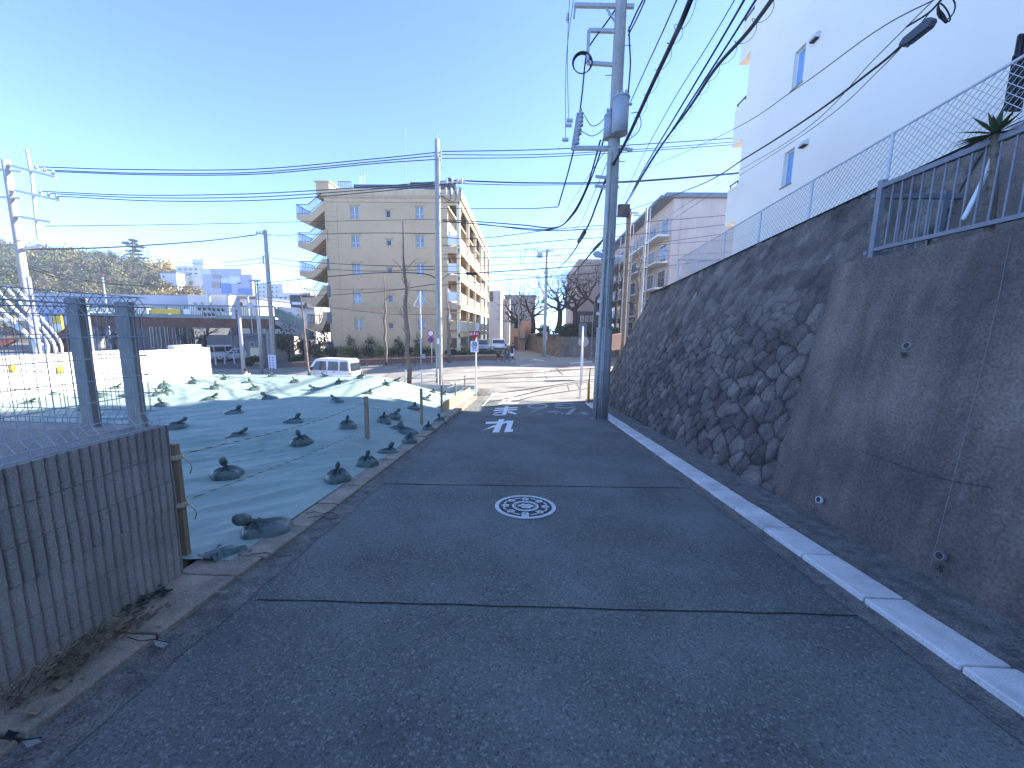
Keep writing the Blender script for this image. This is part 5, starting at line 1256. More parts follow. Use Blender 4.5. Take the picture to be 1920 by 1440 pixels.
def bare(label, px, pyb, Y, H, seed, sp=.75, depth=5):
    random.seed(seed); b = at(px, pyb, Y); tr = T('bare_tree', label, 'tree', b, group='bare cherry trees above the far stone wall')
    mb = MB(); q = b+Vector((random.uniform(-.3, .3), 0, H*.28)); mb.tube([b, b.lerp(q, .5)+Vector((.12, 0, 0)), q], [H*.04, H*.034, H*.03], 8); mb.build('trunk', M['bark_d'], tr, smooth=True)
    mb = MB()
    for k in range(5): a = k*1.26+random.random(); branch(mb, q-Vector((0, 0, random.uniform(0, H*.06))), Vector((math.cos(a), math.sin(a), .75)), H*.30, H*.017, depth, sp, .12, 4, None, .4, (2, 3), .76)
    mb.build('branch', M['bark_d'], tr)
bare('bare cherry tree left of the far corner pole, above the salmon building', 1000, 625, 56, 9.5, 1)
bare('bare cherry tree with fanned limbs behind the far corner pole', 1045, 625, 50, 10.5, 2)
bare('broad bare cherry tree left of the far pink building', 1078, 618, 49, 10, 3)
bare('bare cherry tree overlapping the blank pink wall', 1118, 615, 46, 10.5, 4)
bare('small bare cherry tree at the left end of the far row', 965, 640, 66, 11, 6)

# ================================================================== FAR RIGHT: pink flats, far wall, hedges
def bld(label, px0, px1, pyt, Y, dep, m, wins=(), roof=None, name='building', cat='building', zb=None, wm='glass', pyb=None):
    x0, x1 = at(px0, pyt, Y).x, at(px1, pyt, Y).x; zt = at((px0+px1)/2, pyt, Y).z; zb = (gz((x0+x1)/2, Y)-.5) if zb is None else zb
    if pyb: zb = at((px0+px1)/2, pyb, Y).z
    t = T(name, label, cat, ((x0+x1)/2, Y, zb)); MB().box(x0, x1, Y, Y+dep, zb, zt).build('wall', M[m], t)
    if roof: MB().box(x0-.3, x1+.3, Y-.3, Y+dep+.3, zt, zt+.35).build('roof', M[roof], t)
    for (a, b, c_, d) in wins:
        p, q = at(a, c_, Y), at(b, d, Y); w_ = MB().box(p.x, q.x, Y-.06, Y-.003, q.z, p.z).build('window', M['winw'], t)
        MB().box(p.x+.08, q.x-.08, Y-.075, Y-.061, q.z+.08, p.z-.08).build('pane', M[wm], w_)
    return t
# pink flats (balconies on the road side, receding)
PX = at(1262, 400, 44).x; PY0, PY1 = 44.0, 76.0; z5 = at(1300, 372, PY0).z; PX1 = PX+14
pf_ = T('apartment_building', 'pink four-storey flats with open balconies beyond the stone wall', 'building', (PX+6, 56, 0))
MB().box(PX, PX1, PY0, PY1, -1.6, z5).build('wall', M['pink'], pf_)
MB().box(PX-1.0, PX1+.3, PY0-.5, PY1, z5, z5+.45).build('roof', M['slate'], pf_)
MB().box(PX-1.5, PX-1.001, PY0-.2, PY1, z5-.05, z5+.25).build('eaves', M['slate'], pf_)
fl_ = [at(1240, y, PY0).z for y in (438, 488, 538)]; pt = (fl_[0]-fl_[2])/2
for k in range(5):
    z = fl_[0]-pt*k
    if z < -1: break
    MB().box(PX-1.4, PX-.001, PY0+.3, PY1, z-.2, z).build('balcony_slab', M['winw'], pf_)
    mb = MB()
    mb.bar((PX-1.35, PY0+.35, z+1.1), (PX-1.35, PY1, z+1.1), .06); mb.bar((PX-1.35, PY0+.35, z+1.1), (PX, PY0+.35, z+1.1), .06)
    for i in range(92): y = PY0+.35+i*.345; mb.bar((PX-1.35, y, z), (PX-1.35, y, z+1.1), .035)
    mb.build('balcony_railing', M['grey_metal'], pf_)
    for i in range(8):
        y = PY0+1.0+i*4; wn = MB().box(PX-.06, PX-.002, y, y+2.3, z+.1, z+2.1).build('window', M['winw'], pf_)
        MB().box(PX-.075, PX-.061, y+.1, y+1.1, z+.2, z+2.0).box(PX-.075, PX-.061, y+1.2, y+2.2, z+.2, z+2.0).build('pane', M['glass'], wn)
for i in range(5): y = PY0+3.2+i*7; MB().cyl((PX-1.45, y, 0), (PX-1.45, y, z5), .07, 8).build('downpipe', M['white_metal'], pf_)
pw = at(1275, 390, PY0); MB().box(pw.x+.2, pw.x+.32, PY0-.05, PY0-.002, -1, z5-.1).build('corner_pier', M['pink'], pf_)
bld('blank mauve-pink end wall building far beyond the big pole', 1085, 1150, 486, 62, 18, 'pink', [(1090, 1099, 590, 603), (1102, 1110, 590, 603), (1113, 1121, 590, 603)], None)
bld('dark lean-to block under the blank pink wall', 1084, 1148, 584, 61, 1, 'dkroof', [(1088+i*9, 1094+i*9, 592, 603) for i in range(5)], None, wm='curtain')
bld('grey flats behind the bare trees left of the far pole', 944, 1004, 556, 95, 14, 'far_grey', [(948+i*9, 953+i*9, 562+j*14, 569+j*14) for i in range(5) for j in range(4)], 'slate')
bld('plain white building peeping out behind the beige one', 916, 939, 545, 80, 20, 'far_white', [(917, 925, 546, 566)], None)
bld('low dark grey block between the white building and the salmon one', 940, 956, 560, 88, 12, 'far_grey', [(942, 947, 575, 582), (949, 954, 575, 582), (942, 947, 592, 599)])
# salmon pink gate house
s1 = bld('small salmon pink blocky house at the bend of the back road', 957, 985, 616, 58, 8, 'salmon', [], None)
q = at(970, 640, 58); MB().box(q.x-.5, q.x+.1, 57.9, 57.997, gz(0, 58), gz(0, 58)+2).build('door', M['brick'], s1); MB().box(at(971, 636, 58).x, at(985, 636, 58).x, 57.2, 57.99, at(975, 636, 58).z, at(975, 636, 58).z+.15).build('door_canopy', M['slate'], s1)
bld('salmon pink upper block standing behind the small one', 978, 1003, 603, 62, 6, 'salmon')
# far dark stone wall: two faces meeting at the pole
c0 = Vector((at(1044, 671, 44).x, 44, gz(3, 44))); cl = at(979, 657, 60); crr = at(1135, 666, 50)
zt = at(1044, 632, 45).z
fw = T('stone_retaining_wall', 'far dark stone retaining wall at the corner across the street', 'retaining wall', (c0.x+2, 48, c0.z))
def lean(a, b, zt_, o=.9): 
    a = Vector(a); b = Vector(b); nn = Vector((-(b-a).y, (b-a).x, 0)).normalized()
    return [(a.x, a.y, -2.2), (b.x, b.y, -2.2), (b.x+nn.x*o, b.y+nn.y*o, zt_), (a.x+nn.x*o, a.y+nn.y*o, zt_)]
A0 = (c0.x, 44, 0); Bl = (cl.x, 60, 0); Br = (crr.x+9, 53, 0)
i_ = (c0.x+.9, 45.1)
MB().add([(A0[0], 44, -2.2), (Br[0], 53, -2.2), (Br[0], 54, zt), (i_[0], i_[1], zt), (Bl[0], 60, -2.2), (Bl[0]+1, 60, zt)], [(0, 1, 2, 3), (4, 0, 3, 5)]).build('stone_face', M['far_stone'], fw)
MB().add([(i_[0], i_[1], zt-.02), (Br[0], 54, zt-.02), (30, 80, zt-.02), (Bl[0]+1, 80, zt-.02), (Bl[0]+1, 60, zt-.02)], [(0, 1, 2, 3, 4)]).build('far_terrace', M['soil'], kind='structure', loc=(0, 0, 0))
random.seed(5)
def shrub(label, c, rx_, ry_, rz_, n, sz, m='leaf', nm='shrub', group=None, cl=9, stem=True):
    t = T(nm, label, 'shrub', (c[0], c[1], c[2]-rz_), group=group); mb = MB(); crown(mb, c, rx_, ry_, rz_, n, sz, cl); mb.build('foliage', M[m], t)
    if stem: MB().cyl((c[0], c[1], c[2]-rz_), (c[0], c[1], c[2]), max(.03, rx_*.06), 6).build('stem', M['bark_d'], t)
    return t
for i, (px, py, w_, lb) in enumerate(((1052, 622, .9, 'leftmost clipped round shrub on the far stone wall'), (1058, 617, 1.0, 'second clipped round shrub on the far stone wall'), (1070, 616, 1.1, 'third and roundest clipped shrub on the far stone wall'),
                        (1083, 617, 1.0, 'clipped shrub on the far stone wall left of the slate panel'), (1108, 617, 1.0, 'clipped shrub on the far stone wall beside the big pole'), (1020, 620, .9, 'low green hedge shrub left of the far corner pole'), (1150, 614, 1.1, 'green shrub just right of the big pole'))):
    p = at(px, py, 49); p.z = zt+w_*.75; shrub(lb, p, w_*1.25, w_, w_*.95, 1500, .11, 'leaf_d' if i % 2 else 'leaf', group='clipped shrubs on the far stone wall', cl=22)
MB().box(at(1088, 610, 46).x, at(1103, 610, 46).x, 47, 47.1, zt, at(1095, 605, 47).z).build('slate_panel', M['slate'], label='upright slate grey panel on the far stone wall', cat='panel')
p = at(1094, 641, 21); rs = T('round_sign', 'round road sign seen from behind on a thin post', 'sign', (p.x, 21, gz(p.x, 21)))
MB().disc((p.x, 21, p.z), .28, (0, 1, 0), 24, .02).build('disc', M['galv'], rs); MB().cyl((p.x, 20.97, gz(p.x, 21)), (p.x, 20.97, p.z+.3), .03, 8).build('post', M['galv'], rs)
bx = at(1160, 640, 26); MB().prism([at(1147, 628, 24), at(1166, 625, 24), at(1163, 655, 24), at(1149, 657, 24)], (0, .6, 0)).build('pink_wall_end', M['salmon'], label='pale salmon wall end visible between the big pole and stone wall', cat='wall')

# ================================================================== STREET SIDE: planter, shrubs, guard rail
py0 = 36.4
pl = T('brick_planter', 'long low brick planter wall in front of the beige building', 'planter', (-12, py0, gz(-12, py0)))
mb = MB(); X0, X1 = at(548, 680, py0).x, at(944, 672, py0).x
n = 20
for i in range(n):
    a = X0+(X1-X0)*i/n; b = X0+(X1-X0)*(i+1)/n; za, zb_ = gz(a, py0), gz(b, py0)
    mb.add([(a, py0, za-.1), (b, py0, zb_-.1), (b, py0+.3, zb_-.1), (a, py0+.3, za-.1), (a, py0, za+.55), (b, py0, zb_+.55), (b, py0+.3, zb_+.55), (a, py0+.3, za+.55)], [(3,2,1,0),(4,5,6,7),(0,1,5,4),(1,2,6,5),(2,3,7,6),(3,0,4,7)])
mb.build('wall_body', M['brick'], pl)
MB().add(sum([[(X0+(X1-X0)*i/n, py0-.04, gz(X0+(X1-X0)*i/n, py0)+.56), (X0+(X1-X0)*i/n, py0+.34, gz(X0+(X1-X0)*i/n, py0)+.56), (X0+(X1-X0)*i/n, py0+.34, gz(X0+(X1-X0)*i/n, py0)+.64), (X0+(X1-X0)*i/n, py0-.04, gz(X0+(X1-X0)*i/n, py0)+.64)] for i in range(n+1)], []),
   [(i*4+j, (i+1)*4+j, (i+1)*4+(j+1) % 4, i*4+(j+1) % 4) for i in range(n) for j in range(4)]).build('coping', M['salmon'], pl)
random.seed(8)
SH = [(600, 664, 1.0, .9), (622, 664, 1.0, 1.0), (645, 662, .9, .9), (668, 655, 1.1, 1.2), (690, 657, 1.0, 1.1), (712, 660, 1.0, 1.0), (738, 661, 1.0, 1.0), (762, 660, 1.1, 1.0), (788, 662, 1.0, 1.0), (806, 662, .9, .9), (850, 668, 1.0, .9), (872, 668, 1.0, .95), (894, 668, 1.0, 1.0), (915, 670, 1.0, .8), (935, 671, .9, .7)]
for i, (px, py, w_, h_) in enumerate(SH):
    p = at(px, py, 37.3+random.uniform(-.1, .2)); hh = max(.6, p.z+.5*h_-gz(p.x, 37.3)); 
    shrub('%s bush behind the brick planter, number %s from the left' % (('grey-green', 'dark green', 'olive green')[i % 3], ['one', 'two', 'three', 'four', 'five', 'six', 'seven', 'eight', 'nine', 'ten', 'eleven', 'twelve', 'thirteen', 'fourteen', 'fifteen'][i]),
          (p.x, p.y, gz(p.x, 37.3)+.35+hh/2), w_*.85, .6, hh/2, 620, .085, ('leaf', 'leaf_d', 'leaf_l')[i % 3], group='bushes behind the brick planter')
for px, pyt, lb in ((655, 628, 'young upright tree against the beige wall under the left windows'), (696, 632, 'young leafy tree against the beige wall, middle'), (747, 630, 'young tree against the beige wall right of the slim bare tree'), (786, 628, 'young tree against the beige wall under the right windows')):
    p = at(px, 645, 37.6); zt_ = at(px, pyt, 37.6).z; g_ = gz(p.x, 37.6)+.3; t = T('young_tree', lb, 'tree', (p.x, p.y, g_), group='young trees along the beige wall')
    MB().tube([(p.x, p.y, g_), (p.x+.05, p.y, zt_)], [.05, .02], 6).build('trunk', M['bark'], t); mb = MB(); crown(mb, (p.x, p.y, (g_+zt_)/2+.4), .62, .5, (zt_-g_)/2, 260, .09, 8); mb.build('foliage', M['leaf'], t)
# dark evergreen left of the beige building
for px, py, w_, h_, lb in ((598, 640, 1.6, 1.7, 'dark evergreen bush under the stair landings'), (575, 648, 1.3, 1.4, 'dark evergreen bush left of the stair landings'), (540, 642, 1.8, 1.9, 'dark tree crown under the footbridge stair'), (562, 676, 1.2, .7, 'low clipped dark hedge by the thin bare tree'), (470, 676, .9, .6, 'small dark hedge by the stone monument')):
    p = at(px, py, 38.5 if px > 560 else 37); shrub(lb, (p.x, p.y, p.z), w_, 1.0, h_, 1100, .10, 'leaf_d'); 
gr_ = T('guard_rail', 'brown pipe guard rail along the far pavement', 'guard rail', (-12, 34.1, gz(-12, 34)))
mb1 = MB(); posts = []
Xa, Xb = at(580, 690, 34.1).x, at(845, 688, 34.1).x; n = 12
for i in range(n+1):
    x = Xa+(Xb-Xa)*i/n; g_ = gz(x, 34.1)+.1; MB().cyl((x, 34.1, g_), (x, 34.1, g_+.85), .03, 6).build('post', M['rust'], gr_)
    if i < n:
        x2 = Xa+(Xb-Xa)*(i+1)/n; g2 = gz(x2, 34.1)+.1
        for h_ in (.82, .5, .2): mb1.bar((x, 34.1, g_+h_), (x2, 34.1, g2+h_), .035)
        mb1.bar((x, 34.1, g_+.2), (x2, 34.1, g2+.8), .02)
mb1.build('rails', M['rust'], gr_)
# near-side pipe rail at the lot corner
nr = T('guard_rail', 'low pale rail beside the middle utility pole', 'guard rail', (-6, 19.5, gz(-6, 19.5)))
for i in range(3): x = -6.2+i*.85; MB().box(x-.03, x+.03, 19.45, 19.51, gz(x, 19.5)-.3, gz(x, 19.5)+.9).build('post', M['white'], nr)
mb = MB(); 
for h_ in (.82, .45, .15): mb.bar((-6.2, 19.48, gz(-6.2, 19.5)+h_), (-4.5, 19.48, gz(-4.5, 19.5)+h_), .05)
mb.build('rails', M['white'], nr)

# signs
p = at(892, 745, 16.6); z0 = gz(p.x, 16.6); st = T('road_sign', 'red inverted triangle stop sign above a white 30 zone plate on a white post', 'road sign', (p.x, 16.6, z0))
MB().cyl((p.x, 16.6, z0), (p.x, 16.6, at(890, 622, 16.6).z), .035, 10).build('post', M['white'], st)
a, b, c_ = at(881, 622, 16.5), at(898, 622.3, 16.5), at(889.6, 638, 16.5)
cx = (a.x+b.x)/2; hw = (b.x-a.x)/2*1.1
tri = MB().prism([(cx-hw, 16.52, a.z), (cx-hw+.03, 16.52, a.z+.02), (cx+hw-.03, 16.52, a.z+.02), (cx+hw, 16.52, a.z), (cx+.02, 16.52, c_.z), (cx-.02, 16.52, c_.z)], (0, .015, 0)).build('stop_plate', M['red'], st)
text('止まれ', .125, (cx, 16.515, a.z-.085), M['signw'], 'lettering', tri, bold=.003)
MB().prism([(cx+hw*.35, 16.53, a.z-.16), (cx+hw+.04, 16.53, a.z-.16), (cx+hw+.04, 16.53, a.z-.02), (cx+hw*.35, 16.53, a.z-.02)], (0, .01, 0)).build('stop_plate', M['brick'], st)
a, b = at(882.6, 639.5, 16.5), at(897.2, 660.5, 16.5); pz = (a.z+b.z)/2
pt_ = MB().box(cx-.165, cx+.165, 16.52, 16.535, b.z, a.z).build('zone_plate', M['signw'], st, bevel=.01)
MB().disc((cx, 16.519, a.z-.155), .12, (0, -1, 0), 28, .004, .093).build('ring', M['navy'], pt_)
text('30', .135, (cx, 16.514, a.z-.155), M['navy'], 'numerals', pt_, bold=.006)
text('区 域', .065, (cx, 16.514, a.z-.325), M['navy'], 'lettering', pt_, bold=.003); text('ここから', .055, (cx, 16.514, a.z-.40), M['navy'], 'lettering', pt_, bold=.003)
q = at(810, 697, 34.6); q2 = at(808, 622, 34.6); t = T('road_sign', 'post with a red-rimmed round sign over a blue round sign', 'road sign', (q.x, 34.6, gz(q.x, 34.6)))
MB().cyl((q.x, 34.6, gz(q.x, 34.6)), (q.x, 34.6, q2.z), .04, 8).build('post', M['white'], t)
z1, z2 = at(808, 625, 34.5).z, at(808, 637, 34.5).z; f1 = MB().disc((q.x-.05, 34.52, z1), .30, (0, -1, 0), 24, .02).build('sign_face', M['signw'], t); MB().disc((q.x-.05, 34.498, z1), .30, (0, -1, 0), 24, .01, .22).build('red_rim', M['red'], f1); MB().disc((q.x-.05, 34.52, z2), .28, (0, -1, 0), 24, .02).build('blue_disc', M['blue'], t)
MB().disc((q.x-.05, 34.498, z2), .26, (0, -1, 0), 24, .01, .21).build('red_rim', M['red'], t)
q = at(790, 693, 34.4); t = T('signal_post', 'grey post with a triangular top bracket and control box before the beige building', 'post', (q.x, 34.4, gz(q.x, 34.4)))
MB().cyl((q.x, 34.4, gz(q.x, 34.4)), (q.x, 34.4, at(786, 590, 34.4).z), .09, 10).build('lower_post', M['galv'], t); MB().cyl((q.x, 34.4, at(786, 590, 34.4).z), (q.x, 34.4, at(787, 546, 34.4).z), .06, 8).build('upper_post', M['white_metal'], t)
mb = MB(); P = [at(788, 550, 34.4), at(775, 573, 34.4), at(789, 577, 34.4)]
for i in range(3): mb.bar(P[i], P[(i+1) % 3], .06)
mb.build('bracket', M['white_metal'], t); P = at(794, 668, 34.3); MB().box(P.x-.15, P.x+.2, 34.15, 34.3, P.z-.2, P.z+.2).build('control_box', M['galv'], t)
# delineators
q = G(1087, 746); t = T('marker_post', 'white round marker post standing on the shaded road edge', 'post', (q.x, q.y, gz(q.x, q.y)))
MB().tube([(q.x, q.y, gz(q.x, q.y)), (q.x, q.y, at(1091, 612, q.y).z)], .035, 10).build('tube', M['white'], t, smooth=True); MB().disc((q.x, q.y, gz(q.x, q.y)+.004), .14, (0, 0, 1), 16, .02).build('base', M['conc'], t)
q = G(1103, 757); t = T('pole_guy', 'amber guard tube over a thin guy wire next to the large pole', 'guy wire', (q.x, q.y, gz(q.x, q.y)))
e = at(1107, 690, q.y+.1); m_ = at(1104, 719, q.y+.03)
MB().tube([(q.x, q.y, gz(q.x, q.y)), m_], [.05, .045], 10).build('guard_tube', M['amber'], t, smooth=True); MB().tube([m_, e], [.03, .012], 8).build('turnbuckle', M['rust'], t); MB().tube([e, at(1112, 592, q.y+.4), at(1137, 380, AY)], .007, 5).build('guy_wire', M['galv'], t)
q = G(1118, 657+14)
# cables cast shadows, besides the wire shadows painted on the street

# ================================================================== VEHICLES
def vehicle(label, px, Y, L, Wd, H, heading, prof, belt, paint, wins, wheelx, wr_=.28, name='parked_van', cat='van', front=None, z=None, x=None):
    x = at(px, 690, Y).x if x is None else x; z = gz(x, Y) if z is None else z
    t = T(name, label, cat, (0, 0, 0)); hw = Wd/2
    inset = lambda zz: hw-(0 if zz < belt else (zz-belt)/(H-belt)*.16)
    n = len(prof); vs = [(a, -inset(b), b) for a, b in prof]+[(a, inset(b), b) for a, b in prof]
    MB().add(vs, [tuple(range(n))[::-1], tuple(range(n, 2*n))]+[(i, (i+1) % n, n+(i+1) % n, n+i) for i in range(n)]).build('body', M[paint], t, bevel=.05)
    for w_ in wins:
        for s in (-1, 1):
            P = [(a, s*(inset(b)+.004), b) for a, b in w_]; 
            if s > 0: P = P[::-1]
            MB().prism(P, (0, s*.006, 0)).build('side_window', M['glass'], t)
    for a in wheelx:
        for s in (-1, 1):
            wh = MB().cyl((a, s*(hw-.17), wr_), (a, s*(hw+.012), wr_), wr_, 20).build('wheel', M['tyre'], t)
            MB().cyl((a, s*(hw+.0), wr_), (a, s*(hw+.022), wr_), wr_*.62, 16).build('rim', M['galv'], wh)
    if front: front(t, hw, inset)
    for o in kids(t): pass
    t.location = (x, Y, z); t.rotation_euler = (0, 0, heading)
    return t
# side profile, +x is the front
KV = [(-1.68, .25), (-1.70, .9), (-1.60, 1.72), (-1.45, 1.86), (.75, 1.86), (1.0, 1.80), (1.52, 1.05), (1.68, .92), (1.70, .35), (1.62, .25)]
def kvf(t, hw, ins):
    MB().prism([(1.03, -ins(1.72)+.08, 1.735), (1.03, ins(1.72)-.08, 1.735), (1.50, hw-.1, 1.09), (1.50, -hw+.1, 1.09)][::-1], (.012, 0, .01)).build('windscreen', M['glass'], t)
    MB().prism([(-1.705, -hw+.12, 1.02), (-1.705, hw-.12, 1.02), (-1.635, ins(1.6)-.08, 1.6), (-1.635, -ins(1.6)+.08, 1.6)][::-1], (-.012, 0, 0)).build('rear_window', M['glass'], t)
    for s in (-1, 1):
        MB().box(1.68, 1.72, s*(hw-.30), s*(hw-.06), .62, .82).build('headlight', M['porcelain'], t)
        MB().box(-1.73, -1.70, s*(hw-.14), s*(hw-.02), .55, .95).build('tail_light', M['red'], t)
        MB().box(1.16, 1.30, s*(hw+.02), s*(hw+.14), 1.05, 1.25).build('wing_mirror', M['cl_dark'], t)
    MB().box(-1.74, -1.69, -hw+.05, hw-.05, .3, .48).build('bumper', M['white'], t); MB().box(-1.755, -1.742, -.17, .17, .52, .68).build('number_plate', M['yellow'], t)
    mb = MB()
    for s in (-1, 1):
        for a in (-.92, .08, .95): mb.box(a-.006, a+.006, s*(hw-.001), s*(hw+.003), .35, 1.0)
        mb.box(-.55, -.38, s*(hw+.0), s*(hw+.02), .93, .96); mb.box(.2, .35, s*hw, s*(hw+.02), .93, .96)
    mb.build('door_seams', M['cl_dark'], t)
vx_ = at(626, 690, 26.6).x
vehicle('white kei van driving past beyond the green sheet', 0, 26.6, 3.4, 1.48, 1.88, R(172), KV, 1.0, 'carw',
        [[(.10, 1.06), (1.28, 1.06), (.88, 1.66), (.14, 1.68)], [(-.78, 1.06), (-.04, 1.06), (-.02, 1.68), (-.76, 1.68)], [(-1.52, 1.06), (-.94, 1.06), (-.92, 1.68), (-1.46, 1.68)]], (-1.15, 1.2), .27, 'white_van', 'van', kvf, x=vx_, z=gz(vx_, 26.6))
MV = [(-2.2, .3), (-2.25, 1.0), (-2.15, 1.75), (-1.9, 1.9), (.7, 1.9), (1.0, 1.82), (1.55, 1.15), (2.25, .98), (2.35, .4), (2.2, .3)]
def mvf(t, hw, ins):
    MB().prism([(1.02, -ins(1.78)+.1, 1.77), (1.02, ins(1.78)-.1, 1.77), (1.50, hw-.12, 1.2), (1.50, -hw+.12, 1.2)][::-1], (.012, 0, .01)).build('windscreen', M['glass'], t)
    for s in (-1, 1): MB().box(2.24, 2.33, s*(hw-.45), s*(hw-.08), .72, .9).build('headlight', M['porcelain'], t)
    MB().box(2.34, 2.36, -.7, .7, .45, .68).build('grille', M['cl_dark'], t); MB().box(2.36, 2.37, -.17, .17, .42, .56).build('number_plate', M['white'], t)
W2 = [[(.15, 1.15), (1.38, 1.15), (.9, 1.74), (.15, 1.76)], [(-1.0, 1.15), (.05, 1.15), (.05, 1.76), (-1.0, 1.76)], [(-2.05, 1.15), (-1.1, 1.15), (-1.1, 1.76), (-1.9, 1.74)]]
vehicle('pale blue-grey minivan parked behind the white tube fence, left of two', 402, 45.5, 4.4, 1.7, 1.9, R(-125), MV, 1.1, 'carw', W2, (-1.4, 1.45), .32, 'parked_van', 'van', mvf)
CV = [(-2.0, .3), (-2.1, .85), (-1.85, 1.05), (-1.45, 1.45), (-.2, 1.5), (.45, 1.42), (1.15, .98), (2.0, .85), (2.1, .4), (2.0, .3)]
def cvf(t, hw, ins):
    MB().prism([(.50, -ins(1.4)+.1, 1.395), (.50, ins(1.4)-.1, 1.395), (1.10, hw-.12, 1.03), (1.10, -hw+.12, 1.03)][::-1], (.012, 0, .012)).build('windscreen', M['glass'], t)
    for s in (-1, 1): MB().box(2.0, 2.09, s*(hw-.42), s*(hw-.06), .62, .78).build('headlight', M['porcelain'], t); MB().box(.95, 1.1, s*(hw+.01), s*(hw+.15), .95, 1.08).build('wing_mirror', M['carw'], t)
    MB().box(2.08, 2.11, -.6, .6, .4, .58).build('grille', M['cl_dark'], t)
W3 = [[(.1, 1.0), (1.0, 1.0), (.45, 1.36), (.1, 1.38)], [(-1.2, 1.0), (0, 1.0), (0, 1.38), (-1.15, 1.36)]]
vehicle('pale car parked behind the white tube fence, right of two', 440, 46.5, 4.2, 1.66, 1.5, R(-115), CV, .95, 'carw', W3, (-1.3, 1.35), .3, 'parked_car', 'car', cvf)
vehicle('white car facing us at the mouth of the back road', 934, 44, 4.2, 1.66, 1.55, R(-84), CV, .95, 'carw', W3, (-1.3, 1.35), .3, 'parked_car', 'car', cvf, z=gz(-2, 44)+.45)
vehicle('blue-grey car half hidden behind the road sign and hedge', 900, 41.5, 4.2, 1.66, 1.5, R(-80), CV, .95, 'cargrey', W3, (-1.3, 1.35), .3, 'parked_car', 'car', cvf, z=gz(-2, 44)+.45)

# ================================================================== PEOPLE
def skin_obj(name, nodes, edges, m, parent, sub=1, root=0):
    me = bpy.data.meshes.new(name); org = wpos(parent)
    me.from_pydata([Vector(n[:3]) for n in nodes], edges, []); me.materials.append(m)
    o = bpy.data.objects.new(name, me); COL.objects.link(o); o.parent = parent
    sk = o.modifiers.new('skin', 'SKIN'); sk.use_smooth_shade = True
    for i, n_ in enumerate(nodes):
        sv = me.skin_vertices[0].data[i]; sv.radius = (n_[3], n_[3]); sv.use_root = (i == root)
    sb = o.modifiers.new('sub', 'SUBSURF'); sb.levels = sub; sb.render_levels = sub
    return o
def person(label, J, jacket, trousers, hair, loc, rz, parts=('jacket', 'trousers'), helmet=None):
    """J: joint name -> (x, y, z); one continuous skinned body, clothes as thicker skins over it"""
    t = T('person', label, 'person', (0, 0, 0))
    names = ['pelvis', 'waist', 'chest', 'neck', 'head0', 'head1', 'shL', 'elL', 'haL', 'shR', 'elR', 'haR', 'hiL', 'knL', 'anL', 'toL', 'hiR', 'knR', 'anR', 'toR']
    rad = dict(pelvis=.125, waist=.115, chest=.135, neck=.05, head0=.075, head1=.085, shL=.06, elL=.042, haL=.032, shR=.06, elR=.042, haR=.032, hiL=.085, knL=.058, anL=.04, toL=.035, hiR=.085, knR=.058, anR=.04, toR=.035)
    ix = {n: i for i, n in enumerate(names)}
    E = [('pelvis', 'waist'), ('waist', 'chest'), ('chest', 'neck'), ('neck', 'head0'), ('head0', 'head1'), ('chest', 'shL'), ('shL', 'elL'), ('elL', 'haL'), ('chest', 'shR'), ('shR', 'elR'), ('elR', 'haR'),
         ('pelvis', 'hiL'), ('hiL', 'knL'), ('knL', 'anL'), ('anL', 'toL'), ('pelvis', 'hiR'), ('hiR', 'knR'), ('knR', 'anR'), ('anR', 'toR')]
    nodes = [(*J[n], rad[n]) for n in names]
    # fingers: a fan of five short chains at each hand
    EE = [(ix[a], ix[b]) for a, b in E]
    for h, e in (('haL', 'elL'), ('haR', 'elR')):
        d = (Vector(J[h])-Vector(J[e])).normalized(); s_ = d.cross(Vector((1, 0, .2))).normalized()
        for k, L in enumerate((.055, .075, .08, .075, .06)):
            b0 = Vector(J[h])+d*.05+s_*(.018*(k-2)); nodes.append((*(b0+d*L*.5+(s_*-.02 if k == 0 else s_*0)), .009)); nodes.append((*(b0+d*L*.9+Vector((0, 0, -.012))), .008)); EE += [(ix[h], len(nodes)-2), (len(nodes)-2, len(nodes)-1)]
    skin_obj('body', nodes, EE, M['skin'], t)
    def cloth(nm, keep, grow, m):
        kk = [n for n in names if n in keep]; ii = {n: i for i, n in enumerate(kk)}
        skin_obj(nm, [(*J[n], rad[n]+grow) for n in kk], [(ii[a], ii[b]) for a, b in E if a in ii and b in ii], m, t)
    cloth('jacket', ['waist', 'chest', 'shL', 'elL', 'shR', 'elR', 'pelvis'], .028, jacket)
    J2 = dict(J); cloth('trousers', ['pelvis', 'hiL', 'knL', 'anL', 'hiR', 'knR', 'anR'], .018, trousers)
    cloth('shoes', ['anL', 'toL'], .014, M['cl_dark']); cloth('shoes', ['anR', 'toR'], .014, M['cl_dark'])
    hd = Vector(J['head1']); f = (Vector(J['head1'])-Vector(J['neck'])).normalized()
    mb = MB(); mb.ell(hd+Vector((-.015, 0, .035)), .105, .095, .10, 14, 9, .05); mb.build('helmet' if helmet else 'hair', helmet or M['hair'], t, smooth=True)
    mb = MB(); c_ = hd+Vector((.088, 0, -.01)); mb.ell(c_+Vector((.012, 0, -.01)), .016, .012, .02, 8, 6); mb.build('nose', M['skin'], t, smooth=True)
    mb = MB(); mb.ell(c_+Vector((-.002, -.032, .014)), .01, .012, .008, 8, 6).ell(c_+Vector((-.002, .032, .014)), .01, .012, .008, 8, 6); mb.build('eyes', M['cl_dark'], t, smooth=True)
    MB().ell(c_+Vector((-.006, 0, -.05)), .01, .025, .006, 8, 6).build('mouth', M['red'], t)
    t.location = loc; t.rotation_euler = (0, 0, rz); return t
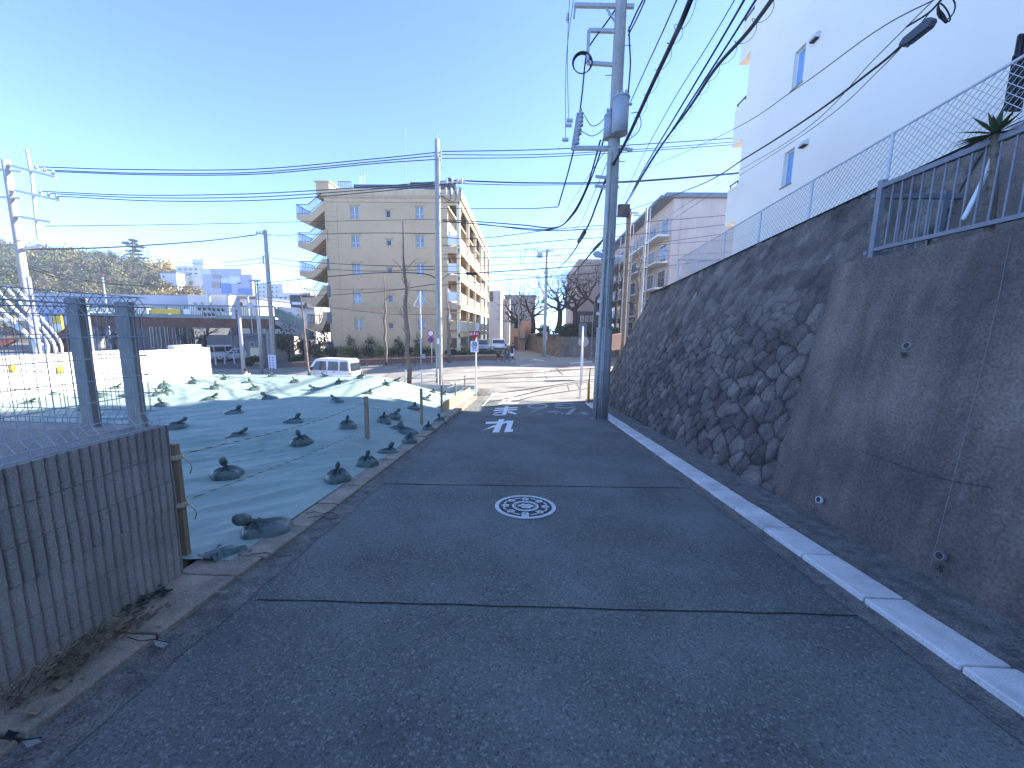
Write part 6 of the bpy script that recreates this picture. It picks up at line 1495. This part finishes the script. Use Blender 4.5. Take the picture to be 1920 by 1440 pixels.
# cyclist on a bicycle heading left, forward = +x locally
bx_, by_ = at(948, 683, 34.2).x, 34.0; bz = gz(bx_, by_)+.002
bk = T('bicycle', 'dark bicycle with a front basket and rear child seat, ridden leftwards', 'bicycle', (0, 0, 0))
for a in (-.56, .56):
    wh = MB().tube([(a+.30*math.cos(k*.2618), 0, .32+.30*math.sin(k*.2618)) for k in range(25)], .022, 6, cap=False).build('wheel', M['tyre'], bk)
    mb = MB()
    for k in range(8): mb.cyl((a, 0, .32), (a+.29*math.cos(k*.785), 0, .32+.29*math.sin(k*.785)), .004, 4)
    mb.cyl((a, -.05, .32), (a, .05, .32), .03, 8); mb.build('spokes', M['galv'], wh)
mb = MB()
for a, b in (((-.56, 0, .32), (-.12, 0, .30)), ((-.12, 0, .30), (-.22, 0, .80)), ((-.12, 0, .30), (.42, 0, .72)), ((-.20, 0, .55), (.42, 0, .62)), ((.40, 0, .92), (.56, 0, .32)), ((-.22, 0, .7), (-.56, 0, .32)), ((.40, 0, .9), (.36, 0, 1.0)), ((.36, -.25, 1.0), (.36, .25, 1.0)), ((.36, -.25, 1.0), (.24, -.26, .98)), ((.36, .25, 1.0), (.24, .26, .98))): mb.cyl(a, b, .018, 8)
mb.build('frame', M['cl_navy'], bk); MB().ell((-.24, 0, .84), .14, .09, .04, 10, 6).build('saddle', M['tyre'], bk)
mb = MB().box(.5, .80, -.17, .17, .66, .69)
for (x0, x1, y0, y1) in ((.5, .52, -.17, .17), (.78, .80, -.17, .17), (.52, .78, -.17, -.15), (.52, .78, .15, .17)): mb.box(x0, x1, y0, y1, .69, .92)
mb.build('basket', M['tyre'], bk)
mb = MB().box(-.72, -.42, -.16, .16, .70, .76).box(-.76, -.70, -.17, .17, .72, 1.25).box(-.70, -.42, -.19, -.16, .72, .95).box(-.70, -.42, .16, .19, .72, .95); mb.tube([(-.74, -.15, 1.1), (-.72, -.13, 1.4), (-.72, .13, 1.4), (-.74, .15, 1.1)], .02, 6); mb.build('child_seat', M['white_metal'], bk, bevel=.02)
mb = MB().cyl((-.12, -.1, .30), (-.12, .1, .30), .07, 12).cyl((-.12, .1, .30), (.02, .1, .2), .012, 6).cyl((-.12, -.1, .30), (-.26, -.1, .4), .012, 6); mb.build('crank', M['galv'], bk)
bk.location = (bx_, by_, bz); bk.rotation_euler = (0, 0, R(180))
JR = dict(pelvis=(-.22, 0, .95), waist=(-.16, 0, 1.12), chest=(-.06, 0, 1.34), neck=(-.02, 0, 1.50), head0=(.0, 0, 1.58), head1=(.01, 0, 1.66), shL=(-.05, .18, 1.40), elL=(.10, .22, 1.18), haL=(.27, .25, 1.02), shR=(-.05, -.18, 1.40), elR=(.10, -.22, 1.18), haR=(.27, -.25, 1.02),
          hiL=(-.18, .09, .90), knL=(.12, .11, .66), anL=(.0, .11, .27), toL=(.14, .12, .22), hiR=(-.18, -.09, .90), knR=(.08, -.11, .78), anR=(-.20, -.11, .47), toR=(-.06, -.12, .43))
person('cyclist in a dark jacket and blue jeans riding to the left across the junction', JR, M['cl_dark'], M['cl_blue'], None, (bx_, by_, bz), R(180))
JW = dict(pelvis=(0, 0, .90), waist=(.0, 0, 1.06), chest=(.02, 0, 1.28), neck=(.03, 0, 1.46), head0=(.04, 0, 1.53), head1=(.05, 0, 1.62), shL=(0, .19, 1.38), elL=(-.06, .24, 1.12), haL=(.06, .25, .90), shR=(.0, -.19, 1.38), elR=(.02, -.24, 1.12), haR=(.16, -.23, .93),
          hiL=(0, .09, .86), knL=(.10, .10, .48), anL=(.14, .10, .08), toL=(.27, .11, .04), hiR=(0, -.09, .86), knR=(.06, -.10, .47), anR=(-.16, -.10, .10), toR=(-.03, -.11, .04))
q = G(961, 675); person('pedestrian in a dark jacket walking away behind the bicycle', JW, M['cl_navy'], M['cl_dark'], None, (q.x, q.y, gz(q.x, q.y)), R(60))
# moped rider, only head and shoulders above the sheet crest
mx, my = at(461, 700, 22).x, 22.0; mz = gz(mx, my)
mp = T('moped', 'moped mostly hidden behind the crest of the green sheet', 'moped', (0, 0, 0))
for a in (-.6, .6): MB().cyl((a, -.05, .24), (a, .05, .24), .24, 18).build('wheel', M['tyre'], mp)
MB().prism([(-.75, -.15, .5), (-.2, -.15, .35), (.25, -.15, .25), (.5, -.15, .95), (.42, -.15, .98), (.2, -.15, .4), (-.1, -.15, .75), (-.8, -.15, .8)], (0, .3, 0)).build('body_shell', M['red'], mp, bevel=.03)
MB().cyl((.45, -.32, 1.0), (.45, .32, 1.0), .02, 8).build('handlebar', M['galv'], mp); mp.location = (mx, my, mz); mp.rotation_euler = (0, 0, R(175))
JM = dict(JR); JM = {k: (v[0]*.9+.0, v[1], v[2]-.12) for k, v in JR.items()}; JM.update(anL=(.1, .14, .3), toL=(.24, .14, .28), anR=(.1, -.14, .3), toR=(.24, -.14, .28), knL=(.18, .16, .68), knR=(.18, -.16, .68))
person('moped rider with a dark and white helmet and orange-beige jacket', JM, M['salmon'], M['cl_dark'], None, (mx, my, mz-.02), R(175), helmet=M['cl_dark'])

# ================================================================== LEFT BACKGROUND
# footbridge
FB = 37.5; zd = at(420, 597, FB).z; fb = T('footbridge', 'rusty pedestrian footbridge with green panels crossing the street at the left', 'footbridge', (at(400, 600, FB).x, FB, -3))
x0, x1 = at(150, 600, FB).x, at(515, 600, FB).x; MB().box(x0, x1, FB, FB+1.8, zd-.95, zd).build('girder', M['rust'], fb)
MB().box(x0, x1, FB-.06, FB-.002, zd-.02, zd+.32).build('deck_edge', M['bridge_rail'], fb)
xs_ = frange(x0, x1, 1.9)
for i in range(len(xs_)-1):
    MB().box(xs_[i]-.04, xs_[i]+.04, FB, FB+.06, zd+.001, zd+1.25).build('rail_post', M['bridge_rail'], fb)
mb = MB(); mb.bar((x0, FB+.03, zd+1.25), (x1, FB+.03, zd+1.25), .08); mb.bar((x0, FB+1.7, zd+1.25), (x1, FB+1.7, zd+1.25), .08)
for i in range(int((x1-x0)/.22)): x = x0+i*.22; mb.bar((x, FB+.03, zd+.3), (x, FB+.03, zd+1.22), .03)
mb.build('handrail', M['bridge_rail'], fb)
pc = at(497, 640, FB); MB().cyl((pc.x, FB+.9, -3.2), (pc.x, FB+.9, zd-.95), .42, 16).build('column', M['conc'], fb); pc = at(150, 640, FB); MB().cyl((pc.x+1, FB+.9, -3.2), (pc.x+1, FB+.9, zd-.95), .42, 16).build('column', M['conc'], fb)
a, b = at(515, 590, FB), at(560, 628, FB)
MB().prism([(a.x, FB, zd-.55), (a.x, FB, zd), (b.x+.6, FB, b.z+.3), (b.x+.6, FB, b.z-.5)], (0, 1.7, 0)).build('stair_stringer', M['far_grey'], fb)
mb = MB(); mb.bar((a.x, FB, zd+1.25), (b.x+.6, FB, b.z+1.5), .07); 
for i in range(9): q = Vector((a.x, FB, zd)).lerp(Vector((b.x+.6, FB, b.z+.3)), i/8); mb.bar(q, q+Vector((0, 0, 1.22)), .05)
mb.build('stair_rail', M['bridge_rail'], fb)
P = [(a.x, FB+.05, zd+.2), (b.x+.6, FB+.05, b.z+.5), (b.x+.6, FB+.05, b.z+1.4), (a.x, FB+.05, zd+1.15)]; MB().prism(P, (0, .03, 0)).build('stair_panel', M['bridge_rail'], fb)
MB().box(b.x+.3, b.x+.6, FB+.3, FB+.6, -3, b.z-.5).build('stair_leg', M['far_grey'], fb)
for px0, px1, m_, lb in ((285, 340, 'yellow', 'long orange-yellow banner tied along the footbridge railing'), (345, 358, 'signw', 'short white banner on the footbridge railing')):
    p, q = at(px0, 577, FB), at(px1, 585, FB); MB().box(p.x, q.x, FB-.12, FB-.09, zd+.35, zd+.85).build('banner', M[m_], label=lb, cat='banner')
# left end stair of the bridge with yellow signs
a, b = at(150, 600, FB), at(95, 640, FB)
MB().prism([(a.x, FB, zd-.9), (a.x, FB, zd), (b.x-1, FB, b.z-.5), (b.x-1, FB, b.z-1.5)], (0, 1.7, 0)).build('stair_stringer', M['rust'], fb)
for px, py, w_, h_, lb in ((106, 607, 24, 34, 'yellow and white shop sign behind the slanting pipes'), (137, 600, 16, 40, 'slanting yellow shop sign right of the first')):
    p = at(px-w_/2, py-h_/2, 44); q = at(px+w_/2, py+h_/2, 44); t = T('shop_sign', lb, 'sign', (p.x, 44, q.z)); s_ = .0 if w_ > 20 else .9
    MB().prism([(p.x, 44, q.z-s_*.5), (q.x, 44, q.z+s_*.3), (q.x, 44, p.z+s_*.3), (p.x, 44, p.z-s_*.5)], (0, .3, 0)).build('board', M['yellow'], t)
    MB().prism([(p.x+.05, 43.98, q.z+.25-s_*.45), (q.x-.05, 43.98, q.z+.25+s_*.25), (q.x-.05, 43.98, (p.z+q.z)/2-.05+s_*.25), (p.x+.05, 43.98, (p.z+q.z)/2-.05-s_*.45)], (0, .019, 0)).build('white_panel', M['signw'], t)
bld('blue fronted shop upper wall behind the yellow signs', 70, 128, 582, 46, 5, 'blueb', [], None, pyb=600)
# slanted white pipes
pp = T('pipe_rack', 'rack of slanting white pipes bending down behind the lot wall', 'pipes', (at(90, 650, 16).x, 16, -2))
for P, r in (([(-60, 520), (62, 640), (68, 690)], .08), ([(-30, 520), (84, 638), (89, 690)], .06), ([(10, 536), (98, 640), (105, 690)], .065), ([(30, 540), (110, 636), (116, 690)], .05), ([(-60, 560), (78, 645), (82, 690)], .045)):
    MB().tube(catmull([at(*P[0], 16), at((P[0][0]+P[1][0])/2, (P[0][1]+P[1][1])/2, 16), at(*P[1], 16), at(P[2][0], (P[1][1]+P[2][1])/2, 16), at(*P[2], 16)], 3), r, 10).build('pipe', M['white'], pp, smooth=True)
MB().bar(at(-40, 600, 16.2), at(80, 598, 16.2), .14).build('cross_beam', M['white'], pp)
q = at(82, 700, 12.2); t = T('steel_post', 'blue-grey steel post standing in front of the white lot wall', 'post', (q.x, 12.2, -.4)); MB().cyl((at(88, 745, 12.2).x, 12.2, -.45), (at(88, 745, 12.2).x, 12.2, at(75, 520, 12.2).z), .055, 10).build('tube', M['galv'], t)
q = at(30, 645, 30); MB().prism([at(-10, 636, 30), at(28, 637, 30), at(24, 641, 30), at(2, 651, 30), at(-10, 652, 30)], (0, .3, 0)).build('canopy', M['orange'], label='orange slanting canopy at the far left edge', cat='canopy')
t = T('guard_rail', 'white horizontal guard rail behind the lot wall at the far left', 'guard rail', (at(20, 670, 20).x, 20, -2))
for yy in (665, 670, 675): MB().bar(at(-20, yy, 20), at(62, yy-2, 20), .08).build('rail', M['white'], t)
for px in (0, 30, 58): MB().bar(at(px, 663, 20), at(px, 700, 20), .08).build('post', M['white'], t)
# shops and station
sh = bld('long glazed shop front under a white canopy behind the footbridge', 275, 362, 604, 50, 8, 'dkroof', [(280+i*14, 291+i*14, 612, 652) for i in range(6)], None, wm='glass')
MB().box(at(272, 604, 47).x, at(480, 604, 47).x, 46.2, 50, at(300, 607, 47).z, at(300, 603, 47).z).build('canopy_roof', M['white'], sh)
for px in (302, 395, 440): MB().cyl((at(px, 640, 47).x, 46.6, -3), (at(px, 640, 47).x, 46.6, at(px, 607, 47).z), .12, 8).build('canopy_post', M['conc'], sh)
bld('grey rendered boundary wall behind the parked vans', 362, 470, 628, 51, .5, 'far_grey', [], None, name='boundary_wall', cat='wall')
q0, q1 = at(359, 607, 49), at(390, 617, 49); t = T('shop_sign', 'white sign panel with a red square under the canopy', 'sign', (q0.x, 49, q1.z)); MB().box(q0.x, q1.x, 49, 49.1, q1.z, q0.z).build('panel', M['signw'], t); MB().box(q1.x-.7, q1.x-.25, 48.97, 48.995, q1.z+.15, q0.z-.15).build('red_square', M['red'], t)
bld('long blue-grey clad building behind the footbridge', 60, 352, 552, 62, 14, 'bluegrey', [], None)
bld('white flat-roofed building with dark windows right of the blue-grey one', 351, 428, 553, 61, 12, 'far_white', [(362, 369, 566, 576), (376, 383, 566, 576), (390, 397, 566, 576)], None)
bld('white station building with small windows under the advertising board', 428, 480, 560, 63, 10, 'far_white', [(436, 443, 566, 575), (449, 456, 566, 575), (466, 473, 566, 575)], 'slate')
bld('cream shop house with a green window right of the signal pole', 462, 505, 606, 54, 8, 'far_white', [(468, 494, 613, 630)], None, wm='leaf_l')
bld('grey garage block right of the parked vans', 460, 494, 632, 45, 6, 'far_grey', [(468, 478, 641, 650)], 'slate')
bld('pale block of flats far right of the advertising board', 482, 530, 532, 110, 18, 'far_white', [(485+i*8, 489+i*8, 537+j*8, 541+j*8) for i in range(5) for j in range(4)], None)
bld('second pale block further right beside the stair landings', 520, 582, 549, 95, 14, 'far_white', [(524+i*9, 529+i*9, 556+j*10, 561+j*10) for i in range(3) for j in range(3)], None)
bld('dark signboard building beside the stair landings', 543, 575, 553, 60, 4, 'dkroof', [(547, 571, 566, 572)], None, wm='signw', pyb=576)
bld('white house with brown trim under the dark signboard', 520, 590, 576, 62, 8, 'far_white', [(524, 532, 582, 590), (540, 548, 584, 591), (556, 563, 588, 594)], None)
bld('white sheds at the left behind the wire fence', 160, 275, 575, 55, 5, 'far_white', [(185+i*14, 195+i*14, 580, 590) for i in range(6)], None)
bld('dark brown wall behind the sheds and under the footbridge', 60, 285, 610, 52, 3, 'dkroof', [(70, 90, 625, 650), (150, 172, 625, 655), (200, 225, 622, 655)], None)
# advertising board
ad = T('advertising_board', 'large pale advertising board with blue patches on a steel frame', 'billboard', (at(425, 552, 60).x, 60, -2))
a, b = at(378, 503, 60), at(475, 553, 60); MB().box(a.x, b.x-1.6, 60, 60.4, b.z, a.z).box(b.x-1.6, b.x, 60, 60.4, b.z, a.z-.85).build('board', M['lav'], ad)
for (p0, q0, p1, q1, m_) in ((398, 515, 415, 522, 'pink'), (415, 522, 430, 530, 'signw'), (430, 518, 452, 532, 'signw'), (415, 532, 434, 550, 'blueb'), (397, 528, 414, 540, 'pink'), (446, 541, 474, 552, 'blueb'), (446, 530, 470, 540, 'lav'), (380, 505, 396, 514, 'signw')):
    p, q = at(p0, q0, 59.98), at(q1 if False else p1, q1, 59.98); MB().box(p.x, q.x, 59.93, 59.995, q.z, p.z).build('colour_patch', M[m_], ad)
for px in (390, 425, 462): MB().bar((at(px, 552, 60).x, 60.2, b.z), (at(px, 552, 60).x, 60.2, -2), .25).build('support', M['galv'], ad)
# traffic signals
SY = 31; q = at(457, 695, SY); ts = T('traffic_signal', 'grey signal pole with a long arm and two rows of hooded lamps', 'traffic signal', (q.x, SY, gz(q.x, SY)))
MB().tube([(q.x, SY, gz(q.x, SY)), (q.x, SY, at(440, 555, SY).z)], [.16, .11], 14).build('pole', M['trafo'], ts, smooth=True)
mb = MB(); mb.bar((q.x, SY, at(440, 578, SY).z), at(385, 578, SY), .07); mb.bar((q.x, SY, at(440, 584, SY).z), at(400, 583, SY), .05); mb.build('arm', M['galv'], ts)
for (px, py, w_) in ((372, 579, 30), (400, 581, 26), (384, 590, 24)):
    p = at(px, py, SY-.1); h = MB().box(p.x, p.x+w_*SY/720, SY-.25, SY-.1, p.z-.18, p.z+.2).build('signal_box', M['bluegrey'], ts, bevel=.03)
    for k in range(3):
        c_ = Vector((p.x+w_*SY/720*(k+.5)/3, SY-.25, p.z)); MB().disc(c_, .13, (0, -1, 0), 16, .01).build('lens', M['leaf_d'], h)
        MB().tube([c_+Vector((.16*math.cos(a_*.35), -.12, .16*math.sin(a_*.35))) for a_ in range(10)], .03, 5).build('hood', M['bridge_rail'], h)
MB().box(q.x-.5, q.x-.2, SY-.2, SY+.15, at(445, 598, SY).z, at(445, 580, SY).z).build('control_box', M['trafo'], ts)
p = at(469, 573, 33); t = T('round_sign', 'grey round sign seen from behind above the footbridge', 'sign', (p.x, 33, p.z-2.4)); MB().disc(p, .28, (0, -1, 0), 24, .02).build('disc', M['galv'], t); MB().bar(p-Vector((0, -.05, 2.4)), p+Vector((0, .05, .3)), .05).build('post', M['galv'], t)
for (a_, b_, c_, Y_, lb) in ((478, 490, 528, 33, 'slim street lamp pole with a flat head, left of two'), (489, 494, 526, 36, 'slim street lamp pole with a flat head, right of two')):
    q = at(b_, 690, Y_); zt_ = at(a_, c_, Y_).z; t = T('street_lamp', lb, 'street lamp', (q.x, Y_, gz(q.x, Y_)), group='slim street lamps')
    MB().tube([(q.x, Y_, gz(q.x, Y_)), (q.x, Y_, zt_)], [.10, .06], 10).build('pole', M['galv'], t, smooth=True); MB().box(q.x-.55, q.x+.35, Y_-.12, Y_+.12, zt_, zt_+.09).build('lamp_head', M['trafo'], t)
# white tube fence, monument, pots
t = T('tube_fence', 'white tube fence in front of the parked cars', 'fence', (at(420, 680, 41).x, 41, gz(-30, 41))); pts_ = [at(386, 670, 38), at(393, 664, 39.5), at(403, 661, 41), at(420, 660, 42), at(438, 659, 42.5), at(460, 657, 43)]
for p in pts_: MB().cyl((p.x, p.y, gz(p.x, p.y)), p, .07, 8).build('post', M['white'], t)
for dz in (0, -.42): MB().tube([p+Vector((0, 0, dz)) for p in pts_], .04, 6).build('rail', M['white'], t)
p, q = at(468, 652, 38), at(488, 680, 38); t = T('stone_monument', 'pale stone monument block beside the signal pole', 'monument', (p.x+.5, 38, q.z)); MB().box(p.x, q.x, 38, 38.6, q.z-.2, p.z).build('slab', M['cream'], t, bevel=.04); MB().box(p.x-.2, q.x+.2, 37.8, 38.8, q.z-.6, q.z-.2).build('plinth', M['conc'], t)
# ================================================================== HILL AND WOOD
prof_ = [(-700, 470), (-300, 430), (-100, 428), (0, 452), (60, 470), (150, 478), (250, 482), (320, 500), (370, 520), (430, 540), (520, 560), (650, 590), (800, 612)]
def ridge(x):
    for i in range(len(prof_)-1):
        if prof_[i][0] <= x <= prof_[i+1][0]: s_ = (x-prof_[i][0])/(prof_[i+1][0]-prof_[i][0]); return prof_[i][1]+(prof_[i+1][1]-prof_[i][1])*s_
    return 612
HR = {}
hp = [(at(px, ridge(px)+9, 135).x, at(px, ridge(px)+9, 135).z) for px in range(-700, 801, 20)]
def hz(x, y):
    t_ = x*135/y if y > 0 else x
    zr_ = hp[0][1]
    for i in range(len(hp)-1):
        if hp[i][0] <= x <= hp[i+1][0]: s_ = (x-hp[i][0])/(hp[i+1][0]-hp[i][0]); zr_ = hp[i][1]+(hp[i+1][1]-hp[i][1])*s_; break
    else: zr_ = hp[-1][1] if x > hp[-1][0] else hp[0][1]
    s_ = ss(70, 135, y); back = 1-.6*ss(140, 260, y)
    return -3.2+(zr_+3.2)*s_*back+1.2*noise.noise(Vector((x*.05, y*.05, 0)))*s_
MB().grid(frange(-320, -28, 6), frange(70, 260, 6), hz).build('hillside', M['leaf_b'], kind='structure', loc=(0, 0, 0))
random.seed(77)
mbs = {k: MB() for k in ('leaf_d', 'leaf_l', 'leaf_b', 'leaf_y', 'leaf')}
for i in range(620):
    y = random.uniform(82, 137); px = random.uniform(-60, 375 if y > 100 else 300); x = at(px, 520, y).x; z = hz(x, y)
    k = random.choices(['leaf_d', 'leaf_l', 'leaf_b', 'leaf'], [3, 3, 3.2, 2])[0]
    if px > 285 and random.random() < .6: k = 'leaf_y'
    rr = random.uniform(1.3, 2.9); crown(mbs[k], (x, y, z+rr*.6), rr, rr, rr*random.uniform(.8, 1.3), 105, .34, 6)
for k, m_ in mbs.items():
    m_.build('woodland', M[k], kind='stuff', label={'leaf_d': 'dark evergreen growth of the wooded hill', 'leaf_l': 'olive bamboo growth of the wooded hill', 'leaf_b': 'brown leafless growth of the wooded hill', 'leaf_y': 'yellow autumn growth at the right foot of the wooded hill', 'leaf': 'mid green growth of the wooded hill'}[k], loc=(0, 0, 0))
p = at(254, 500, 130); pn = T('pine_tree', 'dark layered pine standing alone on top of the hill', 'tree', (p.x, 130, p.z-3)); zt_ = at(254, 449, 130).z
MB().tube([(p.x, 130, p.z-3), (p.x-.3, 130, (p.z+zt_)/2), (p.x, 130, zt_-1)], [.35, .25, .1], 8).build('trunk', M['bark_d'], pn)
mb = MB()
for k, (py, w_) in enumerate(((451, 2.5), (457, 4.2), (463, 4.2), (470, 5), (477, 4.6), (484, 5.6), (491, 5.5))):
    for s in range(3): xx = p.x+random.uniform(-w_*.6, w_*.6); crown(mb, (xx, 130+random.uniform(-1, 1), at(254, py, 130).z), w_*.42, 1.6, .45, 170, .24, 5)
mb.build('foliage', M['leaf_d'], pn)
bld('white terraced building on the right shoulder of the hill', 330, 380, 499, 125, 12, 'far_white', [(334+i*10, 341+i*10, 503+j*8, 507+j*8) for i in range(4) for j in range(2)], None, zb=10)
bld('pale tower block at the top of the terraced building', 360, 381, 486, 126, 8, 'far_white', [], None, zb=12)
bld('white houses among the trees at the foot of the hill', 300, 330, 512, 120, 6, 'far_white', [(304, 310, 516, 521)], 'slate', zb=8)
for (px, Y_, pt_, lb) in ((64, 30, 500, 'slim pole behind the wire fence near the pipes'), (208, 45, 520, 'thin white pole left of the fence end'), (172, 26, 560, 'pale lamp pole between the two fence posts')):
    q = at(px, 640, Y_); t = T('street_pole', lb, 'pole', (q.x, Y_, -3)); MB().cyl((q.x, Y_, -3), (q.x, Y_, at(px, pt_, Y_).z), .08, 8).build('shaft', M['galv'], t)
random.seed(3)
bare('small bare tree behind the wire fence between the posts', 215, 660, 34, 4.2, 21, .7, 3); bare('bare street tree in front of the shop canopy', 382, 655, 42, 4.5, 22, .7, 3)
bare('bare street tree left of the signal pole', 345, 660, 42, 4.0, 23, .7, 3)

hb = MB().box(-310, 310, -65, 360, -6, 36).build('haze', M['white'], kind='stuff', label='thin daylight haze filling the air', loc=(0, 0, 0))
hm = bpy.data.materials.new('haze'); hm.use_nodes = True; hm.node_tree.nodes.clear()
ho = hm.node_tree.nodes.new('ShaderNodeOutputMaterial'); hv = hm.node_tree.nodes.new('ShaderNodeVolumePrincipled'); hv.inputs['Density'].default_value = .0009; hv.inputs['Color'].default_value = (.92, .96, 1, 1); hv.inputs['Anisotropy'].default_value = .2
hm.node_tree.links.new(hv.outputs[0], ho.inputs['Volume']); hb.data.materials.clear(); hb.data.materials.append(hm)
